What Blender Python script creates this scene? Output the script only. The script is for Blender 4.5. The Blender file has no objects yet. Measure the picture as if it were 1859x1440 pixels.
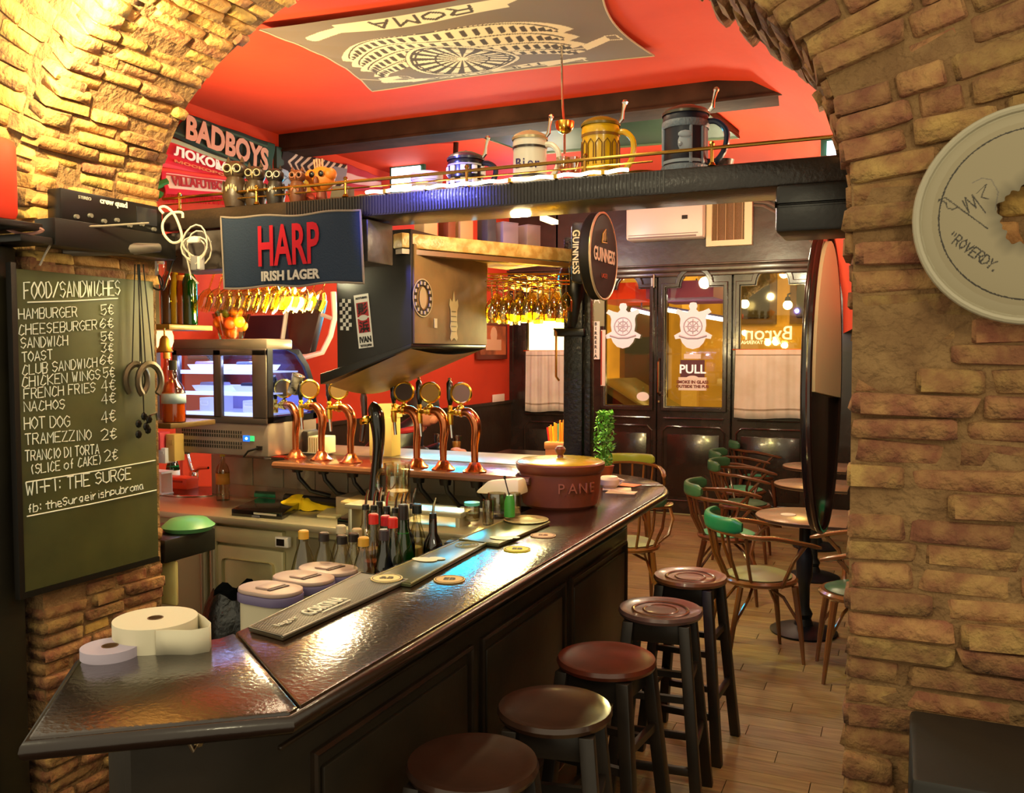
import bpy, bmesh, math, random
import numpy as np
from mathutils import Vector as V, Matrix, noise
R = math.radians
random.seed(11)
scene = bpy.context.scene
COL = scene.collection
# ------------------------------------------------------------------ camera
FW, FH, FL = 1859, 1440, 1600.0
cam = bpy.data.cameras.new('camera')
cam.sensor_fit = 'HORIZONTAL'; cam.sensor_width = 36; cam.lens = FL * 36 / FW
cam.clip_start = 0.05; cam.clip_end = 100
camo = bpy.data.objects.new('camera', cam); COL.objects.link(camo)
camo.location = (0, 0, 1.76)
camo.rotation_euler = (R(90 - 2.86), 0, R(23.9))
scene.camera = camo
CM = Matrix.LocRotScale(camo.location, camo.rotation_euler, None)
CO = V((0, 0, 1.76))
# ------------------------------------------------------------------ world and exposure
world = bpy.data.worlds.new('world'); scene.world = world; world.use_nodes = True
bg = world.node_tree.nodes['Background']; bg.inputs[0].default_value = (1.0, 0.86, 0.58, 1); bg.inputs[1].default_value = 0.52
scene.view_settings.view_transform = 'Standard'; scene.view_settings.look = 'None'
scene.view_settings.exposure = 0.75; scene.view_settings.gamma = 1
scene.view_settings.use_curve_mapping = False
def lamp(kind, loc, power, col, size=.05, rot=None, sx=None, spot=None, name='lamp', blend=.6):
    l = bpy.data.lights.new(name, kind); l.energy = power; l.color = col
    if kind == 'AREA':
        l.shape = 'RECTANGLE'; l.size = size; l.size_y = sx or size
    else:
        l.shadow_soft_size = size
    if kind == 'SPOT':
        l.spot_size = R(spot or 90); l.spot_blend = blend
    o = bpy.data.objects.new(name, l); COL.objects.link(o); o.location = loc
    if rot is not None:
        o.rotation_euler = (V(rot) - V(loc)).to_track_quat('-Z', 'Y').to_euler()
    return o
WARM = (1.0, .70, .34); SOFT = (1.0, .87, .54)
lamp('SPOT', (-2.28, 1.80, 2.80), 150, (1, .76, .34), .05, rot=(-2.75, 2.35, 3.02), spot=150, blend=.9)                 # wall lamp under the near vault
lamp('POINT', (.75, .55, 2.6), 18, SOFT, .12)                            # fill added on the near side for right pier and stools
lamp('POINT', (-1.2, -.6, 2.9), 20, SOFT, .15)  # second fill, added behind the camera
lamp('POINT', (-.02, 3.3, 2.4), 14, (1, .84, .5), .04)                 # unseen lamp added behind the right pier to light the oval board
lamp('SPOT', (-3.15, 3.6, 2.45), 62, (1, .72, .32), .06, rot=(-3.0, 3.9, 3.4), spot=110)   # uplight to the ceiling
lamp('POINT', (-1.9, 3.0, 3.12), 9, SOFT, .08)
for lx, ly, lw in ((-2.6, 6.2, 24), (-1.2, 6.3, 24), (-3.2, 8.2, 19), (-1.3, 8.3, 19)): lamp('POINT', (lx, ly, 2.75), lw, SOFT, .08)   # dining room lights
lamp('POINT', (-2.35, 2.96, 2.14), 74, (1, .90, .50), .05)                 # added lamp hidden behind the towel, brightens bins and worktop front
lamp('POINT', (-2.5, 3.3, 2.1), 16, (1, .86, .5), .05)                      # fill light added over the steel worktop
lamp('SPOT', (-1.75, 2.35, 2.50), 42, (.14, .14, 1.0), .03, rot=(-1.60, 2.8, 2.27), spot=62)  # blue spot on the beam
lamp('POINT', (-1.1, 2.55, 3.02), 6, SOFT, .04)  # unseen warm lamp added to light the steins and towel
lamp('POINT', (-3.3, 7.6, 2.9), 12, (.35, .3, 1.0), .1)
lamp('POINT', (-.35, 5.0, 2.6), 10, SOFT, .1)

# ------------------------------------------------------------------ pixel rays of the 1859x1440 frame
def ray(x, y):
    return (CM.to_3x3() @ V(((x - FW / 2) / FL, -(y - FH / 2) / FL, -1)))
def PT(x, y, t): return CO + ray(x, y) * t
def PX(x, y, X): d = ray(x, y); return CO + d * (X / d.x)
def PY(x, y, Y): d = ray(x, y); return CO + d * (Y / d.y)
def PZ(x, y, Z): d = ray(x, y); return CO + d * ((Z - 1.76) / d.z)
# ------------------------------------------------------------------ materials
def lin(h):
    if isinstance(h, str):
        h = h.lstrip('#'); v = [int(h[i:i + 2], 16) / 255 for i in (0, 2, 4)]
        return tuple(((c + .055) / 1.055) ** 2.4 if c > .04045 else c / 12.92 for c in v)
    return tuple(h)
MC = {}
def mt(col, rough=.5, metal=0, bump=None, var=0, spots=None, emit=0, coat=0, ecol=None, spec=None, wpos=False):
    key = (wpos, str(col), rough, metal, str(bump), var, str(spots), emit, coat, str(ecol), spec)
    if key in MC: return MC[key]
    m = bpy.data.materials.new('mat'); m.use_nodes = True; nt = m.node_tree; N = nt.nodes; L = nt.links
    b = N['Principled BSDF']; c = lin(col)
    b.inputs['Base Color'].default_value = (*c, 1); b.inputs['Roughness'].default_value = rough; b.inputs['Metallic'].default_value = metal
    if coat: b.inputs['Coat Weight'].default_value = coat; b.inputs['Coat Roughness'].default_value = .08
    if spec is not None: b.inputs['Specular IOR Level'].default_value = spec
    if emit:
        b.inputs['Emission Color'].default_value = (*lin(ecol or col), 1); b.inputs['Emission Strength'].default_value = emit
    tc = None
    if bump or spots or var:
        tc = N.new('ShaderNodeTexCoord')
        if wpos: tco = N.new('ShaderNodeNewGeometry').outputs['Position']
        else: tco = tc.outputs['Object']
    src = None
    if spots:   # (scale, other colour, amount)
        n = N.new('ShaderNodeTexNoise'); n.inputs['Scale'].default_value = spots[0]; n.inputs['Detail'].default_value = 6
        L.new(tco, n.inputs['Vector'])
        r = N.new('ShaderNodeValToRGB'); r.color_ramp.elements[0].position = .38; r.color_ramp.elements[1].position = .66
        r.color_ramp.elements[0].color = (*c, 1); o = lin(spots[1]); a = spots[2]
        r.color_ramp.elements[1].color = (*[c[i] * (1 - a) + o[i] * a for i in range(3)], 1)
        L.new(n.outputs['Fac'], r.inputs['Fac']); src = r.outputs['Color']
    if var:
        oi = N.new('ShaderNodeObjectInfo'); h = N.new('ShaderNodeHueSaturation')
        mr = N.new('ShaderNodeMapRange'); mr.inputs['To Min'].default_value = 1 - var; mr.inputs['To Max'].default_value = 1 + var
        L.new(oi.outputs['Random'], mr.inputs['Value']); L.new(mr.outputs['Result'], h.inputs['Value'])
        mu = N.new('ShaderNodeMath'); mu.operation = 'MULTIPLY'; mu.inputs[1].default_value = 7.31; L.new(oi.outputs['Random'], mu.inputs[0])
        fr = N.new('ShaderNodeMath'); fr.operation = 'FRACT'; L.new(mu.outputs[0], fr.inputs[0])
        m2 = N.new('ShaderNodeMapRange'); m2.inputs['To Min'].default_value = .5 - .035 * var * 2; m2.inputs['To Max'].default_value = .5 + .03 * var * 2
        L.new(fr.outputs[0], m2.inputs['Value']); L.new(m2.outputs['Result'], h.inputs['Hue'])
        if src: L.new(src, h.inputs['Color'])
        else: h.inputs['Color'].default_value = (*c, 1)
        src = h.outputs['Color']
    if src: L.new(src, b.inputs['Base Color'])
    if bump:
        n = N.new('ShaderNodeTexNoise'); n.inputs['Scale'].default_value = bump[0]; n.inputs['Detail'].default_value = 8
        L.new(tco, n.inputs['Vector'])
        bp = N.new('ShaderNodeBump'); bp.inputs['Strength'].default_value = bump[1]; bp.inputs['Distance'].default_value = bump[2] if len(bump) > 2 else .01
        L.new(n.outputs['Fac'], bp.inputs['Height']); L.new(bp.outputs['Normal'], b.inputs['Normal'])
        if coat: L.new(bp.outputs['Normal'], b.inputs['Coat Normal'])
    MC[key] = m; return m
def glass(col='#ffffff', tint=.9, gl=.12, rough=.03):
    key = ('g', str(col), tint, gl, rough)
    if key in MC: return MC[key]
    m = bpy.data.materials.new('glass'); m.use_nodes = True; nt = m.node_tree; N = nt.nodes; L = nt.links
    N.remove(N['Principled BSDF']); out = N['Material Output']
    t = N.new('ShaderNodeBsdfTransparent'); c = lin(col); t.inputs[0].default_value = (*[x * tint for x in c], 1)
    g = N.new('ShaderNodeBsdfGlossy'); g.inputs['Roughness'].default_value = rough
    f = N.new('ShaderNodeLayerWeight'); f.inputs[0].default_value = .12
    mr = N.new('ShaderNodeMapRange'); mr.inputs['To Min'].default_value = gl; mr.inputs['To Max'].default_value = .8
    L.new(f.outputs['Fresnel'], mr.inputs['Value'])
    x = N.new('ShaderNodeMixShader'); L.new(mr.outputs['Result'], x.inputs[0]); L.new(t.outputs[0], x.inputs[1]); L.new(g.outputs[0], x.inputs[2])
    L.new(x.outputs[0], out.inputs[0]); MC[key] = m; return m
def vcol(rough=.8, emit=0):
    key = ('v', rough, emit)
    if key in MC: return MC[key]
    m = bpy.data.materials.new('print'); m.use_nodes = True; nt = m.node_tree; N = nt.nodes; L = nt.links; b = N['Principled BSDF']
    a = N.new('ShaderNodeAttribute'); a.attribute_name = 'Col'; L.new(a.outputs['Color'], b.inputs['Base Color'])
    b.inputs['Roughness'].default_value = rough
    if emit: L.new(a.outputs['Color'], b.inputs['Emission Color']); b.inputs['Emission Strength'].default_value = emit
    MC[key] = m; return m
# ------------------------------------------------------------------ mesh builder
class MB:
    def __init__(s): s.bm = bmesh.new()
    def _n(s, vs, M):
        if M is not None:
            for v in vs: v.co = M @ v.co
        return s
    def box(s, c, d, M=None, rz=0):
        r = bmesh.ops.create_cube(s.bm, size=1); vs = r['verts']
        T = Matrix.Translation(c) @ Matrix.Rotation(rz, 4, 'Z') @ Matrix.Diagonal((*d, 1))
        for v in vs: v.co = T @ v.co
        return s._n(vs, M)
    def b2(s, a, b, M=None):
        a = V(a); b = V(b); return s.box((a + b) / 2, [abs(b[i] - a[i]) for i in range(3)], M)
    def tube(s, pts, r, seg=8, closed=False, M=None, flat=None, sm=0):
        if sm:
            k = len(pts); r = r if isinstance(r, (list, tuple)) else [r] * k; r2 = []
            for i in range(k - 1): r2 += [r[i] + (r[i + 1] - r[i]) * j / sm for j in range(sm)]
            pts = smoothpts(pts, sm); r = r2 + [r[-1]]
        pts = [V(p) for p in pts]; n = len(pts); rr = r if isinstance(r, (list, tuple)) else [r] * n
        rings = []; prev = None
        for i, p in enumerate(pts):
            a = pts[(i - 1) % n] if (closed or i > 0) else p; b = pts[(i + 1) % n] if (closed or i < n - 1) else p
            t = (b - a).normalized() if (b - a).length > 1e-9 else V((0, 0, 1))
            if prev is None:
                q = V((0, 0, 1)) if abs(t.z) < .9 else V((1, 0, 0)); u = t.cross(q).normalized()
            else:
                u = (prev - t * prev.dot(t)); u = u.normalized() if u.length > 1e-6 else t.orthogonal().normalized()
            prev = u; w = t.cross(u); k = flat or 1
            rings.append([s.bm.verts.new(p + (u * math.cos(2 * math.pi * j / seg) + w * k * math.sin(2 * math.pi * j / seg)) * rr[i]) for j in range(seg)])
        m = n if closed else n - 1
        for i in range(m):
            A, B = rings[i], rings[(i + 1) % n]
            for j in range(seg): s.bm.faces.new((A[j], A[(j + 1) % seg], B[(j + 1) % seg], B[j]))
        if not closed:
            s.bm.faces.new(rings[0][::-1]); s.bm.faces.new(rings[-1])
        return s._n([v for g in rings for v in g], M)
    def lathe(s, prof, c=(0, 0, 0), seg=20, M=None, sx=1, sy=1):
        c = V(c); rings = []
        for r, z in prof:
            if r < 1e-5: rings.append([s.bm.verts.new(c + V((0, 0, z)))])
            else: rings.append([s.bm.verts.new(c + V((r * sx * math.cos(2 * math.pi * j / seg), r * sy * math.sin(2 * math.pi * j / seg), z))) for j in range(seg)])
        for A, B in zip(rings, rings[1:]):
            for j in range(seg):
                k = (j + 1) % seg
                if len(A) == 1 and len(B) == 1: continue
                if len(A) == 1: s.bm.faces.new((A[0], B[k], B[j]))
                elif len(B) == 1: s.bm.faces.new((A[j], A[k], B[0]))
                else: s.bm.faces.new((A[j], A[k], B[k], B[j]))
        return s._n([v for g in rings for v in g], M)
    def ball(s, c, r, seg=12, M=None, sc=(1, 1, 1)):
        n = max(4, seg // 2)
        pr = [(math.sin(math.pi * i / n), -math.cos(math.pi * i / n)) for i in range(n + 1)]
        T = Matrix.Translation(c) @ Matrix.Diagonal((r * sc[0], r * sc[1], r * sc[2], 1))
        return s.lathe([(max(a, 0), b) for a, b in pr], seg=seg, M=(M @ T if M is not None else T))
    def prism(s, poly, z0, z1, M=None):
        a = [s.bm.verts.new((p[0], p[1], z0)) for p in poly]; b = [s.bm.verts.new((p[0], p[1], z1)) for p in poly]
        n = len(poly); s.bm.faces.new(a[::-1]); s.bm.faces.new(b)
        for i in range(n): s.bm.faces.new((a[i], a[(i + 1) % n], b[(i + 1) % n], b[i]))
        return s._n(a + b, M)
    def strip(s, A, B, closed=False):
        a = [s.bm.verts.new(p) for p in A]; b = [s.bm.verts.new(p) for p in B]; n = len(a)
        for i in range(n if closed else n - 1): s.bm.faces.new((a[i], a[(i + 1) % n], b[(i + 1) % n], b[i]))
        return s
    def quad(s, *p): s.bm.faces.new([s.bm.verts.new(q) for q in p]); return s
    def grid(s, fn, nu, nv, M=None):
        g = [[s.bm.verts.new(fn(i / nu, j / nv)) for i in range(nu + 1)] for j in range(nv + 1)]
        for j in range(nv):
            for i in range(nu): s.bm.faces.new((g[j][i], g[j][i + 1], g[j + 1][i + 1], g[j + 1][i]))
        return s._n([v for r in g for v in r], M)
    def hex(s, c8):
        v = [s.bm.verts.new(p) for p in c8]
        for f in ((0, 3, 2, 1), (4, 5, 6, 7), (0, 1, 5, 4), (1, 2, 6, 5), (2, 3, 7, 6), (3, 0, 4, 7)): s.bm.faces.new([v[i] for i in f])
        return s
    def build(s, name, m, parent=None, smooth=True, bevel=0, solid=0, bseg=2):
        if bevel:
            bmesh.ops.recalc_face_normals(s.bm, faces=s.bm.faces)
            es = [e for e in s.bm.edges if len(e.link_faces) == 2 and e.calc_face_angle(0) > .6]
            bmesh.ops.bevel(s.bm, geom=es, offset=bevel, segments=bseg, affect='EDGES', profile=.5)
        bmesh.ops.recalc_face_normals(s.bm, faces=s.bm.faces)
        me = bpy.data.meshes.new(name); s.bm.to_mesh(me); s.bm.free()
        o = bpy.data.objects.new(name, me); COL.objects.link(o)
        if m is not None: me.materials.append(m)
        if smooth:
            me.shade_smooth(); me.set_sharp_from_angle(angle=R(38))
        if solid:
            md = o.modifiers.new('s', 'SOLIDIFY'); md.thickness = solid; md.offset = 0
        if parent is not None: o.parent = parent
        return o
def smoothpts(P, n=6, closed=False):
    P = [V(p) for p in P]; out = []; m = len(P)
    for i in range(m if closed else m - 1):
        a, b, c, d = (P[(i - 1) % m] if closed or i else P[0]), P[i], P[(i + 1) % m], (P[(i + 2) % m] if closed or i + 2 < m else P[-1])
        for k in range(n):
            t = k / n; out.append(.5 * ((2 * b) + (c - a) * t + (2 * a - 5 * b + 4 * c - d) * t * t + (3 * b - a - 3 * c + d) * t ** 3))
    if not closed: out.append(P[-1])
    return out
def band(mb, P, hr, hz, seg=8):
    """a bent flat bar: hr half width sideways, hz half height"""
    P = [V(p) for p in P]; rings = []
    for i, p in enumerate(P):
        t = P[min(i + 1, len(P) - 1)] - P[max(i - 1, 0)]; t.z = 0; t.normalize(); n = V((t.y, -t.x, 0))
        e = .55 if i in (0, len(P) - 1) else 1
        ring = []
        for j in range(seg):
            a = 2 * math.pi * (j + .5) / seg; c, s = math.cos(a), math.sin(a); c = math.copysign(abs(c) ** .6, c); s = math.copysign(abs(s) ** .6, s)
            ring.append(mb.bm.verts.new(p + n * hr * c * e + V((0, 0, hz * s * e))))
        rings.append(ring)
    for A, B in zip(rings, rings[1:]):
        for j in range(seg): mb.bm.faces.new((A[j], A[(j + 1) % seg], B[(j + 1) % seg], B[j]))
    mb.bm.faces.new(rings[0][::-1]); mb.bm.faces.new(rings[-1])
def tag(o, label=None, cat=None, group=None, kind=None):
    if label: o['label'] = label
    if cat: o['category'] = cat
    if group: o['group'] = group
    if kind: o['kind'] = kind
    return o
def thing(name, label, cat, loc=(0, 0, 0), rz=0, group=None):
    o = bpy.data.objects.new(name, None); COL.objects.link(o); o.empty_display_size = .1
    o.location = loc; o.rotation_euler = (0, 0, rz); return tag(o, label, cat, group)
def dup(o, parent=None, **kw):
    c = o.copy(); COL.objects.link(c); c.parent = parent
    for ch in list(o.children): dup(ch, c)
    return c
def place(src, loc, rz, label, group=None):
    c = dup(src); c.location = loc; c.rotation_euler = (0, 0, rz); c['label'] = label
    if group: c['group'] = group
    return c
def frame(p, r, u):
    r = V(r).normalized(); u = V(u); u = (u - r * u.dot(r)).normalized(); n = r.cross(u)
    M = Matrix((r, u, n)).transposed().to_4x4(); M.translation = V(p); return M
def text(s, size, m, parent=None, M=None, ext=.0008, name='lettering', align='CENTER', bold=0, fit=None, kind=None, fith=None):
    cu = bpy.data.curves.new('t', 'FONT'); cu.body = s; cu.size = size; cu.extrude = ext; cu.align_x = align; cu.align_y = 'CENTER'; cu.offset = bold
    cu.resolution_u = 3
    t = bpy.data.objects.new('t', cu); me = bpy.data.meshes.new_from_object(t)
    bpy.data.objects.remove(t); bpy.data.curves.remove(cu)
    if len(me.vertices) and (fit or fith):
        xs = [v.co.x for v in me.vertices]; ys = [v.co.y for v in me.vertices]
        if fit:
            k = fit / (max(xs) - min(xs)); x0 = (max(xs) + min(xs)) / 2 if align == 'CENTER' else min(xs)
            for v in me.vertices: v.co.x = (v.co.x - x0) * k
        if fith:
            k = fith / (max(ys) - min(ys)); y0 = (max(ys) + min(ys)) / 2
            for v in me.vertices: v.co.y = (v.co.y - y0) * k
    if M is not None: me.transform(M)
    me.materials.append(m)
    o = bpy.data.objects.new(name, me); COL.objects.link(o)
    if parent is not None: o.parent = parent
    return o
def shape2d(loops, depth, m, name, parent=None, M=None, bevel=0):
    """flat outline with holes, given a thickness"""
    cu = bpy.data.curves.new('c', 'CURVE'); cu.dimensions = '2D'; cu.fill_mode = 'BOTH'; cu.extrude = depth / 2; cu.bevel_depth = bevel
    for lp in loops:
        sp = cu.splines.new('POLY'); sp.points.add(len(lp) - 1); sp.use_cyclic_u = True
        for i, p in enumerate(lp): sp.points[i].co = (p[0], p[1], 0, 1)
    t = bpy.data.objects.new('t', cu); me = bpy.data.meshes.new_from_object(t); bpy.data.objects.remove(t); bpy.data.curves.remove(cu)
    if M is not None: me.transform(M)
    me.materials.append(m); o = bpy.data.objects.new(name, me); COL.objects.link(o)
    if parent is not None: o.parent = parent
    return o
def circ(cx, cy, r, n=32, ry=None, a0=0, a1=360):
    full = abs(a1 - a0) >= 360; k = n if full else n + 1
    return [(cx + r * math.cos(R(a0 + (a1 - a0) * i / n)), cy + (ry or r) * math.sin(R(a0 + (a1 - a0) * i / n))) for i in range(k)]
# ------------------------------------------------------------------ handwriting strokes on a 4 x 6 grid
SF = {'A': '00 26 40/12 32', 'B': '00 06 36 45 33 03/33 42 40 00'.replace('40 00', '30 00'), 'C': '45 26 14 01 20 41', 'D': '00 06 26 44 42 20 00', 'E': '46 06 00 40/03 33',
 'F': '46 06 00/03 33', 'G': '45 26 04 02 20 41 43 23', 'H': '06 00/46 40/03 43', 'I': '16 10', 'J': '36 31 10 01', 'K': '06 00/46 03 40', 'L': '06 00 40',
 'M': '00 06 23 46 40', 'N': '00 06 40 46', 'O': '26 04 02 20 42 44 26', 'P': '00 06 36 45 43 03', 'Q': '26 04 02 20 42 44 26/22 40', 'R': '00 06 36 45 33 03/23 40',
 'S': '45 26 05 13 33 42 20 01', 'T': '06 46/26 20', 'U': '06 01 20 41 46', 'V': '06 20 46', 'W': '06 10 24 30 46', 'X': '06 40/00 46', 'Y': '06 23 46/23 20', 'Z': '06 46 00 40',
 '2': '05 26 45 43 00 40', '3': '06 46 23 42 20 01', '4': '30 36 02 42', '5': '46 06 03 34 42 20 01', '6': '45 26 03 01 20 42 23 02', '8': '23 05 26 45 23 02 20 42 23', '7': '06 46 10', '0': '26 04 02 20 42 44 26', '1': '15 26 20',
 'E_': '45 26 14 11 20 41/04 34/02 32', '/': '0047', ':': '14 15/11 12', '(': '37 25 21 3/', ')': '17 25 21 1/', '.': '10 11', '-': '03 23', '"': '16 14/36 34', ' ': '',
 'a': '34 14 02 10 30 34 40', 'b': '06 00 30 42 34 04', 'c': '34 14 02 10 30', 'e': '02 42 34 14 01 20 40', 'f': '36 25 20/13 33', 'g': '34 14 02 21 34 3- 1-'.replace('-', '0'), 'h': '06 00/03 24 43 40',
 'i': '14 10/16 16', 'm': '00 04/03 14 23 20/23 34 43 40', 'n': '00 04/03 24 43 40', 'o': '24 03 01 20 41 43 24', 'p': '0_ 04/04 34 42 30 00'.replace('_', '0'), 'r': '00 04/02 24 34', 's': '34 14 03 32 30 00',
 't': '26 20 30/04 44', 'u': '04 01 20 41/44 40', 'd': '46 40 10 02 14 44'}
SF['/'] = '00 46'; SF['('] = '36 24 22 30'; SF[')'] = '16 24 22 10'; SF['€'] = SF['E_']
SF['g'] = '34 14 02 11 31/34 30 10'; SF['p'] = '04 00/04 34 42 31 01'
def strokes(s, adv=5.2):
    """list of polylines and the total advance, unit = cap height"""
    out = []; x = 0; rnd = random.Random(s)
    for ch in s:
        g = SF.get(ch, SF.get(ch.upper(), ''))
        for st in [q for q in g.split('/') if q]:
            out.append([(x / 6 + (int(p[0]) + rnd.uniform(-.2, .2)) / 6, (int(p[1]) + rnd.uniform(-.2, .2)) / 6) for p in st.split()])
        x += (2.8 if ch in 'iI: .-' else adv)
    return out, max(x - 1.2, 1) / 6
def handwrite(s, p0, p1, up, h, m, parent, name='chalk_line', r=.0016, out=(0, 0, 0)):
    """one line of handwriting from p0 to p1 in world space, h tall"""
    st, adv = strokes(s); p0 = V(p0); p1 = V(p1); rt = (p1 - p0); k = rt / adv; up = V(up).normalized(); b = MB()
    for pl in st:
        pts = [p0 + k * x + up * (h * y) + V(out) for x, y in pl]
        b.tube(pts, r, seg=4)
    return b.build(name, m, parent, smooth=False)
# ------------------------------------------------------------------ flat prints kept as colours on a fine mesh
class Ras:
    def __init__(s, w, h, nx, bgc):
        s.w, s.h = w, h; s.nx = nx; s.ny = max(2, int(nx * h / w)); s.a = np.zeros((s.ny + 1, s.nx + 1, 3)); s.a[:] = lin(bgc)
        s.X, s.Y = np.meshgrid(np.linspace(0, w, s.nx + 1), np.linspace(0, h, s.ny + 1))
    def m(s, mask, c): s.a[mask] = lin(c)
    def rect(s, x0, y0, x1, y1, c): s.m((s.X >= x0) & (s.X <= x1) & (s.Y >= y0) & (s.Y <= y1), c)
    def disc(s, x, y, rx, c, ry=None): s.m(((s.X - x) / rx) ** 2 + ((s.Y - y) / (ry or rx)) ** 2 <= 1, c)
    def ring(s, x, y, r, w, c, ry=1): s.m(abs(np.hypot(s.X - x, (s.Y - y) / ry) - r) <= w / 2, c)
    def wedge(s, x, y, r0, r1, a0, a1, c, ry=1):
        d = np.hypot(s.X - x, (s.Y - y) / ry); a = np.degrees(np.arctan2((s.Y - y) / ry, s.X - x)) % 360
        s.m((d >= r0) & (d <= r1) & (((a - a0) % 360) <= (a1 - a0)), c)
    def line(s, pts, w, c):
        for (x0, y0), (x1, y1) in zip(pts, pts[1:]):
            dx, dy = x1 - x0, y1 - y0; q = dx * dx + dy * dy or 1e-9
            t = np.clip(((s.X - x0) * dx + (s.Y - y0) * dy) / q, 0, 1); s.m(np.hypot(s.X - x0 - t * dx, s.Y - y0 - t * dy) <= w / 2, c)
    def poly(s, pts, c):
        ins = np.zeros(s.X.shape, bool); n = len(pts)
        for i in range(n):
            (x0, y0), (x1, y1) = pts[i], pts[(i + 1) % n]
            if y0 == y1: continue
            k = ((s.Y < y0) != (s.Y < y1)) & (s.X < (x1 - x0) * (s.Y - y0) / (y1 - y0) + x0); ins ^= k
        s.m(ins, c)
    def word(s, t, x, y, h, w, c, th, arc=0):
        st, adv = strokes(t)
        for pl in st: s.line([(x + px / adv * w, y + py * h + arc * (1 - (2 * px / adv - 1) ** 2)) for px, py in pl], th, c)
    def build(s, name, fn, parent=None, rough=.85, solid=.002, emit=0):
        """fn(u, v) gives the world point"""
        b = MB(); b.grid(lambda u, v: fn(u, v), s.nx, s.ny); o = b.build(name, vcol(rough, emit), parent, smooth=True, solid=solid)
        at = o.data.color_attributes.new('Col', 'FLOAT_COLOR', 'POINT')
        buf = np.ones(((s.nx + 1) * (s.ny + 1), 4), np.float32); buf[:, :3] = s.a.reshape(-1, 3)
        at.data.foreach_set('color', buf.ravel()); return o
def bil(a, b, c, d, bow=None):
    """world quad: a bottom-left, b bottom-right, c top-right, d top-left"""
    a, b, c, d = V(a), V(b), V(c), V(d); n = (b - a).cross(d - a).normalized()
    def f(u, v):
        p = (a * (1 - u) + b * u) * (1 - v) + (d * (1 - u) + c * u) * v
        return p + n * bow(u, v) if bow else p
    return f
# ================================================================== THE SETTING
BRICK = mt('#85583a', .95, bump=(45, 1.0, .016), var=.20, spots=(19, '#a9854f', .85), wpos=True)
BRICK_Y = mt('#a87c42', .9, bump=(34, .9, .016), var=.28, spots=(16, '#cfa45c', .7), wpos=True)
MORTAR = mt('#7a5a38', .95, bump=(30, 1.0, .03), spots=(14, '#94744a', .8))
RED = mt('#ce4427', .75, bump=(3.5, .25, .02), spots=(1.6, '#b52c18', .4), spec=.2)
DARKWALL = mt('#2b1f17', .42, bump=(14, .25, .01), spots=(5, '#3a2a1c', .5))
BLACKWOOD = mt('#1b1512', .32, bump=(10, .2, .006), spots=(6, '#2c211a', .6))
# arch profile (X, Z): left jamb, crown, right jamb
key = [(-2.84, 0), (-2.84, .8), (-2.84, 1.6), (-2.84, 2.15), (-2.82, 2.42), (-2.775, 2.56), (-2.66, 2.745), (-2.5, 2.885), (-2.3, 3.005), (-2.07, 3.10),
       (-1.75, 3.175), (-1.4, 3.185), (-1.05, 3.12), (-.75, 2.97), (-.52, 2.80), (-.356, 2.635), (-.253, 2.53), (-.185, 2.42), (-.125, 2.25), (-.112, 2.0), (-.108, 1.2), (-.112, .6), (-.115, 0)]
def resample(pts, step):
    P = [V((x, 0, z)) for x, z in pts]; out = []; acc = 0; L = [0]
    for a, b in zip(P, P[1:]): L.append(L[-1] + (b - a).length)
    n = int(L[-1] / step); i = 0
    for k in range(n + 1):
        d = L[-1] * k / n
        while i < len(L) - 2 and L[i + 1] < d: i += 1
        t = (d - L[i]) / (L[i + 1] - L[i]); out.append(P[i].lerp(P[i + 1], t))
    return out
PROF = resample(key, .05)
YN, YF = 2.2, 2.76
CTR = V((-1.47, 0, 2.0))
NOI = lambda p, s, a: noise.noise(p * s) * a
def shell(name, a, b, outer):
    pr = [p for p in PROF if a <= p.x <= b]
    mb = MB()
    rec = .002
    inn = [p + (p - V((CTR.x, 0, min(max(p.z, 0), 2.0)))).normalized() * rec for p in pr]
    out = [outer(p) for p in pr]
    mb.strip([V((p.x, YN + rec, p.z)) for p in inn], [V((p.x, YN + rec, p.z)) for p in out])
    mb.strip([V((p.x, YN + rec, p.z)) for p in inn], [V((p.x, YF, p.z)) for p in inn])
    mb.strip([V((p.x, YF, p.z)) for p in inn], [V((p.x, YF, p.z)) for p in out])
    mb.strip([V((p.x, YN + rec, p.z)) for p in out], [V((p.x, YF, p.z)) for p in out])
    return tag(mb.build(name, MORTAR, smooth=False), kind='structure')
def outL(p): return V((-3.9, 0, p.z)) if p.z < 2.2 else (V((-3.9 + max(0, (p.x + 2.84)) * 1.5, 0, 2.2 + (p.z - 2.2) * 2.2)) if p.x < -2.3 else V((p.x - .4, 0, 4.2)))
def outR(p): return V((1.6, 0, p.z)) if p.z < 2.2 else (V((1.6 - max(0, (-.115 - p.x)) * 1.5, 0, 2.2 + (p.z - 2.2) * 2.2)) if p.x > -.9 else V((p.x + .4, 0, 4.2)))
wallL = shell('wall_left', -9, -1.4, outL)
wallR = shell('wall_right', -1.42, 9, outR)
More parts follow.
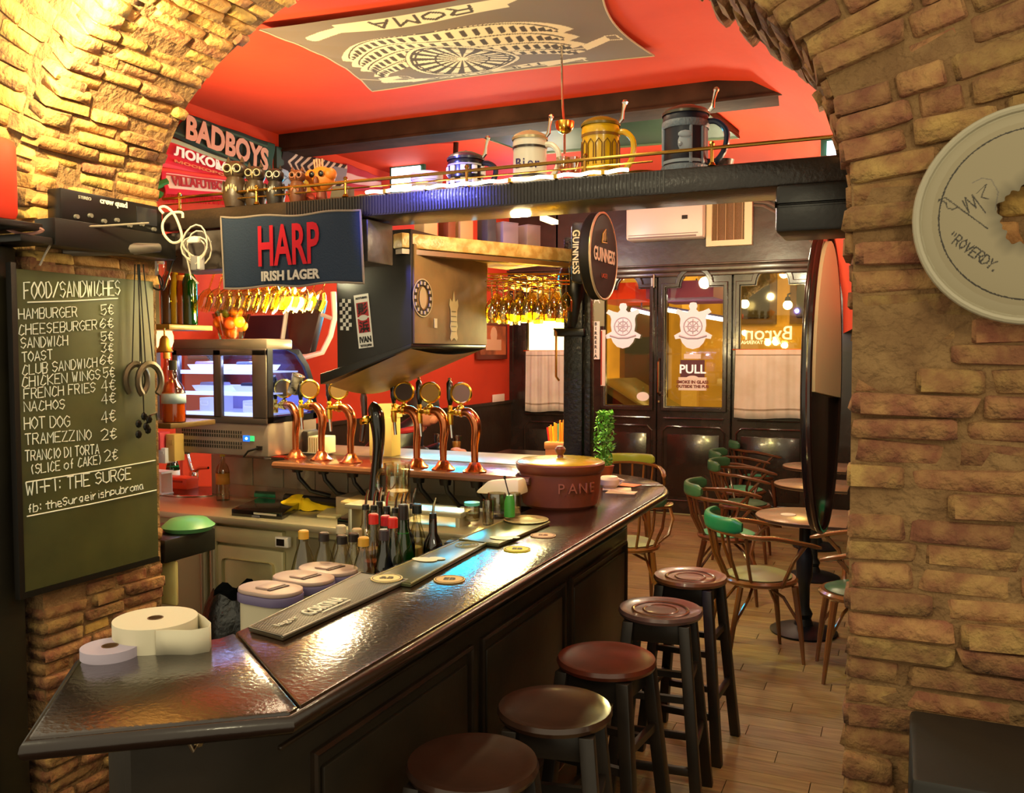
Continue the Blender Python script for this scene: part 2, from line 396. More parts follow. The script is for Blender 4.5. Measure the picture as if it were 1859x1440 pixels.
# bricks: a dozen worn shapes shared by all
BRK = []
for k in range(12):
    rnd = random.Random(100 + k); bm = bmesh.new(); bmesh.ops.create_cube(bm, size=1)
    for v in bm.verts: v.co += V((rnd.uniform(-.04, .02), rnd.uniform(-.03, .03), rnd.uniform(-.10, .05)))
    bmesh.ops.bevel(bm, geom=bm.edges[:], offset=.085, segments=1, affect='EDGES')
    for v in bm.verts: v.co += V((rnd.uniform(-.02, .02), rnd.uniform(-.035, .035), rnd.uniform(-.05, .05)))
    me = bpy.data.meshes.new('brick'); bm.to_mesh(me); bm.free(); me.shade_smooth(); me.set_sharp_from_angle(angle=R(50)); me.materials.append(BRICK if k < 6 else BRICK_Y); BRK.append(me)
def brick(par, c, ax, n, L, H, D, yel=False, jit=.015):
    """ax along the length, n out of the wall"""
    if random.random() < .045: return None
    ax = V(ax).normalized(); n = V(n).normalized(); z = ax.cross(n).normalized(); n = z.cross(ax)
    ax = (ax + z * random.uniform(-.03, .03)).normalized(); z = n.cross(ax)
    o = bpy.data.objects.new('brick', BRK[random.randrange(6) + (6 if yel else 0)]); COL.objects.link(o)
    M = Matrix((ax * L * random.choice((1, -1)), n * D, z * H)).transposed().to_4x4(); M.translation = V(c) + n * random.uniform(-jit, jit)
    o.matrix_world = M; o.parent = par
    return o
# right pier, flat courses
z = .02; row = 0
while z < 2.0:
    h = random.uniform(.047, .060); x = -.108 - random.uniform(0, .012)
    if z > .66:
        while x < .58:
            L = random.uniform(.12, .28); brick(wallR, (x + L / 2, YN + .040, z + h / 2), (1, 0, 0), (0, -1, 0), L - .008, h * .93, .10); x += L + .003
    z += h + .0035
# right haunch: courses that fan out round the crown
def rad(th):
    d = V((math.cos(th), 0, math.sin(th))); best = None
    for p in PROF:
        q = p - CTR; a = math.atan2(q.z, q.x)
        if best is None or abs(a - th) < best[0]: best = (abs(a - th), q.length)
    return best[1]
th = .012
while th < 1.0:
    r0 = rad(th) - .005; d = V((math.cos(th), 0, math.sin(th))); r = r0 - random.uniform(0, .02)
    lim = 2.15 if th < .55 else 1.95
    while r < lim:
        L = random.uniform(.10, .25); hh = .034 * (r + L / 2)
        hh = min(hh, .058)
        brick(wallR, V((CTR.x, YN + .040, CTR.z)) + d * (r + L / 2), d, (0, -1, 0), L - .008, hh, .10, yel=(random.random() < .12)); r += L + .004
    th += .0385
# left near face of the arch
th = math.pi - .05
while th > 1.95:
    r0 = rad(th) - .005; d = V((math.cos(th), 0, math.sin(th))); r = r0 - random.uniform(0, .02)
    while r < r0 + .42:
        L = random.uniform(.12, .24); hh = min(.040 * (r + L / 2), .062)
        brick(wallL, V((CTR.x, YN + .040, CTR.z)) + d * (r + L / 2), d, (0, -1, 0), L - .008, hh, .10, yel=(random.random() < .5)); r += L + .004
    th -= .042
# left jamb and soffit: courses run through the depth of the arch
acc = 0; L0 = PROF[0]; nxt = .10
for a, b in zip(PROF, PROF[1:]):
    seg = (b - a).length; acc += seg
    if a.x > -1.45: break
    if acc < nxt: continue
    nxt = acc + .046
    if 1.02 < a.z < 2.03: continue
    t = (b - a).normalized(); n = V((t.z, 0, -t.x)); y = YN + random.uniform(-.02, .0)
    while y < YF - .02:
        L = min(random.uniform(.12, .26), YF + .012 - y)
        if L < .05: break
        brick(wallL, V((a.x, y + L / 2, a.z)) - n * .040, (0, 1, 0), n, L - .008, random.uniform(.038, .046), .10, yel=(a.z > 2.1 and random.random() < .75 or random.random() < .15), jit=.014); y += L
acc = 0; nxt = .02
for a, b in zip(PROF, PROF[1:]):
    acc += (b - a).length
    if a.x < -1.0 or a.z < 1.9 or acc < nxt: continue
    nxt = acc + .05; t = (b - a).normalized(); n = V((t.z, 0, -t.x)); y = YN + .02
    while y < YF - .06:
        L = min(random.uniform(.12, .26), YF + .012 - y)
        brick(wallR, V((a.x, y + L / 2, a.z)) - n * .036, (0, 1, 0), n, L - .008, .042, .10, jit=.02); y += L
# room behind: walls, ceiling, floor
XL, YB, ZC = -4.2, 9.4, 3.35
b = MB()
prf = [(XL - .3, ZC), (-1.45, ZC), (-1.24, ZC - .03), (-.98, 3.17), (-.72, 2.93), (-.61, 2.6), (-.56, 2.3), (-.55, 1.95)]
def sec(Y): s = (YB - Y) * .1; return [V((x + (s if i else 0), Y, z)) for i, (x, z) in enumerate(prf)]
b.strip(sec(YF - .02), sec(YB + .02))
tag(b.build('ceiling', RED, smooth=True), kind='structure')
b = MB(); b.box((XL - .05, (YF + YB) / 2, ZC / 2), (.1, YB - YF + .1, ZC + .1)); wl = tag(b.build('wall_left_far', RED), kind='structure')
b = MB(); b.box((XL + .012, (5.5 + YB) / 2, .6), (.02, YB - 5.5, 1.19)); b.box((XL + .02, (5.5 + YB) / 2, 1.19), (.04, YB - 5.5, .03)); b.build('wainscot', DARKWALL, wl)
b = MB(); b.quad((.52, YF, 0), (.52, YB, 0), (.52, YB, 1.97), (.52, YF, 1.97)); b.strip([V((.52, YF, 1.95)), V((.52, YB, 1.95))], [V((.1, YF, 1.95)), V((-.55, YB, 1.95))])
tag(b.build('wall_right_far', DARKWALL), kind='structure')
# floor with boards running across the room
b = MB(); b.box((-1.5, 4.5, -.035), (7, 11, .05)); fl = tag(b.build('floor', mt('#2a1c10', .9)), kind='structure')
PLK = mt('#a08c5a', .55, bump=(20, .25, .004), var=.16, spots=(7, '#6c5534', .6))
PL = []
for k in range(3):
    q = MB(); q.box((0, 0, 0), (1, 1, 1)); o = q.build('plank', PLK, bevel=.004); PL.append(o.data); bpy.data.objects.remove(o)
y = 1.6; k = 0
while y < YB:
    w = .118; xs = [-4.15, -2.6 + (k % 3) * .31, -.95 + (k * 7 % 5) * .16, .52]
    for i, (x0, x1) in enumerate(zip(xs, xs[1:])):
        if i == 0 and y < 4: continue
        o = bpy.data.objects.new('plank', PL[k % 3]); COL.objects.link(o); o.location = ((x0 + x1) / 2, y + w / 2, -.006 + random.uniform(-.001, .001)); o.scale = (x1 - x0 - .004, w - .005, .012); o.parent = fl
    y += w; k += 1
# trims: ceiling beam, baseboard
b = MB(); b.b2((XL, 5.27, 3.235), (-.2, 5.55, ZC)); b.b2((XL, 5.262, 3.222), (-.2, 5.285, 3.24))
bt = tag(b.build('trim_1', mt('#2c1c16', .8, bump=(9, .4, .01), spots=(5, '#4a3228', .7), spec=.2), bevel=.004), kind='structure')
# ---------------- back wall with its glazed doors
zw = 2.66
def XB(x, y=700): return PY(x, y, YB).x
b = MB(); b.b2((-3.62 + .0, YB, zw), (.4, YB + .12, ZC + .12)); b.b2((-4.3, YB, zw), (-3.6, YB + .12, ZC + .12))
wb = tag(b.build('wall_back', mt('#33241c', .38, bump=(6, .3, .02), spots=(4, '#47342a', .6))), kind='structure')
# cornice over the doors, and vault moulding on the wall
b = MB(); b.b2((-4.2, YB - .05, 2.62), (.3, YB + .02, 2.68)); b.b2((-4.2, YB - .03, 2.57), (.3, YB + .02, 2.62)); b.b2((-4.2, YB - .08, 2.68), (.3, YB, 2.70)); b.build('cornice', mt('#3a2c24', .25, spots=(6, '#5b4a3c', .6)), wb, bevel=.006)
b = MB()
for dd in (0, .05, .10):
    b.tube([(x - dd, YB - .02, z - dd * .6) for x, z in [(-1.45, ZC - .0), (-1.24, ZC - .03), (-.98, 3.17), (-.76, 2.93), (-.63, 2.6), (-.60, 2.3), (-.59, 1.95)]], .016, 6)
b.build('vault_moulding', mt('#6b5a4e', .35), wb)
FR = mt('#241b17', .22, bump=(8, .15, .005), spots=(6, '#3a2d27', .6), coat=.3)
GLS = glass('#fff6d8', .92, .06, .02)
def leaf(name, xl, xr, gl, gr, zb, zt, kind_curtain=False, arch=True, yoff=0):
    """a framed glass leaf; gl..gr the glass in X, zb..zt the glass straight part, arch bump on top"""
    r = thing(name, None, None, (0, 0, 0)); r['kind'] = 'structure'
    cx = (gl + gr) / 2; w = (gr - gl) / 2; ar = w * .50
    def outline(e):
        pts = [(gl - e, zb - e), (gr + e, zb - e), (gr + e, zt + e)]
        pts += [(cx + (ar + e) * math.cos(R(a)), zt + e + (ar * 1.15) * math.sin(R(a)) ) for a in range(0, 181, 15)]
        pts += [(gl - e, zt + e)]
        return pts
    M = frame((0, YB + .03 + yoff, 0), (1, 0, 0), (0, 0, 1))
    shape2d([[(xl, .02), (xr, .02), (xr, 2.62), (xl, 2.62)], outline(0)], .05, FR, 'frame', r, M)
    shape2d([outline(.045), outline(.015)], .03, FR, 'moulding', r, frame((0, YB + yoff - .005, 0), (1, 0, 0), (0, 0, 1)), bevel=.006)
    shape2d([outline(.0)], .006, GLS, 'pane', r, frame((0, YB + .03 + yoff, 0), (1, 0, 0), (0, 0, 1)))
    # lower panel
    for z0, z1 in ((.16, zb - .22),):
        x0, x1 = gl - .03, gr + .03
        q = MB(); q.tube([(x0, YB + yoff, z0), (x1, YB + yoff, z0), (x1, YB + yoff, z1 - .05), (x1 - .05, YB + yoff, z1), (x0 + .05, YB + yoff, z1), (x0, YB + yoff, z1 - .05)], .012, 6, closed=True); q.build('panel_moulding', FR, r)
        q = MB(); q.b2((x0 + .05, YB - .008 + yoff, z0 + .05), (x1 - .05, YB + .02 + yoff, z1 - .08)); q.build('lower_panel', FR, r, bevel=.006)
    q = MB(); q.tube([(gl - .02, YB - .01 + yoff, zb - .13), (gr + .02, YB - .01 + yoff, zb - .13)], .012, 6); q.build('rail', FR, r)
    return r
zb = 1.18; zt = PY(1260, 522, YB).z
d1 = leaf('door_1', XB(1062), XB(1191), XB(1099), XB(1178), zb, zt)
d2 = leaf('door_2', XB(1194), XB(1326), XB(1209), XB(1311), zb, zt, yoff=-.01)
w1 = leaf('window_1', XB(1330), .45, XB(1343), XB(1458), zb, zt)
w2 = leaf('window_2', XB(928), XB(1060), XB(957), XB(1028), zb, zt)
q = MB(); q.b2((XB(1187), YB + .07, .02), (XB(1197), YB + .09, 2.62)); q.b2((XB(1322), YB + .07, .02), (XB(1334), YB + .09, 2.62)); q.b2((-4.3, YB + .0, .0), (XB(931), YB + .09, 2.7)); q.b2((XB(1050), YB + .07, .02), (XB(1068), YB + .09, 2.62)); q.build('mullion', FR, wb)
# door furniture
q = MB(); x = XB(1198, 680); q.tube([(x, YB - .02, 1.3), (x, YB - .07, 1.33), (x, YB - .07, 1.66), (x, YB - .02, 1.69)], .011, 8); q.lathe([(0, 0), (.02, 0), (.02, .02), (0, .02)], (x, YB - .03, 1.22)); q.build('handle', mt('#c9b184', .25, 1), d2)
q = MB(); q.box((XB(1187, 490), YB - .02, 2.52), (.04, .04, .09)); q.tube([(XB(1187), YB - .04, 2.46), (XB(1187), YB - .04, 2.60)], .012); q.build('hinge', mt('#8a8378', .3, 1), d1)
# etched crests on the glass
def crest(par, px, py, s, nm='etched_crest'):
    c = PY(px, py, YB - .005); M = frame(c, (1, 0, 0), (0, 0, 1))
    et = mt('#e9e4ea', .7, emit=.1)
    o = []
    half = [(.0, 1.0), (.12, .98), (.17, .85), (.12, .72), (.22, .62), (.4, .66), (.62, .75), (.72, .6), (.55, .5), (.5, .35), (.52, .1), (.48, -.15), (.75, -.3), (.7, -.45), (.5, -.42), (.42, -.6), (.25, -.78), (0, -.85)]
    o = [(-x * s, y * s) for x, y in half[::-1][:-1]] + [(x * s, y * s) for x, y in half][:-1]
    h = shape2d([o], .004, et, nm, par, M)
    b = MB()
    for r in (.36, .2):
        b.tube([(r * s * math.cos(R(a)), r * s * math.sin(R(a)) + .05 * s, .004) for a in range(0, 360, 20)], .008 * s / .3, 4, closed=True)
    for a in range(0, 360, 45): b.tube([(0, .05 * s, .004), (.3 * s * math.cos(R(a)), .05 * s + .3 * s * math.sin(R(a)), .004)], .006 * s / .3, 4)
    b.tube([(-.55 * s, -.32 * s, .004), (-.2 * s, -.42 * s, .004), (.2 * s, -.42 * s, .004), (.55 * s, -.32 * s, .004)], .012 * s / .3, 4)
    k = b.build('etched_line', mt('#c4bccb', .8), h); k.data.transform(M)
crest(d1, 1131, 595, .27); crest(d2, 1258, 595, .27)
Mf = lambda px, py, off=.012: frame(PY(px, py, YB - off), (1, 0, 0), (0, 0, 1))
q = shape2d([[(-.13, -.12), (.13, -.12), (.13, .12), (-.13, .12)]], .004, mt('#5b3038', .6), 'pull_sign', d2, Mf(1257, 674))
text('PULL', .13, mt('#f4e9e0', .6, emit=.3), d2, Mf(1257, 671, .016), bold=.003)
q = shape2d([circ(0, 0, .07, 12, .035, 0, 180)], .003, mt('#f4e9e0', .6), 'sign_emblem', d2, Mf(1257, 688, .016))
shape2d([[(-.15, -.07), (.15, -.07), (.15, .07), (-.15, .07)]], .004, mt('#efe4d6', .7), 'notice', d2, Mf(1257, 697, .014))
text('SMOKE IN GLASS', .045, mt('#7a3a30', .7), d2, Mf(1257, 694, .018), bold=.002)
text('OUTSIDE THE PUB', .042, mt('#7a3a30', .7), d2, Mf(1257, 702, .018), bold=.002)
shape2d([[(-.09, -.025), (.09, -.025), (.09, .025), (-.09, .025)]], .004, mt('#e8dfd6', .7), 'sticker', d2, Mf(1257, 647))
shape2d([circ(0, 0, .07, 16, .05)], .004, mt('#f5f2f0', .7), 'sticker', d1, Mf(1167, 720))
# gilded window lettering, seen from the back
text('Byron', .2, mt('#f2e6a8', .5, emit=.5), w1, frame(PY(1395, 606, YB - .01), (-1, 0, 0), (0, 0, 1)) , bold=.001)
text('TAVERNA', .05, mt('#f2e6a8', .5, emit=.5), w1, frame(PY(1365, 622, YB - .01), (-1, 0, 0), (0, 0, 1)), bold=.001)
# ---------------- street outside, seen through the glass
b = MB(); b.b2((-9, 14.2, 0), (4, 14.5, 6)); fac = tag(b.build('wall_street', mt('#b5872e', .9, spots=(1.2, '#6d4d16', .8), emit=.3)), kind='structure')  # emission on facade and pilasters stands in for street lamp light
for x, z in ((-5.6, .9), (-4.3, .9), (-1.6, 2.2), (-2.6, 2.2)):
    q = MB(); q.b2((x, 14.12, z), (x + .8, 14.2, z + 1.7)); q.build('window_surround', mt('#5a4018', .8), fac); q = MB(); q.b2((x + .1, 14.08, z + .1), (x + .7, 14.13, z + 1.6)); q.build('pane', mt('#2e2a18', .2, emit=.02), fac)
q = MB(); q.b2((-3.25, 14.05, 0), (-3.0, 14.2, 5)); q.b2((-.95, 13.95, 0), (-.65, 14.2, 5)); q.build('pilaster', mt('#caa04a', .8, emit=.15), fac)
b = MB(); b.b2((-9, 9.6, -.1), (4, 14.3, -.02)); tag(b.build('pavement', mt('#3b352c', .9)), kind='structure')
q = MB(); p = PY(992, 605, 13.9); q.b2((p.x - .75, 13.95, p.z - 1.3), (p.x + .75, 14.05, p.z + .35)); q.build('added_glow_panel', mt('#ffe9a0', .5, emit=6), fac)  # glowing panel added outside to brighten the glass of the left window
def streetlamp(x, y, z, lab):
    t = thing('street_lantern', lab, 'street lamp', (x, y, z)); 
    q = MB(); q.ball((0, 0, 0), .07, 12); q.build('globe', mt('#ffe9a8', .4, emit=14), t)
    q = MB(); q.tube([(0, .0, .07), (0, .0, .16), (0, .38, .2)], .012); q.lathe([(.0, .06), (.05, .06), (.03, .12), (0, .13)]); q.build('bracket', mt('#2a241a', .5), t)
for (px, py), lab in zip(((1352, 552), (1430, 554), (1224, 525)), ('lit street lantern outside, left in the curtained window', 'lit street lantern outside, right in the curtained window', 'lit street lantern outside behind the PULL door')):
    p = PY(px, py, 13.8); streetlamp(p.x, p.y, p.z, lab)
lamp('POINT', (-1.2, 12.2, 3.0), 90, (1, .72, .25), .2, name='street_light')
lamp('POINT', (-4.2, 12.0, 2.8), 70, (1, .72, .3), .2, name='street_light')
# parked car behind the left door
car = thing('parked_car', 'dark olive car parked in the street behind the left glass door', 'car', (PY(1120, 700, 11.6).x - .5, 11.6, -.02))
q = MB(); q.prism([(-2.0, .25), (-2.05, .7), (-1.2, .85), (-.5, 1.38), (.55, 1.42), (1.35, .95), (2.1, .82), (2.15, .3)], -.8, .8, Matrix.Rotation(R(90), 4, 'X')); q.build('body', mt('#5b5a2c', .25, .3), car, bevel=.06)
for s in (-.82,):
    q = MB(); q.prism([(-1.0, .9), (-.42, 1.3), (.0, 1.33), (.0, .9)], 0, .02, Matrix.Translation((0, s, 0)) @ Matrix.Rotation(R(90), 4, 'X')); q.build('side_window', mt('#14150e', .1), car)
    q = MB(); q.prism([(.06, .9), (.06, 1.33), (.5, 1.34), (1.15, .93)], 0, .02, Matrix.Translation((0, s, 0)) @ Matrix.Rotation(R(90), 4, 'X')); q.build('side_window', mt('#14150e', .1), car)
for x in (-1.3, 1.35):
    for yy in (-.8, .7):
        q = MB(); q.lathe([(0, 0), (.2, 0), (.31, .02), (.31, .16), (.2, .18), (0, .18)], M=Matrix.Translation((x, yy - .02, .31)) @ Matrix.Rotation(R(-90), 4, 'X')); q.build('wheel', mt('#151515', .6), car)
q = MB(); q.ball((.75, -.9, .98), .1, 10, sc=(1.1, .6, .7)); q.build('wing_mirror', mt('#44431f', .3), car)
# glowing tubes hung outside, standing in for a blue-white reflection in the panes
t = thing('reflection_tube', 'long glowing tube standing in for a blue-white reflection in the door glass', 'reflection stand-in', tuple(PY(1205, 562, 10.2)))
q = MB(); e = PY(1322, 582, 10.2) - PY(1205, 562, 10.2); q.tube([(0, 0, 0), e], .022, 8); q.build('tube', mt('#cfd8ff', .4, emit=9), t)
q = MB(); q.tube([(0, .04, .02), e + V((0, .04, .02))], .03, 6); q.tube([e * .5 + V((0, .04, .03)), e * .5 + V((0, .04, .42))], .01, 6); q.build('batten', mt('#6f6f86', .5), t)
t = thing('reflection_tube', 'short glowing tube standing in for a blue-white reflection in the left door', 'reflection stand-in', tuple(PY(1146, 562, 10.2)))
q = MB(); e = PY(1180, 570, 10.2) - PY(1146, 562, 10.2); q.tube([(0, 0, 0), e], .02, 8); q.build('tube', mt('#cfd8ff', .4, emit=8), t)
q = MB(); q.tube([(0, .04, .02), e + V((0, .04, .02))], .028, 6); q.tube([e * .5 + V((0, .04, .03)), e * .5 + V((0, .04, .42))], .01, 6); q.build('batten', mt('#6f6f86', .5), t)
# red awning panels outside, above the doors
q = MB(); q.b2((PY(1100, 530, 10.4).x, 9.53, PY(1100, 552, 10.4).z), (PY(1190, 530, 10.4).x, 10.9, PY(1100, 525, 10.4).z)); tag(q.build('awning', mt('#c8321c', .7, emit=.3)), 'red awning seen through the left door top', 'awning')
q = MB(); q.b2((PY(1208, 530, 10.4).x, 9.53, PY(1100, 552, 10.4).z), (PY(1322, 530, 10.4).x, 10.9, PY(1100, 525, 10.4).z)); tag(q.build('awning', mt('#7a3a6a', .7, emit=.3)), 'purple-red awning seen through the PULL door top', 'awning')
# ================================================================== LARGE OBJECTS
BT = 1.08
COPPER = mt('#c9764a', .22, 1); BRASS = mt('#e0b04a', .22, 1); GOLD = mt('#f2c64c', .25, 1); CHROME = mt('#d6d3cc', .12, 1); STEEL = mt('#cdc7a8', .38, .75, bump=(3, .12, .01))
STEELD = mt('#cfc79c', .5, .5, bump=(5, .2, .01)); BLK = mt('#15120f', .35); BLKG = mt('#0f0e0d', .12, coat=.5); WHITE = mt('#e9e4d8', .5); GREYM = mt('#8d8984', .5)
def pz(x, y, Z=BT): p = PZ(x, y, Z); return (p.x, p.y)
# ---- the bar
bar = thing('bar_counter', 'long dark varnished bar counter with angled near end and rounded far corner', 'bar counter')
A1 = pz(525, 1293); A2 = pz(50, 1338); A3 = pz(150, 1190); A4 = pz(397, 1158)
xo = (A1[0] + pz(1195, 900)[0]) / 2; xi = -1.475
cy = 4.12
curve = [(xo, cy)] + [(xo - .48 + .48 * math.cos(R(a)), cy + .62 * math.sin(R(a))) for a in range(10, 91, 10)]
far = curve[-1]
outer = [A2, A1, (xo, 2.6), *curve, (-2.05, far[1])]
inner = [(-2.05, 4.06), (xi, 4.06), (xi, 1.66), A4, A3]
TOP = mt('#1c0f09', .22, bump=(75, .9, .0011), spots=(5, '#33200f', .7), coat=.7, spec=.6)
b = MB(); b.prism([A2, A1, (xo, A1[1] + .03)] + [(xi, 1.66), A4, A3], BT - .045, BT); b.build('countertop', TOP, bar, bevel=.008)
b = MB(); b.prism([(xo, A1[1] + .033), (xo, 2.6), (xo, 3.1), (xo, 3.7), *curve[:4]] + [(curve[3][0] - .2, curve[3][1] - .1)] + [(xi, 4.06), (xi, 3.2), (xi, 2.4), (xi, 1.663)], BT - .045, BT); b.build('countertop', TOP, bar, bevel=.006)
b = MB(); b.prism([(curve[3][0] - .2, curve[3][1] - .097), (curve[3][0], curve[3][1] + .003), *curve[4:], (-2.05, far[1]), (-2.05, 4.063), (xi, 4.063)], BT - .045, BT); b.build('countertop', TOP, bar, bevel=.006)
b = MB(); b.tube([(p[0], p[1], BT - .024) for p in [A3, A2, A1, (xo, 2.0), (xo, 2.8), (xo, 3.6), *curve, (-2.05, far[1])]], .0185, 10); b.build('nosing', mt('#20120b', .3, coat=.4, bump=(40, .3, .002)), bar)
def off(p, d): return (p[0] + d[0], p[1] + d[1])
PAN = mt('#211b12', .4, bump=(9, .3, .006), spots=(4, '#33281c', .6))
fx = xo - .17
e1 = (fx, A1[1] + .10); e2 = (A2[0] + .06, A2[1] + .17); e3 = (A3[0] + .05, A3[1] + .02)
b = MB(); body = [e2, e1, (fx, cy), (fx - .08, cy + .3), (fx - .28, far[1] - .14), (-2.0, far[1] - .14), (-2.0, 4.12), (-1.42, 4.12), (-1.42, 1.72), e3]; b.prism(body, 0, BT - .045); b.build('carcass', PAN, bar)
FRM = mt('#241b14', .3, bump=(9, .2, .004), spots=(5, '#3f3020', .6))
for y0, y1 in ((1.62, 2.42), (2.5, 3.25), (3.33, 4.1)):
    q = MB(); q.tube([(fx + .006, y0, .22), (fx + .006, y1, .22), (fx + .006, y1, .84), (fx + .006, y0, .84)], .012, 6, closed=True); q.build('panel_moulding', FRM, bar)
    q = MB(); q.b2((fx - .002, y0 + .03, .26), (fx + .012, y1 - .03, .80)); q.build('front_panel', PAN, bar, bevel=.006)
q = MB(); q.b2((fx - .002, 1.5, .97), (fx + .022, cy, 1.03)); q.b2((fx - .002, 1.5, .90), (fx + .01, cy, .91)); q.b2((fx - .002, 1.5, 0), (fx + .02, cy, .12)); q.build('apron_rail', FRM, bar, bevel=.004)
dd = (V(e1) - V(e2)).normalized(); nn = V((dd.y, -dd.x)) * 1.0
def ep(s, z, o): p = V(e2) + dd * s + nn * o; return (p.x, p.y, z)
Ln = (V(e1) - V(e2)).length
q = MB(); q.tube([ep(.04, .2, .005), ep(Ln - .04, .2, .005), ep(Ln - .04, .84, .005), ep(.04, .84, .005)], .010, 6, closed=True); q.build('panel_moulding', FRM, bar)
h = MB(); p = ep(Ln * .52, .985, .012); h.ball(p, .012, 8); h.tube([p, (p[0] + .004, p[1] - .02, p[2] - .01), (p[0], p[1] - .03, p[2] + .015)], .004); tag(h.build('bag_hook', mt('#d8c7a8', .3, 1), bar), 'pale metal bag hook')
# ---- stools
SEATS = [('#3a2218', 'bar stool at the near end, dark seat cut by the picture edge'), ('#3c2419', 'second bar stool from the near end, dark brown seat'), ('#5e2618', 'middle bar stool with reddish brown seat'),
         ('#6d5150', 'fourth bar stool with greyish worn seat'), ('#8a5a3a', 'farthest bar stool with ring-marked light brown seat')]
def stool(px, py, col, label, rz):
    rng = px > 1150
    p = PZ(px, py, .755); t = thing('bar_stool', label, 'bar stool', (p.x, p.y, 0), rz, 'round wooden bar stools')
    q = MB(); q.lathe([(0, .733), (.135, .733), (.158, .74), (.163, .752), (.158, .765), (.135, .762), (.12, .756), (0, .758)], seg=40); q.build('seat', mt(col, .28, spots=(9, '#2a1812', .45), coat=.35, bump=(30, .15, .003)), t)
    if rng: q = MB(); q.lathe([(.10, .7595), (.106, .7625), (.112, .7595)], seg=40); q.lathe([(.06, .758), (.065, .7605), (.07, .758)], seg=36); q.build('turned_ring', mt('#5a3a28', .3, coat=.3), t)
    q = MB()
    for k in range(4):
        a = k * math.pi / 2; c, s = math.cos(a), math.sin(a); q.box((.092 * c, .092 * s, .695), (.022, .185, .075), rz=a)
    q.build('apron', BLKW, t, bevel=.003)
    for sx in (-1, 1):
        for sy in (-1, 1):
            q = MB(); a, c = (.105 * sx, .105 * sy), (.172 * sx, .172 * sy); w = .021
            q.hex([(c[0] - w, c[1] - w, 0), (c[0] + w, c[1] - w, 0), (c[0] + w, c[1] + w, 0), (c[0] - w, c[1] + w, 0), (a[0] - w, a[1] - w, .735), (a[0] + w, a[1] - w, .735), (a[0] + w, a[1] + w, .735), (a[0] - w, a[1] + w, .735)]); q.build('leg', BLKW, t, bevel=.004)
    for k, z in enumerate((.2, .27, .2, .27)):
        q = MB(); f = .172 - (.067) * z / .735; s = 1 if k < 2 else -1
        if k % 2: q.box((f * s, 0, z), (.022, f * 2, .03))
        else: q.box((0, f * s, z), (f * 2, .022, .03))
        q.build('rung', BLKW, t, bevel=.003)
    for k, z in enumerate((.46, .52)):
        f = .172 - .067 * z / .735
        for s in (-1, 1):
            q = MB()
            if k: q.box((f * s, 0, z), (.02, f * 2, .025))
            else: q.box((0, f * s, z), (f * 2, .02, .025))
            q.build('upper_rung', BLKW, t)
    return t
BLKW = mt('#1c1612', .4, bump=(12, .2, .004), spots=(6, '#3a2c20', .5))
for (x, y, rz), (c_, l_) in zip(((858, 1388, .05), (1007, 1288, .2), (1101, 1198, -.1), (1199, 1108, .1), (1253, 1048, -.05)), SEATS): stool(x, y, c_, l_, rz)
# ---- bentwood armchairs
CW = mt('#7a5228', .25, bump=(16, .15, .003), coat=.4, spots=(5, '#6e3a1c', .5)); CWD = mt('#5f3a20', .3, coat=.3, spots=(5, '#5a2818', .5)); GRN = mt('#1f7a4a', .35, bump=(8, .15, .004)); GRND = mt('#3f6b4c', .3, bump=(8, .15, .004)); TEAL = mt('#4fae84', .5); PALEG = mt('#8f9a68', .45)
def armchair(x, y, rz, label, wood, padm, seatm, grp='bentwood armchairs with green pads'):
    """front of the chair looks along +Y"""
    t = thing('armchair', label, 'chair', (x, y, 0), rz, grp)
    q = MB(); q.lathe([(0, .435), (.19, .435), (.215, .445), (.218, .46), (.205, .472), (0, .47)], seg=28); q.build('seat_frame', wood, t)
    q = MB(); q.lathe([(0, .466), (.175, .466), (.185, .478), (.15, .492), (0, .5)], seg=24); q.build('seat', seatm, t)
    arc = [(.28 * math.cos(R(a)), -.02 + .27 * math.sin(R(a)), .74 + .02 * math.cos(R(a + 90)) ** 2) for a in range(180, 361, 15)]
    rail = [(-.29, .24, .69), (-.295, .1, .72)] + arc + [(.295, .1, .72), (.29, .24, .69)]
    q = MB(); band(q, smoothpts(rail, 3), .021, .013, 8); q.build('arm_rail', wood, t)
    # padded back above the rail
    q = MB()
    pa = [(.285 * math.cos(R(a)), -.02 + .275 * math.sin(R(a))) for a in range(212, 329, 8)]
    band(q, [(u, v, .795) for u, v in pa], .021, .045, 12); q.build('back_pad', padm, t)
    for a in (-58, -35, -12, 12, 35, 58):
        q = MB(); aa = R(270 + a); q.tube([(.19 * math.cos(aa), .19 * math.sin(aa), .455), (.255 * math.cos(aa), -.01 + .25 * math.sin(aa), .6), (.275 * math.cos(aa), -.02 + .27 * math.sin(aa), .745)], .010, 6); q.build('spindle', wood, t)
    for s in (-1, 1):
        q = MB(); q.tube([(.15 * s, -.16, .44), (.175 * s, -.21, .2), (.19 * s, -.24, 0)], [.018, .015, .010], 8); q.build('leg', wood, t)
        q = MB(); q.tube([(.16 * s, .15, .44), (.175 * s, .18, .2), (.18 * s, .2, 0)], [.020, .016, .010], 8); q.build('leg', wood, t)
        q = MB(); q.tube([(.2 * s, .06, .45), (.28 * s, .05, .52), (.31 * s, .08, .62), (.29 * s, .16, .71)], .012, 6); q.build('arm_support', wood, t)
        q = MB(); q.tube([(.155 * s, -.19, .24), (.12 * s, -.1, .37), (.0, -.03, .42)], .009, 6); q.tube([(.165 * s, .17, .24), (.12 * s, .1, .37), (0, .02, .42)], .009, 6); q.build('brace', wood, t)
    return t
def at(px, py, z): p = PZ(px, py, z); return p.x, p.y
x, y = at(1378, 1044, .47); armchair(x, y, R(-62), 'nearest bentwood armchair, bright green back pad facing the first table', CW, GRN, PALEG)
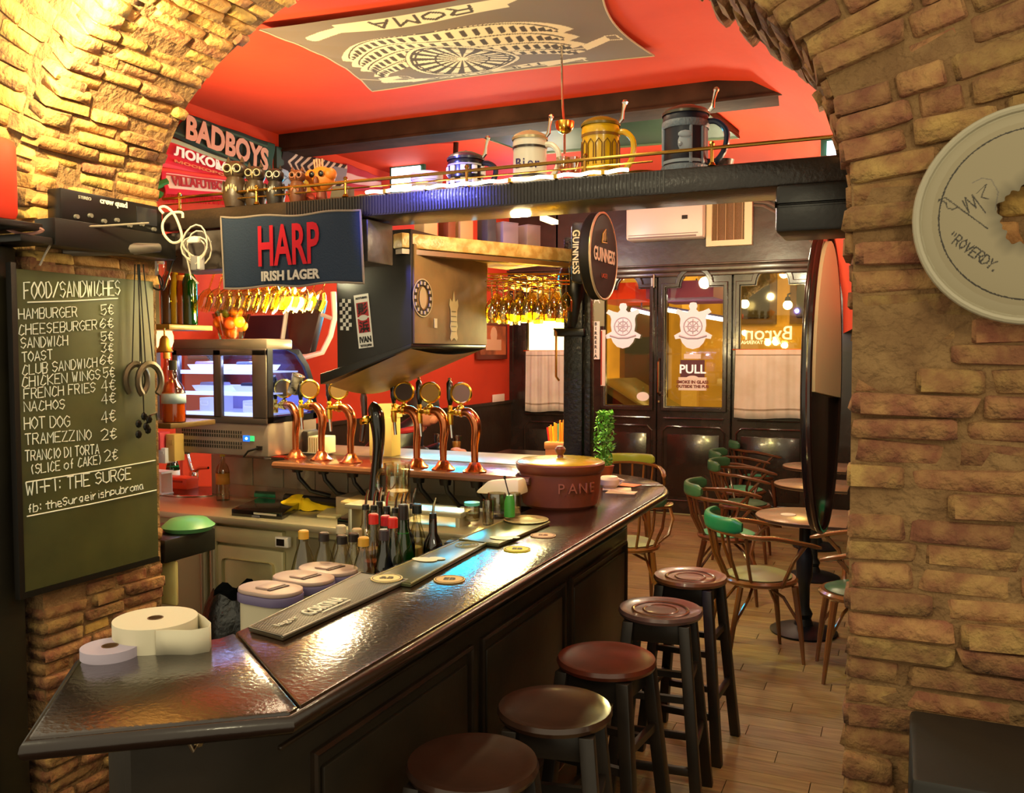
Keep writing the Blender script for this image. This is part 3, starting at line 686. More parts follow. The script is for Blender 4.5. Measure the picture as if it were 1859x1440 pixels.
x, y = at(1322, 968, .47); armchair(x - .0, y, R(-80), 'bentwood armchair left of the first table, dark green pad on its back', CWD, GRND, TEAL)
x, y = at(1352, 914, .47); armchair(x, y, R(-88), 'bentwood armchair beside the second table, its arm touching the tabletop', CWD, GRND, GRND)
x, y = at(1348, 889, .47); armchair(x, y, R(-84), 'bentwood armchair just beyond the second table, wide dark green pad', CWD, GRND, TEAL)
x, y = at(1376, 862, .47); armchair(x, y, R(-84), 'bentwood armchair left of the third table, nearest the doors', CWD, GRND, TEAL)
x, y = at(1440, 852, .47); armchair(x, y, R(180), 'bentwood armchair behind the third table, long pad against the doors', CWD, GRND, TEAL)
x, y = at(1562, 1072, .47); armchair(x, y, R(100), 'bentwood armchair half hidden by the right brick pier', CW, GRN, GRND)
x, y = at(1140, 985, .47); armchair(x, y, R(20), 'bentwood armchair under the far corner of the bar', CW, GRND, PALEG)
x, y = at(1140, 905, .47); armchair(x, y, R(200), 'green-padded armchair standing beyond the rounded bar corner', CW, mt('#8fa03c', .3), PALEG)
# ---- tables
TT = mt('#a08163', .22, bump=(12, .1, .002), spots=(6, '#7d6048', .5)); 
def table(px, py, label, mats):
    p = PZ(px, py, .74); t = thing('cafe_table', label, 'table', (p.x, p.y, 0), 0, 'round-fronted pedestal tables')
    o = circ(0, 0, .30, 24, None, 90, 270); poly = [(a, b_) for a, b_ in o] + [(.26, -.30), (.26, .30)]
    q = MB(); q.prism(poly, .715, .74); q.build('tabletop', TT, t, bevel=.004)
    q = MB(); q.prism([(a * 1.006, b_ * 1.006) for a, b_ in o] + [(.262, -.302), (.262, .302)], .720, .735); q.build('edge_band', mt('#3d2b20', .3), t)
    q = MB(); q.lathe([(0, 0), (.2, 0), (.205, .012), (.16, .03), (.06, .05), (.045, .09), (.055, .12), (.035, .16), (.035, .30), (.05, .36), (.05, .48), (.035, .54), (.035, .68), (.1, .70), (.1, .716), (0, .716)], seg=28); q.build('pedestal', mt('#20242a', .4, .4), t)
    for i, (dx, dy, l) in enumerate(mats):
        q = MB(); q.lathe([(0, 0), (.047, 0), (.047, .003), (0, .003)], seg=20); o = q.build('beer_mat', mt('#ece2cb', .8)); o.location = (p.x + dx, p.y + dy, .7405); tag(o, l, 'coaster', 'cream beer mats on the tables')
    return t
table(1462, 936, 'first pedestal table behind the brick pier, one beer mat on it', [(-.1, -.02, 'single cream beer mat on the first table')])
table(1478, 878, 'second pedestal table with three beer mats', [(-.02, -.1, 'front beer mat on the second table'), (.1, .05, 'right-hand beer mat on the second table, by the edge'), (-.03, .15, 'back beer mat on the second table')])
table(1484, 846, 'third pedestal table, farthest, against the doors', [(-.06, -.02, 'left beer mat on the third table'), (.1, -.08, 'front right beer mat on the third table'), (.08, .14, 'back right beer mat on the third table')])
# ---- overhead shelf beam with brass rail
bm_ = thing('shelf_beam', 'black overhead beam with a brass gallery rail carrying the steins', 'shelf')
q = MB(); q.b2((-2.84, 2.80, 2.265), (-.08, 3.06, 2.345)); q.build('beam', mt('#241d19', .3, bump=(60, .4, .004), spots=(5, '#3a302a', .6), coat=.2), bm_, bevel=.008)
q = MB()
for k in range(120): q.b2((-2.2 + k * .0125, 2.797, 2.272), (-2.2 + k * .0125 + .005, 2.801, 2.340))
tag(q.build('ribbed_edging', mt('#2b2622', .3), bm_, smooth=False), kind='stuff')
q = MB(); q.b2((-.36, 2.765, 2.12), (-.085, 3.0, 2.262)); q.b2((-.36, 2.762, 2.20), (-.085, 2.768, 2.206)); q.build('end_bracket', mt('#1a1613', .35, bump=(20, .3, .005)), bm_, bevel=.012)
q = MB(); q.tube([(-2.84, 2.81, 2.40), (-.1, 2.81, 2.40)], .0062, 8); q.tube([(-2.84, 2.81, 2.375), (-.75, 2.81, 2.375)], .003, 6); q.build('brass_rail', mt('#c79a4a', .22, 1), bm_)
for x in (-2.75, -2.35, -1.93, -1.42, -.98, -.56):
    q = MB(); q.tube([(x, 2.81, 2.345), (x, 2.81, 2.41)], .0055, 8); q.ball((x, 2.81, 2.413), .009, 8); q.lathe([(0, 0), (.014, 0), (.008, .01), (0, .01)], (x, 2.81, 2.345), 10); q.build('rail_post', mt('#b98c40', .25, 1), bm_)
ra_, rb_ = PY(664, 374, 2.795).x, PY(1140, 326, 2.795).x
rl = thing('rope_light', 'glowing warm white rope light wavering along the shelf edge below the steins', 'rope light')
q = MB(); q.tube([(ra_ + (rb_ - ra_) * i / 60, 2.797 + .002 * math.sin(i * 1.3), 2.352 + .0025 * math.sin(i * 1.1)) for i in range(61)], .0065, 6); q.build('tube', mt('#fff0c8', .4, emit=4.5), rl)
for i in range(6): x = ra_ + (rb_ - ra_) * (i + .5) / 6; q = MB(); q.box((x, 2.797, 2.350), (.012, .018, .014)); q.build('clip', BRASS, rl)
# thin support under the left end: wall plate
q = MB(); q.b2((-2.84, 2.82, 2.10), (-1.84, 3.0, 2.26)); q.build('lower_beam', mt('#3a3330', .4, bump=(18, .5, .008), spots=(9, '#66605f', .7)), bm_, bevel=.006)
# ---- oblique glass-rack beam
P1 = V((-1.86, 3.10, 2.215)); P2 = V((-1.43, 3.93, 2.215)); dr = (P2 - P1).normalized(); sd = V((dr.y, -dr.x, 0))
gb = thing('rack_beam', 'pale gilded beam running back from the hood over the wine glasses', 'shelf')
q = MB(); L_ = (P2 - P1).length
q.hex([P1 + V((0, 0, -.03)), P2 + V((0, 0, -.03)), P2 - sd * .5 + V((0, 0, -.03)), P1 - sd * .3 + V((0, 0, -.03)), P1 + V((0, 0, .03)), P2 + V((0, 0, .03)), P2 - sd * .5 + V((0, 0, .03)), P1 - sd * .3 + V((0, 0, .03))])
q.build('board', mt('#b08a48', .35, bump=(40, .7, .006), spots=(20, '#e6cd8a', .8)), gb, bevel=.004)
q = MB(); q.hex([P1 + V((0, 0, -.055)), P2 + V((0, 0, -.055)), P2 - sd * .05 + V((0, 0, -.055)), P1 - sd * .05 + V((0, 0, -.055)), P1 + V((0, 0, -.035)), P2 + V((0, 0, -.035)), P2 - sd * .05 + V((0, 0, -.035)), P1 - sd * .05 + V((0, 0, -.035))]); q.build('under_strip', mt('#6e4a20', .35), gb)
# things standing on it: boxes
for i, (s, wd, c_, hh, lab) in enumerate(((.22, .07, '#b89a72', .12, 'tan carton on the gilded beam, nearest the hood'), (.33, .04, '#7a3a1c', .13, 'narrow red-brown box on the gilded beam'), (.41, .07, '#b78e5e', .13, 'pale wooden box on the gilded beam'), (.55, .05, '#3d3c44', .12, 'dark grey box on the gilded beam'), (.66, .09, '#86788a', .11, 'mauve-grey box on the gilded beam'), (.80, .08, '#8c7a80', .11, 'greyish box at the far end of the gilded beam'))):
    p = P1 + dr * s - sd * .16; q = MB(); q.box((0, 0, hh / 2), (.08, wd, hh)); q.box((0, 0, hh + .001), (.082, wd + .002, .006)); o = q.build('storage_box', mt(c_, .6, bump=(10, .2, .004)), bevel=.003); o.location = p + V((0, 0, .031)); o.rotation_euler = (0, 0, math.atan2(dr.y, dr.x) - math.pi / 2); tag(o, lab, 'box', 'boxes on the gilded beam')
# ---- extractor hood
hd = thing('extractor_hood', 'black box-shaped extractor hood with stickers and a slanted lower lip', 'extractor hood')
K = PT(747, 626, 3.60); hx, hy = K.x, K.y; hx2 = hx - .30; yb = PX(882, 612, hx).y; zt_ = 2.262; zk = K.z
lipz = PY(606, 694, hy).z + .035; xl = PY(612, 650, hy).x
q = MB(); q.hex([(xl, hy, lipz), (hx, hy, zk), (hx, yb, zk), (xl, yb, lipz), (xl, hy, zt_), (hx, hy, zt_), (hx, yb, zt_), (xl, yb, zt_)]); q.build('casing', mt('#22201f', .38, bump=(5, .2, .01), spots=(4, '#33302e', .6)), hd, bevel=.004)
q = MB(); q.hex([(hx + .001, hy + .012, zk + .006), (hx + .008, hy + .012, zk + .006), (hx + .008, yb - .006, zk + .006), (hx + .001, yb - .006, zk + .006), (hx + .001, hy + .012, zt_ - .06), (hx + .008, hy + .012, zt_ - .06), (hx + .008, yb - .006, zt_ - .06), (hx + .001, yb - .006, zt_ - .06)]); q.build('side_panel', mt('#8a6d46', .6, 0, bump=(5, .3, .01), spots=(4, '#5c4a34', .8)), hd)
q = MB(); q.hex([(xl - .075, hy - .02, lipz - .045), (hx, hy - .004, zk - .012), (hx, yb, zk - .012), (xl - .075, yb, lipz - .045), (xl - .075, hy - .02, lipz + .0), (hx, hy - .004, zk + .004), (hx, yb, zk + .004), (xl - .075, yb, lipz + .0)]); q.build('lip', mt('#1d1b1a', .35), hd, bevel=.003)
def under(u, v):
    x = (xl - .05) * (1 - u) + (hx - .01) * u; z = (lipz - .05) * (1 - u) + (zk - .016) * u; return V((x, hy + .01 + (yb - hy - .02) * v, z - .05 * math.sin(math.pi * v) * (1 - u * .5)))
q = MB(); q.grid(under, 10, 12); q.build('filter_tray', mt('#a08648', .4, .3, bump=(7, .4, .01), spots=(5, '#7a6636', .7)), hd)
# stickers on the hood
Mh = lambda px, py, o=.003, r=0: frame(PY(px, py, hy - o), (math.cos(r), 0, math.sin(r)), (-math.sin(r), 0, math.cos(r)))
c0 = PY(600 + 14 + 14, 571, hy); chk = thing('checker_sticker', None, None); chk.parent = hd
for j in range(8):
    for i in range(4):
        q = MB(); q.box((0, 0, 0), (.0142, .001, .0162)); o = q.build('check_square', mt('#ece8e2' if (i + j) % 2 else '#15130f', .5), chk, smooth=False); p = PY(616, 546, hy - .0015); o.location = (p.x + .007 + i * .0145 + j * .0006, p.y, p.z - j * .0166 - i * .001)
ra = R(-4)
st = shape2d([[(-.036, -.112), (.036, -.112), (.036, .112), (-.036, .112)]], .0015, mt('#f0ece6', .5), 'name_sticker', hd, frame(PY(660, 583, hy - .002), (1, 0, .11), (-.11, 0, 1)))
Ms = lambda dy, o=.0035: frame(PY(660, 583, hy - o) + V((-.11 * dy, 0, dy)), (1, 0, .11), (-.11, 0, 1))
for dy in (.048, -.018): shape2d([[(-.028, -.03), (.028, -.03), (.028, .03), (-.028, .03)]], .001, mt('#b3202a', .5), 'red_field', st, Ms(dy))
text('影', .05, mt('#1b1512', .5), st, Ms(.048, .0045), bold=.001); text('浜', .05, mt('#1b1512', .5), st, Ms(-.028, .0045), bold=.001)
shape2d([circ(0, 0, .022, 16, .012)], .001, mt('#d8d4ce', .5), 'sticker_emblem', st, Ms(.014, .0046))
text('IVAN', .034, mt('#151210', .5), st, Ms(-.078), bold=.0016, fit=.058); text('NOTTURNO', .012, mt('#151210', .5), st, Ms(.096), bold=.0006, fit=.056); text('TATTOO JAPAN', .012, mt('#151210', .5), st, Ms(-.102), bold=.0006, fit=.056)
# badges on the hood's lit side
Mx = lambda px, py, o=.012: frame(PX(px, py, hx + o), (0, 1, 0), (0, 0, 1))
r_ = shape2d([circ(0, 0, .078, 32, .075), circ(0, 0, .05, 32, .05)], .0015, mt('#2e261c', .5), 'round_badge', hd, Mx(768, 541))
shape2d([circ(0, 0, .083, 32, .08), circ(0, 0, .078, 32, .075)], .0015, mt('#b6a888', .5), 'badge_rim', r_, Mx(768, 541)); shape2d([circ(0, 0, .03, 20, .045)], .0015, mt('#b3a07c', .5), 'badge_centre', r_, Mx(768, 541))
for k in range(14):
    a = 2 * math.pi * k / 14; q = MB(); q.box((0, 0, 0), (.004, .012, .014)); o = q.build('badge_letter', mt('#b6a888', .5), r_, smooth=False); o.location = PX(768, 541, hx + .014) + V((0, .064 * math.cos(a), .062 * math.sin(a)))
half = [(.0, .17), (.012, .12), (.02, .1), (.05, .12), (.06, .08), (.045, .05), (.04, -.02), (.05, -.05), (.035, -.08), (.05, -.12), (.035, -.14), (0, -.12)]
pp = [(-x, y) for x, y in half[::-1][:-1]] + half[:-1]
cr = shape2d([pp], .002, mt('#b0a078', .5), 'crest_sticker', hd, frame(PX(824, 578, hx + .012), (0, 1, 0), (0, 0, 1)) @ Matrix.Scale(.72, 4))
for k in range(5): q = MB(); q.box((0, 0, 0), (.002, .05 - .006 * abs(k - 2), .003)); o = q.build('crest_line', mt('#5a4a30', .5), cr, smooth=False); o.location = PX(824, 578, hx + .0145) + V((0, 0, .03 - k * .022))
shape2d([[(-.013, -.02), (.013, -.02), (.013, .02), (-.013, .02)]], .0015, mt('#c9bd9a', .5), 'small_label', hd, Mx(791, 587))
# ---- structural column with fittings
cp = PT(1046, 700, 4.42); cl = thing('iron_column', 'black hammered iron column standing on the bar behind the pot', 'column', (cp.x, cp.y, BT))
q = MB(); q.b2((-.055, -.04, 0), (.045, .04, 1.25)); q.b2((.05, -.03, 0), (.085, .03, 1.25)); q.build('shaft', mt('#1d1d19', .25, .3, bump=(60, .8, .006)), cl, bevel=.008)
q = MB(); q.b2((-.10, -.06, .76), (.06, .05, .80)); q.lathe([(.0, .80), (.045, .80), (.06, .9), (.085, 1.05), (.07, 1.1), (0, 1.1)], (-.01, 0, 0), 14); q.build('bracket', mt('#171513', .3, .3), cl, bevel=.006)
q = MB(); q.tube([(-.075, -.045, .54), (-.085, -.06, .56), (-.085, -.06, .78), (-.10, -.05, .80)], .006); q.build('hook_rod', mt('#c48a3c', .3, 1), cl)
# round double-sided sign on the column
sg = thing('round_pub_sign', 'round black beer sign with pale rim, facing sideways off the column', 'sign')
c_ = PT(1086, 466, 4.05); rr = .197
q = MB(); Mr = frame(c_, (0, 1, 0), (0, 0, 1)); q.lathe([(0, -.03), (rr - .01, -.03), (rr, -.02), (rr, .02), (rr - .01, .03), (0, .026)], seg=40, M=Mr); q.build('disc', mt('#12100e', .6, spec=.2), sg)
q = MB(); q.tube([Mr @ V((rr * math.cos(R(a)), rr * math.sin(R(a)), .026)) for a in range(0, 360, 9)], .006, 8, closed=True); q.build('rim', mt('#cfc3a4', .3, .6), sg)
q = MB(); q.b2(c_ + V((-.12, -.05, -.12)), c_ + V((-.028, .05, .16))); q.build('mounting_box', mt('#1a1715', .4), sg, bevel=.02)
text('GUINNESS', .085, mt('#e8dcc2', .5), sg, frame(c_ + V((.031, 0, .0)), (0, 1, 0), (0, 0, 1)), bold=.002, fit=.31)
text('LAGER', .03, mt('#b3502c', .5), sg, frame(c_ + V((.031, 0, -.09)), (0, 1, 0), (0, 0, 1)))
q = MB(); hp = [V((0, -.045, -.05)), V((0, -.03, .0)), V((0, .02, .03)), V((0, .04, -.045)), V((0, -.045, -.05))]; q.tube([c_ + V((.03, 0, .10)) + h_ * .8 for h_ in hp], .004, 6); [q.tube([c_ + V((.03, k * .012 - .02, .07)), c_ + V((.03, k * .012 - .02, .105 + .003 * k))], .0015, 4) for k in range(4)]; q.build('harp_emblem', mt('#d9b35a', .4), sg)
text('GUINNESS', .05, mt('#d8ccb2', .5), sg, frame(c_ + V((-.09, -.052, .02)), (0, 0, -1), (1, 0, 0)), fit=.2, bold=.001)
# ---- blackboard on the left jamb
XJ = -2.80
bb = thing('blackboard_menu', 'tall green-black chalk menu board of food prices on the left pier', 'blackboard')
y0b, y1b = PX(36, 800, XJ).y, PX(284, 800, XJ).y; zb0, zb1 = PX(50, 1075, XJ).z, PX(22, 487, XJ).z
q = MB(); q.b2((XJ - .02, y0b, zb0), (XJ, y1b, zb1)); q.build('board', mt('#3f421f', .6, bump=(14, .15, .003), spots=(3.2, '#57592c', .8)), bb, bevel=.003)
q = MB(); q.b2((XJ - .02, y0b - .02, zb0 - .02), (XJ + .006, y0b, zb1 + .02)); q.b2((XJ - .02, y0b - .02, zb0 - .02), (XJ + .004, y1b, zb0)); q.build('frame', BLK, bb)
CH = mt('#e6e4cc', .9, emit=.08)
rows = [('FOOD/SANDWICHES', 44, 543, 218, 536, 30), ('HAMBURGER', 34, 580, 140, 575, 19), ('CHEESEBURGER', 34, 609, 176, 598, 19), ('SANDWICH', 38, 633, 123, 627, 19), ('TOAST', 40, 658, 95, 652, 18), ('CLUB SANDWICH', 41, 682, 176, 666, 19),
        ('CHICKEN WINGS', 40, 704, 182, 688, 19), ('FRENCH FRIES', 44, 725, 173, 712, 19), ('NACHOS', 44, 748, 118, 742, 18), ('HOT DOG', 44, 780, 127, 775, 22), ('TRAMEZZINO', 46, 808, 166, 798, 20), ('TRANCIO DI TORTA', 46, 838, 180, 824, 19), ('(SLICE of CAKE)', 54, 862, 186, 842, 18),
        ('WI-FI: THE SURGE', 48, 900, 238, 870, 24), ('fb: theSurgeirishpubroma', 50, 932, 260, 888, 15),
        ('5€', 184, 573, 206, 571, 19), ('6€', 182, 597, 206, 595, 18), ('5€', 184, 620, 206, 619, 17), ('3€', 184, 640, 206, 639, 16), ('6€', 182, 663, 206, 661, 18), ('5€', 188, 687, 208, 685, 19), ('4€', 184, 712, 210, 708, 20), ('4€', 184, 735, 210, 731, 19), ('4€', 184, 770, 210, 764, 21), ('2€', 184, 800, 212, 796, 20), ('2€', 190, 838, 214, 834, 20)]
for s_, x0, y0, x1, y1, hp in rows:
    p0, p1 = PX(x0, y0, XJ + .003), PX(x1, y1, XJ + .003); hh = (PX(x0, y0 - hp, XJ + .003) - p0).length
    handwrite(s_, p0, p1, (0, 0, 1), hh, CH, bb, 'chalk_price' if '€' in s_ else 'chalk_line', r=.0022 if hp < 24 else .0027)
q = MB()
for (x0, y0), (x1, y1) in (((50, 549), (214, 542)), ((47, 876), (282, 836)), ((49, 938), (284, 890))): q.tube([PX(x0, y0, XJ + .003), PX((x0 + x1) / 2, (y0 + y1) / 2 + 1, XJ + .003), PX(x1, y1, XJ + .003)], .0025, 4)
q.build('chalk_rule', CH, bb)
# black door post left of the board
q = MB(); q.b2((-3.5, 2.02, 0), (-2.862, 2.15, 2.13)); q.b2((-2.90, 2.0, 0), (-2.855, 2.03, 2.13)); tag(q.build('dark_post', mt('#1e1a14', .4, bump=(5, .2, .01), spots=(3, '#35301f', .6)), bevel=.01), 'black wooden door post at the left edge', 'post')
# ---- steel worktop behind the bar
wk = thing('steel_worktop', 'long stainless steel worktop behind the bar', 'worktop')
WZ = .95; wy0 = PZ(285, 925, WZ).y; wy0 = (wy0 + PZ(660, 966, WZ).y) / 2; wy1 = 4.02
q = MB(); q.b2((XL + .05, wy0, WZ - .035), (-2.0 + .28, wy1, WZ)); q.build('slab', STEEL, wk, bevel=.006)
q = MB(); q.b2((XL + .05, wy0 + .06, 0), (-1.75, wy0 + .09, WZ - .035)); q.build('front', STEELD, wk)
q = MB(); q.b2((-3.6, 3.885, WZ), (-1.72, 3.92, 1.18)); q.build('splash_riser', mt('#9a8d78', .35, .5, bump=(6, .3, .01)), wk)
for i in range(9):
    q = MB(); x = -3.5 + i * .21; q.b2((x, 3.872, WZ + .07), (x + .205, 3.886, 1.175)); q.build('tile', mt('#a39a86', .35, spots=(6, '#8a7f6a', .5)), wk, bevel=.003)
q = MB(); q.b2((-2.55, 3.60, WZ), (-1.72, 3.87, WZ + .10)); q.build('raised_ledge', STEEL, wk, bevel=.006)
for x0, x1 in ((PY(383, 1000, wy0).x, PY(505, 1000, wy0).x),):
    q = MB(); q.b2((x0, wy0 + .035, .30), (x1, wy0 + .06, .80)); q.build('fridge_door', STEELD, wk, bevel=.012)
    q = MB(); q.b2((x0 + .05, wy0 + .022, .36), (x1 - .05, wy0 + .036, .74)); q.build('door_panel', mt('#c0b88c', .35, .6, bump=(4, .5, .02)), wk, bevel=.02)
    q = MB(); q.b2((x0 - .01, wy0 + .03, .815), (x1, wy0 + .06, .895)); q.build('header', STEELD, wk, bevel=.004)
for px in (360, 378): q = MB(); x = PY(px, 1000, wy0).x; q.tube([(x, wy0 + .04, 0), (x, wy0 + .04, WZ - .035)], .022, 10); q.build('leg', STEEL, wk)
q = MB(); p = PY(514, 984, wy0 + .02); q.box(p, (.075, .03, .05)); q.build('thermometer', WHITE, wk, bevel=.004)
q = MB(); q.box(p + V((-.004, -.016, 0)), (.045, .004, .032)); q.build('thermometer_screen', BLK, wk)
q = MB(); q.b2((PY(530, 1000, wy0).x, wy0 + .03, .2), (-1.78, wy0 + .06, .88)); q.build('dark_door', mt('#8a8468', .4, .5), wk, bevel=.006)
# sink
sk = PZ(352, 893, WZ); 
q = MB(); q.lathe([(.17, -.10), (.175, 0), (.185, .006), (.20, .004), (.20, 0), (.178, -.004)], (sk.x, sk.y, WZ + .002), 32, sx=1.15, sy=.95); q.build('sink_rim', CHROME, wk)
q = MB(); q.lathe([(0, 0), (.175, 0), (.175, .003), (0, .003)], (sk.x, sk.y, WZ + .001), 28, sx=1.15, sy=.95); q.build('sink_bowl', mt('#6e675a', .2, 1), wk)
fc = thing('sink_tap', 'chrome single-lever mixer tap at the round sink', 'tap', tuple(PZ(352, 872, WZ)))
q = MB(); q.lathe([(0, 0), (.03, 0), (.028, .05), (.02, .06), (0, .06)], seg=14); q.build('base', CHROME, fc)
q = MB(); q.tube([(0, 0, .03), (-.03, 0, .10), (-.06, 0, .20), (-.09, -.01, .225), (-.13, -.02, .20)], [.016, .013, .012, .012, .014], 10); q.build('spout', CHROME, fc)
q = MB(); q.tube([(0, 0, .05), (.05, 0, .08), (.12, 0, .085)], [.018, .012, .009], 8); q.build('lever', CHROME, fc)
# ---- tap shelf with six taps
sh = thing('tap_shelf', 'dark wooden shelf carrying the beer taps', 'shelf'); SZ = 1.22
sy0 = 3.50; sx0, sx1 = PY(497, 840, 3.5).x, PY(962, 880, 3.5).x
q = MB(); q.b2((sx0, sy0, SZ - .035), (sx1, 3.98, SZ)); q.build('board', mt('#4c2b1c', .22, bump=(14, .2, .004), spots=(5, '#6e442c', .6), coat=.4), sh, bevel=.008)
q = MB(); q.b2((sx0 - .7, 3.86, SZ - .02), (sx1, 4.25, SZ + .004)); q.build('rear_board', mt('#6f6451', .3, spots=(5, '#4f4434', .6)), sh, bevel=.004)
q = MB(); q.tube([(sx0, sy0, SZ - .018), (sx1, sy0, SZ - .018)], .018, 8); q.build('nosing', mt('#7a5038', .2, coat=.4), sh)
taps = [(537, 832, 'leftmost copper beer tap, a yellow tag hanging from its spout'), (584, 835, 'second copper beer tap, wearing an upturned printed glass'), (637, 840, 'third copper beer tap, black handle'), (757, 849, 'fourth copper beer tap, right of the black pump'), (805, 853, 'fifth copper beer tap, medallion showing dull bronze'), (862, 857, 'rightmost copper beer tap')]
for i, (px, py, lab) in enumerate(taps):
    p = PZ(px, py, SZ); t = thing('beer_tap', lab, 'beer tap', (p.x, p.y, SZ), 0, 'copper swan-neck beer taps')
    q = MB(); q.lathe([(0, 0), (.058, 0), (.058, .006), (.04, .018), (.022, .045), (0, .045)], seg=8); q.build('foot', COPPER, t)
    q = MB(); q.tube([(0, 0, .03), (.0, 0, .12), (.008, 0, .19), (.0, 0, .235), (-.03, 0, .268), (-.07, 0, .27)], [.016, .017, .022, .024, .022, .018], 14, sm=4); q.build('swan_neck', COPPER, t)
    q = MB(); q.lathe([(0, 0), (.022, 0), (.024, .01), (.018, .02), (.02, .03), (.013, .04), (0, .04)], M=frame((-.06, 0, .27), (0, 1, 0), (0, 0, 1)) @ Matrix.Rotation(R(180), 4, 'X'), seg=12); q.ball((-.07, 0, .285), .018, 10); q.build('collar', GOLD, t)
    q = MB(); q.tube([(-.08, 0, .27), (-.135, 0, .262)], .012, 8); q.tube([(-.125, 0, .29), (-.125, 0, .24), (-.122, 0, .21)], [.008, .015, .011], 8); q.ball((-.125, 0, .29), .013, 8); q.build('faucet', GOLD, t)
    q = MB(); q.tube([(-.122, 0, .215), (-.116, 0, .15)], .008, 8); q.build('spout', CHROME, t)
    q = MB(); q.tube([(-.125, 0, .295), (-.125, 0, .33), (-.128, 0, .40), (-.128, 0, .415)], [.007, .016, .015, .006], 10); q.build('handle', BLKG, t)
    q = MB(); q.ball((-.128, 0, .418), .008, 8); q.build('handle_tip', CHROME, t)
    Md = frame((-.068, -.0, .355), (math.cos(.42), math.sin(.42), 0), (0, 0, 1))
    q = MB(); q.lathe([(0, -.008), (.044, -.008), (.05, -.004), (.05, .006), (.044, .010), (.040, .008)], M=Md, seg=26); q.tube([(-.068, 0, .29), (-.068, 0, .31)], .007, 8); q.build('medallion_rim', GOLD, t)
    q = MB(); q.lathe([(0, .007), (.042, .007), (.042, .004), (0, .004)], M=Md, seg=26); q.build('medallion_face', mt(['#8a6a3c', '#7d5a30', '#8f7040', '#3a2416', '#8c6428', '#7e6048'][i], .35, .5), t)
    if i == 0: q = MB(); q.box((-.118, -.01, .12), (.03, .006, .14)); tag(q.build('tag', mt('#f2c22a', .6), t, bevel=.002), 'yellow plastic tag')
    if i == 1: q = MB(); q.lathe([(.0, 0), (.034, 0), (.028, -.10), (.025, -.10), (.03, -.005)], M=Matrix.Translation((-.135, 0, .425)) @ Matrix.Rotation(R(24), 4, 'Y'), seg=18); tag(q.build('upturned_glass', mt('#8d8a80', .15, .3, spots=(25, '#1b1a18', 1)), t), 'upturned printed glass over the handle')
# hoses and brackets under the shelf
for i, (px, py, _) in enumerate(taps):
    p = PZ(px, py, SZ); q = MB(); q.lathe([(0, -.02), (.03, -.02), (.026, -.05), (0, -.05)], (p.x + .01, p.y, SZ - .02), 10); q.tube([(p.x + .01, p.y, SZ - .06), (p.x + .02, p.y, 1.12), (p.x + .06, p.y + .04, 1.05), (p.x + .14, p.y + .1, 1.02)], .011, 8)
    o = q.build('beer_hose', mt('#191512', .4)); tag(o, f'black beer hose under the {["leftmost", "second", "third", "fourth", "fifth", "rightmost"][i]} copper tap', 'hose', 'hoses under the tap shelf')
q = MB(); q.tube([(-2.95, 3.72, 1.0), (-2.6, 3.74, .99), (-2.35, 3.75, 1.02)], .022, 8); tag(q.build('beer_line', mt('#1d1916', .5)), 'thick black insulated beer line lying behind the worktop', 'hose')
# black pump column and tall handle
p = PT(668, 884, 4.0); pc = thing('black_beer_pump', 'glossy black curved beer pump column rising past the tap shelf', 'beer pump', (p.x, 3.43, WZ)); pc.scale = (1, 1, 1.6)
q = MB(); q.tube([(0, 0, 0), (0, 0, .04), (.0, 0, .12), (.012, 0, .2), (.02, 0, .26), (.01, 0, .32), (-.02, 0, .35)], [.05, .045, .028, .024, .028, .036, .02], 18, sm=4); q.build('column', BLKG, pc)
q = MB(); q.ball((-.02, -.04, .315), .019, 10, sc=(1, 1, .7)); q.tube([(-.02, -.02, .315), (-.03, -.07, .31)], .009); q.build('nozzle', GOLD, pc)
q = MB(); q.tube([(-.06, -.02, .25), (-.055, 0, .32), (-.06, 0, .375), (-.063, 0, .402)], [.011, .013, .017, .007], 10); q.build('handle', mt('#3a1a12', .2, coat=.5), pc)
q = MB(); q.tube([(-.0555, 0, .300), (-.056, 0, .312)], .0145, 10); q.ball((-.063, 0, .408), .009, 8); q.build('handle_band', CHROME, pc)
p = PZ(700, 828, SZ + .004); bxx = thing('card_dispenser', 'cream folded cardboard stand behind the black pump', 'cardboard stand', (p.x, p.y, SZ + .005))
q = MB(); q.b2((-.08, -.03, 0), (.055, .06, .20)); q.build('lower_box', mt('#c9b36a', .7), bxx, bevel=.003)
q = MB(); q.hex([(-.045, .0, .2), (.06, .0, .2), (.06, .07, .2), (-.045, .07, .2), (-.05, -.01, .27), (.065, -.01, .275), (.06, .07, .255), (-.04, .07, .25)]); q.build('upper_box', mt('#d4c07a', .7), bxx)
# ---- pastry display fridge
c1 = PZ(487, 826, SZ + .03); c0x = PY(318, 800, c1.y).x
fr = thing('display_fridge', 'countertop glass display fridge lit blue-white with curved front', 'fridge', (c1.x, c1.y, SZ + .017))
Wd = c1.x - c0x; ztop = PY(487, 621, c1.y).z - SZ; zgl = PY(487, 752, c1.y).z - SZ; zg0 = .155
Dp = .40
prof = [(0, 0), (Dp, 0), (Dp, .22), (Dp - .02, .36), (Dp - .07, .47), (Dp - .16, .555), (Dp - .24, ztop - .03), (0, ztop - .03)]
My = Matrix(((0, 0, 1, 0), (1, 0, 0, 0), (0, 1, 0, 0), (0, 0, 0, 1)))
def pr(lst, x0, x1, name, m, bevel=0):
    b = MB(); b.prism(lst, x0, x1, My); return b.build(name, m, fr, bevel=bevel)
GREYC = mt('#8c7f78', .35, .4, bump=(4, .1, .01)); DKG = mt('#2b2a2e', .3)
b = MB(); b.b2((-Wd, 0, 0), (0, Dp, .17)); b.build('base_cabinet', GREYC, fr, bevel=.008)
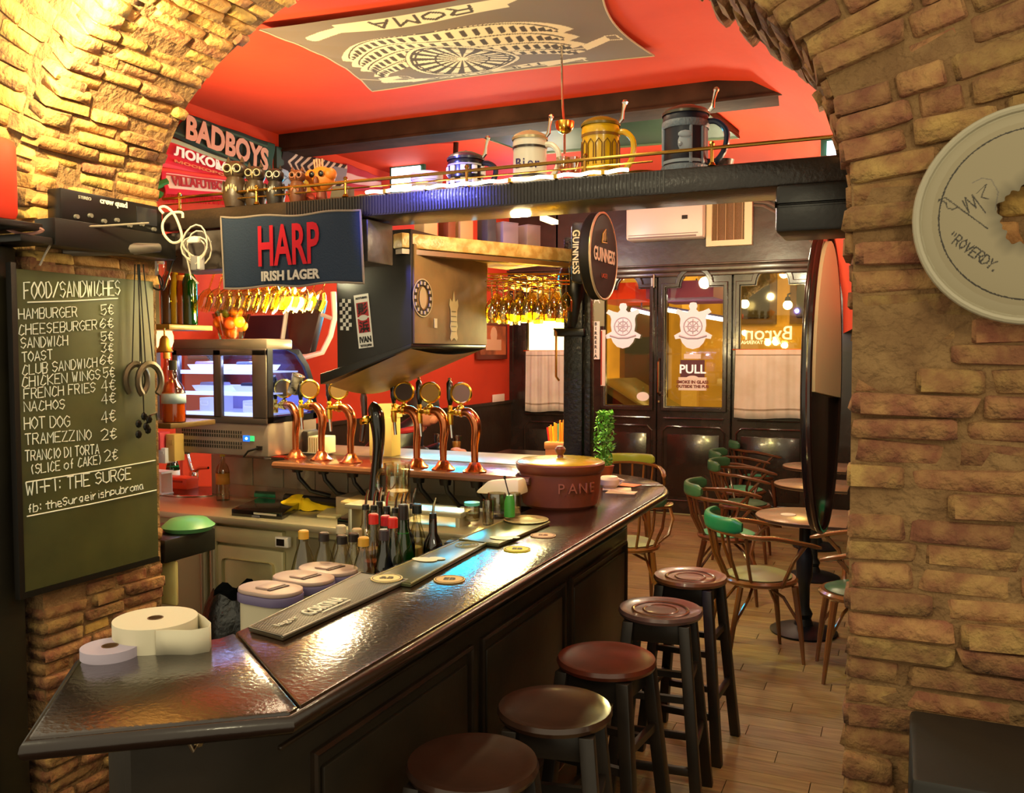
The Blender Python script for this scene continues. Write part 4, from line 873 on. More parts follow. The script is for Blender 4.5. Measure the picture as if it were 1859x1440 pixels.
b = MB(); b.b2((-Wd - .005, -.006, ztop - .055), (.005, Dp - .20, ztop)); b.build('top_housing', mt('#6a6258', .35, .3), fr, bevel=.012)
inn = [(y, z) for y, z in prof]
def arcpts(e): return [(Dp - e, .17), (Dp - e, .24), (Dp - .02 - e, .36), (Dp - .07 - e, .46 - e * .3), (Dp - .15 - e * .6, .54 - e * .8), (Dp - .24, ztop - .055)]
for x0 in (-Wd, -.012):
    o = arcpts(0); ii = arcpts(.035)
    lp = o + ii[::-1]
    b = MB(); b.prism(lp, x0, x0 + .016, My); b.b2((x0, 0, .17), (x0 + .016, .04, ztop - .05)); b.b2((x0, 0, .17), (x0 + .016, Dp, .20)); b.build('end_frame', DKG, fr)
b = MB(); b.prism(arcpts(.0) + [(0, ztop - .055), (0, .17)], .0, .004, My); b.build('end_glass', glass('#dfe6ff', .95, .05), fr)
b = MB(); o = arcpts(0); b.strip([V((-Wd, y, z)) for y, z in o], [V((0, y, z)) for y, z in o]); b.build('curved_glass', glass('#dfe6ff', .9, .08), fr, solid=.004)
for x0, x1 in ((-Wd + .0, -Wd + .035), (-Wd * .5 - .03, -Wd * .5 + .02), (-.085, -.0)):
    b = MB(); b.b2((x0, -.012, .19), (x1, .012, ztop - .055)); b.build('door_stile', mt('#3c3534', .3), fr, bevel=.003)
b = MB(); b.b2((-Wd, -.012, .165), (0, .012, .20)); b.build('door_rail', mt('#3c3534', .3), fr, bevel=.003); b = MB(); b.b2((-Wd, -.012, ztop - .085), (0, .012, ztop - .05)); b.build('door_rail', mt('#3c3534', .3), fr, bevel=.003)
b = MB(); b.b2((-Wd + .03, .0, .20), (-.085, .004, ztop - .085)); b.build('sliding_glass', glass('#dfe6ff', .93, .05), fr)
LIT = mt('#dfe6ff', .5, emit=.9, ecol='#c8d4ff'); 
b = MB(); b.b2((-Wd + .02, .03, ztop - .075), (-.02, .06, ztop - .06)); b.build('light_strip', mt('#e8eeff', .4, emit=14), fr); lamp('POINT', tuple(V(fr.location) + V((-Wd * .3, .12, ztop - .11))), 3.2, (.72, .80, 1), .03, name='fridge_light'); lamp('POINT', tuple(V(fr.location) + V((-Wd * .75, .12, ztop - .11))), 3.2, (.72, .80, 1), .03, name='fridge_light')
for z in (.205, .31, .42):
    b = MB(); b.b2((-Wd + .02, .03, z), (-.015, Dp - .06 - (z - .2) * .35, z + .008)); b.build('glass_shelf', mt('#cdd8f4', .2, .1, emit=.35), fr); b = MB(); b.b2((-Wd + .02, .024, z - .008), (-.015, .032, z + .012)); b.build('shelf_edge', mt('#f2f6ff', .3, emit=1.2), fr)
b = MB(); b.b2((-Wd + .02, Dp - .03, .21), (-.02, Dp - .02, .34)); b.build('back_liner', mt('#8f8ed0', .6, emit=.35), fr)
for j in range(4):
    for i in range(22 + (j % 2)):
        pass
b = MB()
for zz, n in ((.118, 26), (.098, 26), (.062, 26), (.042, 26)):
    for i in range(n): b.box((-Wd + .05 + i * .0155 + (zz * 90 % 1) * .005, -.0015, zz), (.006, .003, .015), rz=0)
tag(b.build('vent_slots', mt('#1b1715', .8), fr, smooth=False), kind='stuff')
b = MB(); b.b2((-.155, -.004, .075), (-.115, 0, .105)); b.build('display_screen', mt('#123c8a', .3, emit=.8, ecol='#2a78ff'), fr); b = MB(); b.ball((-.132, -.004, .09), .007, 8); b.build('blue_light', mt('#8fe0ff', .3, emit=6), fr)
b = MB(); b.b2((-.11, -.004, .078), (-.085, 0, .104)); b.build('green_switch', mt('#2fae6a', .3, emit=.8), fr)
b = MB(); b.tube([(-.055, -.01, .045), (-.10, -.03, .03), (-.13, -.03, .0)], .005); b.box((-.05, -.006, .045), (.03, .012, .02)); b.build('plug', BLK, fr)
for x in (-Wd + .04, -.04):
    for y in (.04, Dp - .04): b = MB(); b.lathe([(0, -.012), (.02, -.012), (.016, 0.004), (0, .004)], (x, y, 0), 12); b.build('foot', mt('#8a8279', .4), fr)
# trays and food inside
for i, (x, y, z, w, lab) in enumerate(((-.48, .12, .43, .16, 'white tray on the top left of the display fridge'), (-.2, .12, .43, .17, 'white tray on the top right of the display fridge'), (-.46, .14, .32, .18, 'long white tray in the middle left of the display fridge'), (-.19, .14, .32, .17, 'white tray in the middle right of the display fridge'))):
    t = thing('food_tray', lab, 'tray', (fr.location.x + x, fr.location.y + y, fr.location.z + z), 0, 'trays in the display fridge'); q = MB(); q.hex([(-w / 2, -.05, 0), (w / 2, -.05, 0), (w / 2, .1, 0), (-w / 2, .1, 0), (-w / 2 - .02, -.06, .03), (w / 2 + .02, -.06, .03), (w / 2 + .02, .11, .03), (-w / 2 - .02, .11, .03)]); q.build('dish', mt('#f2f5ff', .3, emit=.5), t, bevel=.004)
    q = MB(); q.box((0, .0, .036), (w * .8, .08, .02)); q.build('food', mt(['#8a6cb0', '#4a4f68', '#b0a6c8', '#3f4a6a'][i], .5), t, bevel=.008)
for i, (x, w, h) in enumerate(((-.50, .07, .07), (-.40, .05, .085), (-.2, .09, .06), (-.12, .05, .07))):
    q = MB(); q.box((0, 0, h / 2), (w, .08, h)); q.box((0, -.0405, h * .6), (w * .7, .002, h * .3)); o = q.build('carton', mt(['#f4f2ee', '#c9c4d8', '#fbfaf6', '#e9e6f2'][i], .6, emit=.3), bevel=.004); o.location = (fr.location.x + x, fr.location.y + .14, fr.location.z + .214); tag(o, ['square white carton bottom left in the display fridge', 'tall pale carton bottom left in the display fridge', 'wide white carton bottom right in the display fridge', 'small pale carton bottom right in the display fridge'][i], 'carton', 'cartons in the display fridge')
# ================================================================== OBJECTS ON AND ABOVE THE BAR
RUB = mt('#2e2a20', .55, bump=(300, .8, .002)); LETT = mt('#e6e0cc', .6)
# rubber bar mats
def barmat(label, c4, m, z=BT, h=.012, rim=None):
    t = thing('bar_mat', label, 'bar mat', (0, 0, 0), 0, 'bar mats along the inner edge')
    P = [PZ(x, y, z + h) for x, y in c4]; b = MB(); b.prism([(p.x, p.y) for p in P], z + .001, z + h); b.build('mat', m, t, bevel=.002)
    b = MB(); b.tube([p + V((0, 0, 0)) for p in P], .0028, 6, closed=True); b.build('raised_edge', rim or m, t); return t, P
m1, P = barmat('near black studded rubber bar mat with raised white lettering', [(452, 1139), (513, 1156), (740, 1052), (655, 1040)], mt('#453a28', .5), rim=mt('#8b8474', .4))
ax = (P[2] - P[1]).normalized(); ay = (P[0] - P[1]).normalized(); b = MB(); Lm = (P[2] - P[1]).length; Wm = (P[0] - P[1]).length
n = int(Lm / .0085); w_ = int(Wm / .0085)
for i in range(1, n):
    for j in range(1, w_):
        p = P[1] + ax * (i * .0085) + ay * (j * .0085 + (i % 2) * .004); b.bm.faces.new([b.bm.verts.new(p + V(q)) for q in ((-.0026, 0, .0022), (0, -.0026, .0022), (.0026, 0, .0022), (0, .0026, .0022))])
        vs = list(b.bm.verts)[-4:]
tag(b.build('studs', mt('#6a6250', .5), m1, smooth=False), kind='stuff')
Mm = lambda s_, w__: frame(P[1] + ax * s_ + ay * w__ + V((0, 0, .0035)), ax, ay)
text('CORTINA', .07, LETT, m1, Mm(Lm * .40, Wm * .48), ext=.0015, bold=.0012, fit=Lm * .27, fith=Wm * .36)
b = MB(); b.box((0, 0, 0), (Lm * .22, .005, .002)); o = b.build('underline', LETT, m1, smooth=False); o.data.transform(Mm(Lm * .43, Wm * .2))
text('lager', .03, mt('#b9b3a0', .5), m1, Mm(Lm * .14, Wm * .5), ext=.001, fit=Lm * .14)
m2, P2_ = barmat('olive green smooth bar mat in the middle, pale printed crest', [(672, 1050), (745, 1060), (882, 986), (832, 982)], mt('#4d4f30', .3, spots=(6, '#3a3c24', .5)), rim=mt('#8f8c5c', .4))
m3, P3_ = barmat('grey-green bar mat nearest the pot, pale printed crest', [(834, 979), (905, 988), (998, 948), (940, 935)], mt('#56583c', .3, spots=(6, '#3f4029', .5)), rim=mt('#8f8c5c', .4))
for mm_, (px, py), nm in ((m2, (771, 1016), 'cream blot shaped print'), (m3, (910, 977), 'cream print')):
    p = PZ(px, py, BT + .014); b = MB(); b.lathe([(0, 0), (.03, 0), (.03, .001), (0, .001)], seg=11, sx=1.5, sy=.9, M=Matrix.Translation(p)); b.lathe([(0, 0), (.02, 0), (.02, .001), (0, .001)], seg=9, sx=1.5, sy=.9, M=Matrix.Translation(p + V((.03, .03, .0002)))); b.build('printed_crest', mt('#cfc9a0', .5), mm_)
p = PZ(848, 989, BT + .014); b = MB()
for k in range(3): b.tube([p + V((.04 * math.cos(R(a)) * (1 - k * .3), .045 * math.sin(R(a)) * (1 - k * .25), 0)) for a in range(0, 360, 30)], .0015, 4, closed=True)
b.build('printed_lines', mt('#a9a67a', .5), m2)
# coasters
def coaster(px, py, z, label, txt, col='#d9c68e', ring='#3c2c18', r=.047, rz=.3):
    p = PZ(px, py, z); t = thing('beer_coaster', label, 'coaster', (p.x, p.y, z), rz, 'round coasters on the bar')
    b = MB(); b.lathe([(0, 0), (r, 0), (r, .003), (0, .003)], seg=32); b.build('disc', mt(col, .7), t)
    b = MB(); b.lathe([(r * .86, .0032), (r * .92, .0032), (r * .92, .0036), (r * .86, .0036)], seg=32); b.build('printed_ring', mt(ring, .7), t)
    text(txt, r * .75, mt(ring, .7), t, frame((0, 0, .0036), (1, 0, 0), (0, 1, 0)), ext=.0003, bold=.001)
coaster(702, 1051, BT + .013, 'cream coaster with dark ring at the end of the studded mat', '&B', '#dcc78c')
coaster(816, 1053, BT + .001, 'tan coaster with dark print lying in the blue reflection', 'EB', '#c7a566')
coaster(939, 998, BT + .001, 'bright yellow coaster on the bar', 'EB', '#e3d22e')
coaster(986, 973, BT + .001, 'pinkish coaster nearest in front of the pot', 'EB', '#c59a7c', '#6a2c1c')
p = PZ(955, 945, BT + .013); t = thing('round_tray', 'round speckled tray half under the clay pot', 'tray', (p.x - .0, p.y, BT + .0135)); b = MB(); b.lathe([(0, 0), (.085, 0), (.09, .005), (.086, .006), (.08, .003), (0, .003)], seg=32); b.build('plate', mt('#b7aa7c', .35, spots=(25, '#6f5238', .9)), t)
# clay pot
p = PZ(1014, 917, BT); pot = thing('bread_pot', 'big terracotta bread pot embossed PANE and a glazed brown lid painted with a yellow reflection', 'pot', (p.x, p.y + .02, BT)); TERR = mt('#7a3c1e', .5, bump=(12, .3, .006), spots=(7, '#6d3420', .5))
b = MB(); b.lathe([(0, 0), (.155, 0), (.168, .012), (.178, .08), (.182, .15), (.190, .155), (.198, .172), (.200, .19), (.194, .196), (.186, .19), (.18, .16), (.0, .16)], seg=48); b.build('body', TERR, pot)
b = MB(); b.lathe([(.188, .186), (.192, .196), (.18, .202), (.10, .210), (.0, .214)], seg=48); b.build('lid', mt('#cdb416', .25, coat=.5, bump=(8, .1, .004), spots=(2.2, '#a8741e', .8)), pot)  # brown glazed lid; yellow reflection of the lit glass rack put into its colour
b = MB(); b.lathe([(0, .21), (.016, .21), (.012, .222), (.022, .238), (.024, .25), (.014, .262), (0, .264)], seg=18); b.build('knob', mt('#6b3418', .4), pot)
for i, ch in enumerate('PANE'):
    a = R(-68 + i * 15.5); rr_ = .1845; text(ch, .062, mt('#a05a3c', .5), pot, frame((rr_ * math.cos(a), rr_ * math.sin(a), .095), (-math.sin(a), math.cos(a), 0), (.04 * math.cos(a), .04 * math.sin(a), 1)), ext=.003)
# straws in a wooden holder
p = PZ(1012, 866, BT); t = thing('straw_holder', 'wooden cup full of orange, yellow and red straws behind the pot', 'straw holder', (p.x, p.y + .0, BT + .02))
b = MB(); b.b2((-.055, -.045, 0), (.055, .045, .15)); b.build('cup', mt('#b5692c', .5, bump=(12, .3, .004)), t, bevel=.004); b = MB(); b.b2((-.06, -.05, .135), (.06, .05, .175)); b.build('collar', mt('#c47c38', .5), t, bevel=.006)
b = MB(); b.b2((-.06, -.05, -.02), (.06, .05, 0)); b.build('foot', mt('#8c4c20', .5), t)
SC = ['#c01c18', '#e8731c', '#f0a41e', '#f2b81e', '#ee8c1c', '#e9b22a', '#4f9a6a', '#f0a41e', '#f29a1c', '#e8881c', '#f2c02a', '#d81f18']
for i, c_ in enumerate(SC):
    x = -.048 + i * .0085; b = MB(); b.tube([(x, .02 * math.sin(i * 2.1), .16), (x * 1.25, .03 * math.sin(i * 2.1), .25 + .0045 * i + .008 * math.sin(i * 1.7))], .005, 7); b.build('straw', mt(c_, .4), t)
# plant in a glassy wrap
p = PZ(1097, 872, BT); t = thing('potted_herb', 'bushy green plant in a small terracotta pot at the bar corner', 'potted plant', (p.x, p.y, BT))
b = MB(); b.lathe([(0, 0), (.035, 0), (.05, .075), (.053, .08), (.046, .082), (.0, .07)], seg=20); b.build('clay_pot', mt('#a5512c', .6), t)
b = MB(); rnd = random.Random(5)
for k in range(7): b.tube([(0, 0, .07), (.02 * math.cos(k), .02 * math.sin(k), .2), (.045 * math.cos(k * 1.3), .045 * math.sin(k * 1.3), .33)], .0025, 5)
b.build('stems', mt('#4a6a24', .6), t)
b = MB()
for k in range(560):
    z = rnd.uniform(.07, .37); f = math.sin(math.pi * min(1, max(0.06, (z - .03) / .40))) ** .5; a = rnd.uniform(0, 6.28); r = .062 * f * math.sqrt(rnd.random()); c_ = V((r * math.cos(a), r * math.sin(a), z))
    u = V((rnd.gauss(0, 1), rnd.gauss(0, 1), rnd.gauss(0, .7))).normalized(); w = u.cross(V((rnd.gauss(0, 1), rnd.gauss(0, 1), rnd.gauss(0, 1)))).normalized(); l = rnd.uniform(.009, .016)
    b.quad(c_ - u * l, c_ + w * l * .5, c_ + u * l, c_ - w * l * .5)
tag(b.build('leaves', mt('#3d8a2c', .5, var=.0, spots=(60, '#86c04a', .8)), t, smooth=False), kind='stuff')
# white jug beside it and plates of papers
p = PZ(1108, 882, BT); t = thing('cream_jug', 'small cream jug under the plant', 'jug', (p.x + .02, p.y - .08, BT)); b = MB(); b.lathe([(0, 0), (.03, 0), (.05, .02), (.052, .045), (.04, .06), (.036, .058), (0, .02)], seg=20); b.build('bowl', mt('#cdb79a', .4), t); b = MB(); b.tube([(.045, 0, .05), (.075, 0, .045), (.05, 0, .02)], .006, 6); b.build('handle', mt('#cdb79a', .4), t)
for i, (px, py, rz, c_, lab) in enumerate(((1120, 888, .3, '#e8d8b0', 'cream leaflet on the bar right of the pot'), (1136, 881, -.2, '#c4643a', 'orange-red leaflet behind the cream one'), (1128, 896, .1, '#ded0a4', 'pale leaflet nearest the seam of the bar top'))):
    p = PZ(px, py, BT + .002); b = MB(); b.box((0, 0, 0), (.14, .09, .002)); o = b.build('leaflet', mt(c_, .6, spots=(20, '#a23c1c', .5)), smooth=False); o.location = (p.x, p.y, BT + .002 + i * .0025); o.rotation_euler = (0, 0, rz); tag(o, lab, 'leaflet', 'leaflets on the far end of the bar')
# paper rolls at the near end
PAP = mt('#ded6bc', .85, bump=(30, .1, .002))
def roll(px, py, z, r, h, lab, tail=False, m=PAP):
    p = PZ(px, py, z); t = thing('paper_roll', lab, 'paper roll', (p.x, p.y, z), 0, 'paper rolls on the near end of the bar')
    b = MB(); b.lathe([(.016, h), (r, h), (r, 0), (.016, 0), (.016, h)], seg=40); b.build('roll', m, t)
    b = MB(); b.lathe([(.0155, h + .001), (.018, h + .001), (.018, .0), (.0155, 0), (.0155, h + .001)], seg=16); b.build('core', mt('#6e4f30', .8), t)
    if tail:
        a = [(r * 1.01 * math.cos(R(k)), r * 1.01 * math.sin(R(k)), 0) for k in range(100, 40, -12)]; a += [(r * .98, r * .62, 0), (r * 1.5, r * .30, 0), (r * 1.72, -.0, 0), (r * 1.5, -r * .35, 0), (r * .95, -r * .58, 0), (r * .75, -r * .72, 0)]
        b = MB(); b.strip([V(q) for q in a], [V((q[0], q[1], h * .97)) for q in a]); b.build('loose_end', m, t, solid=.0015)
    return t
roll(283, 1166, BT, .094, .058, 'cream paper roll with a loose bulging end on the bar', True)
roll(200, 1190, BT, .062, .022, 'lower lilac-white paper roll behind the bigger one', m=mt('#b9aec2', .85))
# white bins with oval lids
def stad(w, d, n=10): 
    r = d / 2; o = [(w / 2 - r + r * math.cos(R(a)), r * math.sin(R(a))) for a in np.linspace(-90, 90, n)]; o += [(-w / 2 + r + r * math.cos(R(a)), r * math.sin(R(a))) for a in np.linspace(90, 270, n)]; return o
for i, (px, py) in enumerate(((491, 1066), (551, 1046), (596, 1030))):
    z = 1.035; p = PZ(px, py, z); lab = ['nearest oval-lidded white plastic bin with mauve rim', 'middle oval-lidded white plastic bin with mauve rim', 'farthest oval-lidded white plastic bin, beside the corked bottles'][i]
    t = thing('lidded_bin', lab, 'bin', (p.x, p.y, z), R(-4), 'oval bins inside the bar')
    b = MB(); b.prism(stad(.205, .125), -.34, -.03); b.build('body', mt('#c9bfa2', .5, bump=(5, .1, .004)), t)
    b = MB(); b.prism(stad(.222, .142), -.042, -.014); b.build('lid_rim', mt('#6d6288', .45), t, bevel=.004)
    b = MB(); b.prism(stad(.218, .138), -.0138, 0); b.build('lid', mt('#b49a8e', .5, bump=(9, .15, .003)), t, bevel=.005)
    b = MB(); b.prism([(-.03, -.035), (.022, -.035), (.03, .035), (-.03, .035)], 0.0002, .006); b.build('flap', mt('#b09488', .5), t, bevel=.002)
    b = MB(); b.prism([(.022, -.038), (.034, -.038), (.044, .036), (.031, .036)], 0.0004, .003); b.build('slot', mt('#3a1c1a', .6), t)
t = thing('bottle_rail', 'steel speed rail trough inside the bar holding the bottles', 'bottle rail'); b = MB(); b.b2((-1.93, 2.1, .66), (-1.50, 3.35, .695)); b.b2((-1.95, 2.1, .66), (-1.93, 3.35, .80)); b.build('trough', STEEL, t); b = MB(); b.b2((-1.95, 2.1, .0), (-1.50, 3.35, .655)); b.build('support_cabinet', mt('#5b564a', .4, .5), t)
# bottles
def bottle(pos, prof_, gcol, lab, cap=None, caph=.03, capr=.016, liq=None, pour=False, lbl=None, grp='bottles in the speed rail', neck=None, rz=0, tint=.96, gl=.11):
    t = thing('bottle', lab, 'bottle', pos, rz, grp); H = prof_[-1][1]
    b = MB(); b.lathe(prof_, seg=18); b.build('glass_body', glass(gcol, tint, gl), t)
    if liq:
        k = [(r * .93, z + .003) for r, z in prof_ if z < liq[0] * H]
        if len(k) > 1: k = k + [(k[-1][0], liq[0] * H), (0, liq[0] * H)]; b = MB(); b.lathe(k, seg=16); b.build('liquid', mt(liq[1], .15), t)
    if cap: b = MB(); b.lathe([(0, H - .004), (capr, H - .004), (capr, H + caph - .004), (capr * .8, H + caph), (0, H + caph)], seg=14); b.build('cap', mt(cap, .35), t)
    if pour:
        b = MB(); b.lathe([(0, H), (.014, H), (.013, H + .018), (0, H + .02)], seg=10); b.build('pourer_base', BLK, t); b = MB(); b.tube([(0, 0, H + .015), (.004, 0, H + .05), (.012, 0, H + .075)], [.005, .0045, .003], 6); b.build('spout', CHROME, t)
    if lbl:
        z0, z1, c_ = lbl; r = max(q[0] for q in prof_) + .001; b = MB(); b.lathe([(r, z0), (r, z1)], seg=18); b.build('label', mt(c_, .6), t, solid=.001)
    return t
FLASK = [(0, 0), (.052, 0), (.055, .01), (.045, .06), (.028, .125), (.0165, .155), (.0165, .175)]
WINE = [(0, 0), (.036, 0), (.037, .01), (.037, .19), (.032, .215), (.016, .245), (.014, .30)]
TALL = [(0, 0), (.034, 0), (.035, .01), (.035, .17), (.03, .2), (.015, .25), (.013, .29)]
BELL = [(0, 0), (.045, 0), (.046, .02), (.044, .13), (.03, .17), (.015, .20), (.0145, .25)]
CONEB = [(0, 0), (.05, 0), (.052, .03), (.044, .10), (.022, .19), (.016, .22), (.0155, .25)]
def bt(px, py, t_, prof_, extra=0):
    p = PT(px, py, t_); return (p.x, p.y, p.z - prof_[-1][1] - extra)
CL = '#f4f0dc'
for (px, py, t_), cap, lab in (((551, 976, 3.14), '#d9a33a', 'clear conical bottle with yellow cap, leftmost'), ((588, 980, 3.10), '#2a2220', 'clear conical bottle with black cap, second from left'), ((621, 985, 3.04), '#1c1614', 'clear conical bottle with black cap, in front of the third bin'), ((642, 981, 3.12), '#241a16', 'clear ribbed bottle with dark cap behind the conical ones'), ((660, 989, 2.97), '#d29c34', 'clear conical bottle with amber cap, nearest the mat'), ((619, 966, 3.30), '#c7b89a', 'clear bottle with pale cap behind the black-capped ones'), ((648, 972, 3.25), '#c9b28a', 'clear bottle with beige cap at the back of the row')):
    bottle(bt(px, py, t_, FLASK), FLASK, CL, lab, cap, .026, .019, grp='capped bottles beside the bins', liq=(.25, '#cfc9a4') if px > 640 else None)
for (px, py, t_), pf, g, cap, lab, kw in (
    ((678, 949, 3.10), WINE, CL, '#d22a22', 'clear bottle with red cap and amber liquid, left of the red trio', dict(liq=(.55, '#7a3a14'))),
    ((700, 952, 3.14), TALL, '#4f9a3c', '#c41c28', 'green bottle with crimson cap, middle of the red trio', dict(liq=(.7, '#2e6a1c'))),
    ((713, 956, 3.02), CONEB, CL, '#d6261e', 'clear onion-shaped bottle with red cap and dark liquid, nearest', dict(liq=(.45, '#141812'))),
    ((732, 941, 3.12), CONEB, '#2fa23c', '#211b1c', 'bright green conical bottle with black neck wrap', dict(liq=(.8, '#1f8a2c'))),
    ((697, 978, 2.98), TALL, '#6a7a8a', '#3a3038', 'slim bottle with grey label and teal foot', dict(lbl=(.05, .15, '#8b8796'), liq=(.3, '#2a8a78')))):
    bottle(bt(px, py, t_, pf), pf, g, lab, cap, .032 if 'conical' not in lab else .05, .0175, **kw)
for i, ((px, py, t_), g, lab) in enumerate((((664, 925, 3.3), CL, 'clear bottle with long metal pourer, leftmost of the pourers'), ((679, 926, 3.36), CL, 'clear bottle with pourer, second from the left'), ((689, 919, 3.42), '#6a4a34', 'dark-necked bottle with a raised pourer'), ((702, 928, 3.3), '#8a4a30', 'brown bottle with pourer in the middle'), ((718, 931, 3.28), CL, 'clear bottle with pourer before the mug'), ((728, 931, 3.36), '#3a3a34', 'dark bottle with pourer under the mug'), ((735, 931, 3.22), '#22221f', 'black-collared bottle with twin-ring pourer'), ((750, 923, 3.3), CL, 'clear bottle with pourer right of the mug'), ((786, 941, 3.2), '#7a4630', 'brown bottle with pourer beside the yellow cloth'))):
    pf = TALL if i % 2 else WINE; bottle(bt(px, py, t_, pf), pf, g, lab, None, pour=True, grp='bottles with metal pourers', liq=(.5, ['#b98c3c', '#c9b06a', '#3a1c12', '#5a2412', '#d0c090', '#2a201a', '#16140f', '#d8cfa0', '#4a2416'][i]))
bottle(bt(757, 930, 3.24, TALL), TALL, CL, 'clear bottle with black stopper right of the pourers', '#18201c', .03, .018, liq=(.3, '#d8c890'))
# beer mug
p = PT(722, 914, 3.72); t = thing('beer_mug', 'half-full dimpled glass beer mug standing behind the bottles', 'beer mug', (p.x, p.y, PT(722, 914, 3.72).z))
MUGZ = p.z
b = MB(); b.lathe([(0, .006), (.05, .006), (.052, 0), (.056, .01), (.055, .06), (.052, .115), (.054, .13), (.058, .17), (.055, .17), (.051, .13), (.049, .115), (.051, .02), (0, .014)], seg=28); b.build('glass_body', glass('#fffbe8', .97, .22), t)
b = MB(); b.lathe([(0, .016), (.049, .016), (.050, .055), (0, .056)], seg=24); b.build('beer', mt('#e0a63c', .3, spots=(30, '#f3dc9a', .7)), t)
b = MB(); b.tube([(-.052, 0, .135), (-.08, 0, .138), (-.098, 0, .11), (-.096, 0, .06), (-.078, 0, .035), (-.053, 0, .04)], .009, 8); b.build('handle', glass('#fff6dc', .8, .3), t)
b = MB(); b.tube([(-.02, -.054, .085), (-.008, -.056, .072), (0, -.057, .068), (.01, -.056, .074), (.02, -.054, .09)], .002, 5); b.build('etched_mark', mt('#6b4a20', .6), t)
b = MB(); b.b2((p.x - .2, p.y - .1, MUGZ - .02), (p.x + .35, p.y + .02, MUGZ - .001)); b.b2((p.x - .19, p.y - .09, WZ), (p.x - .17, p.y + .01, MUGZ - .02)); b.b2((p.x + .32, p.y - .09, WZ), (p.x + .34, p.y + .01, MUGZ - .02)); tag(b.build('drip_shelf', STEEL, bevel=.003), 'narrow steel shelf under the beer mug', 'shelf')
# cloths
def cloth(px, py, z, s, lab, seed):
    p = PZ(px, py, z); rnd = random.Random(seed)
    def f(u, v):
        a = u * 2 * math.pi; r = v * s * (1 + .35 * math.sin(2 * a + seed) + .15 * math.sin(5 * a)); h = (1 - v ** 2) * s * .62 * (1 + .45 * noise.noise(V((math.cos(a) * v * 3, math.sin(a) * v * 3, seed)))) + .008 * math.sin(9 * a) * v
        return V((p.x + r * math.cos(a) * 1.25, p.y + r * math.sin(a), z + max(.002, h)))
    b = MB(); b.grid(f, 40, 12); bmesh.ops.remove_doubles(b.bm, verts=b.bm.verts, dist=1e-4); o = b.build('cleaning_cloth', mt('#ffd60a', .85, bump=(60, .3, .003))); return tag(o, lab, 'cloth')
cloth(552, 923, WZ, .105, 'crumpled yellow cloth beside the induction hob', 1); 
cloth(820, 948, WZ + .02, .095, 'crumpled yellow cloth beside the glass jars', 4)
# induction hobs and boards on the worktop
def flat_box(name, lab, cat, c4, z, h, m, parts=None):
    P = [PZ(x, y, z + h) for x, y in c4]; t = thing(name, lab, cat); b = MB(); b.prism([(q.x, q.y) for q in P], z, z + h); b.build('body', m, t, bevel=.003); return t, P
h1, P = flat_box('induction_hob', 'black portable induction hob left of the yellow cloth', 'hob', [(420, 924), (512, 931), (545, 912), (470, 903)], WZ, .035, BLKG)
b = MB(); a_, b_ = P[0] + V((.02, -.0015, -.012)), P[1] + V((-.02, -.0015, -.012)); b.b2((a_.x + .12, min(a_.y, b_.y) - .001, a_.z - .004), (b_.x, min(a_.y, b_.y) + .001, a_.z + .005)); b.build('printed_strip', mt('#b8b2a4', .5), h1, smooth=False)
h2, P = flat_box('induction_hob', 'second black induction hob behind the pourer bottles', 'hob', [(612, 942), (700, 950), (720, 930), (640, 926)], WZ, .03, BLKG)
flat_box('phone', 'black smartphone lying at the worktop edge', 'phone', [(425, 931), (470, 937), (488, 930), (445, 926)], WZ, .012, mt('#5a5a66', .2))
flat_box('chopping_board', 'cream plastic chopping board right of the yellow cloth', 'chopping board', [(575, 935), (610, 938), (648, 924), (600, 918)], WZ, .012, mt('#e2d49c', .5))
flat_box('chopping_board', 'beige board lying on the raised steel ledge', 'chopping board', [(618, 910), (672, 917), (690, 905), (650, 898)], WZ + .10, .012, mt('#c9b27a', .5))
flat_box('black_sink_tray', 'small dark tray beside the olive mat', 'tray', [(806, 985), (860, 982), (882, 968), (836, 966)], 1.03, .02, mt('#2b2a1e', .25))
t, P = flat_box('sauce_packet', 'green and red packet lying behind the hob', 'packet', [(461, 896), (500, 898), (500, 893), (463, 891)], WZ + .03, .02, mt('#1f6a4a', .4)); 
# bottles at the back of the worktop
sg_ = PZ(405, 908, WZ); bottle((sg_.x, sg_.y, WZ), [(0, 0), (.035, 0), (.036, .01), (.036, .16), (.03, .185), (.014, .21), (.013, .245)], CL, 'tall clear spirit bottle with orange-edged label by the sink', '#f0d04a', .012, .014, lbl=(.09, .15, '#d9953a'), grp='bottles on the worktop', pour=True)
sg_ = PZ(470, 890, WZ); bottle((sg_.x, sg_.y, WZ), [(0, 0), (.032, 0), (.034, .02), (.03, .07), (.035, .1), (.03, .14), (.013, .175), (.013, .19)], '#5fd09a', 'green plastic water bottle with red cap', '#d4302a', .016, .016, lbl=(.05, .1, '#dfe8d8'), grp='bottles on the worktop', tint=.75, gl=.2)
sg_ = PZ(303, 882, WZ); bottle((sg_.x, sg_.y + .05, WZ), [(0, 0), (.038, 0), (.04, .02), (.04, .1), (.03, .14), (.014, .17), (.014, .2)], '#2f9a6a', 'green detergent bottle at the left of the sink', '#e8e6e0', .02, .015, liq=(.6, '#157a4a'), lbl=(.03, .09, '#dfe6f0'), grp='bottles on the worktop')
t = thing('lunch_box', 'clear lidded food box behind the tall bottle', 'food box', (PZ(436, 890, WZ).x, PZ(436, 890, WZ).y, WZ)); b = MB(); b.box((0, 0, .035), (.15, .10, .07)); b.build('tub', mt('#7d6b4a', .3), t, bevel=.012); b = MB(); b.box((0, 0, .076), (.16, .11, .012)); b.build('lid', mt('#b9a878', .3), t, bevel=.004)
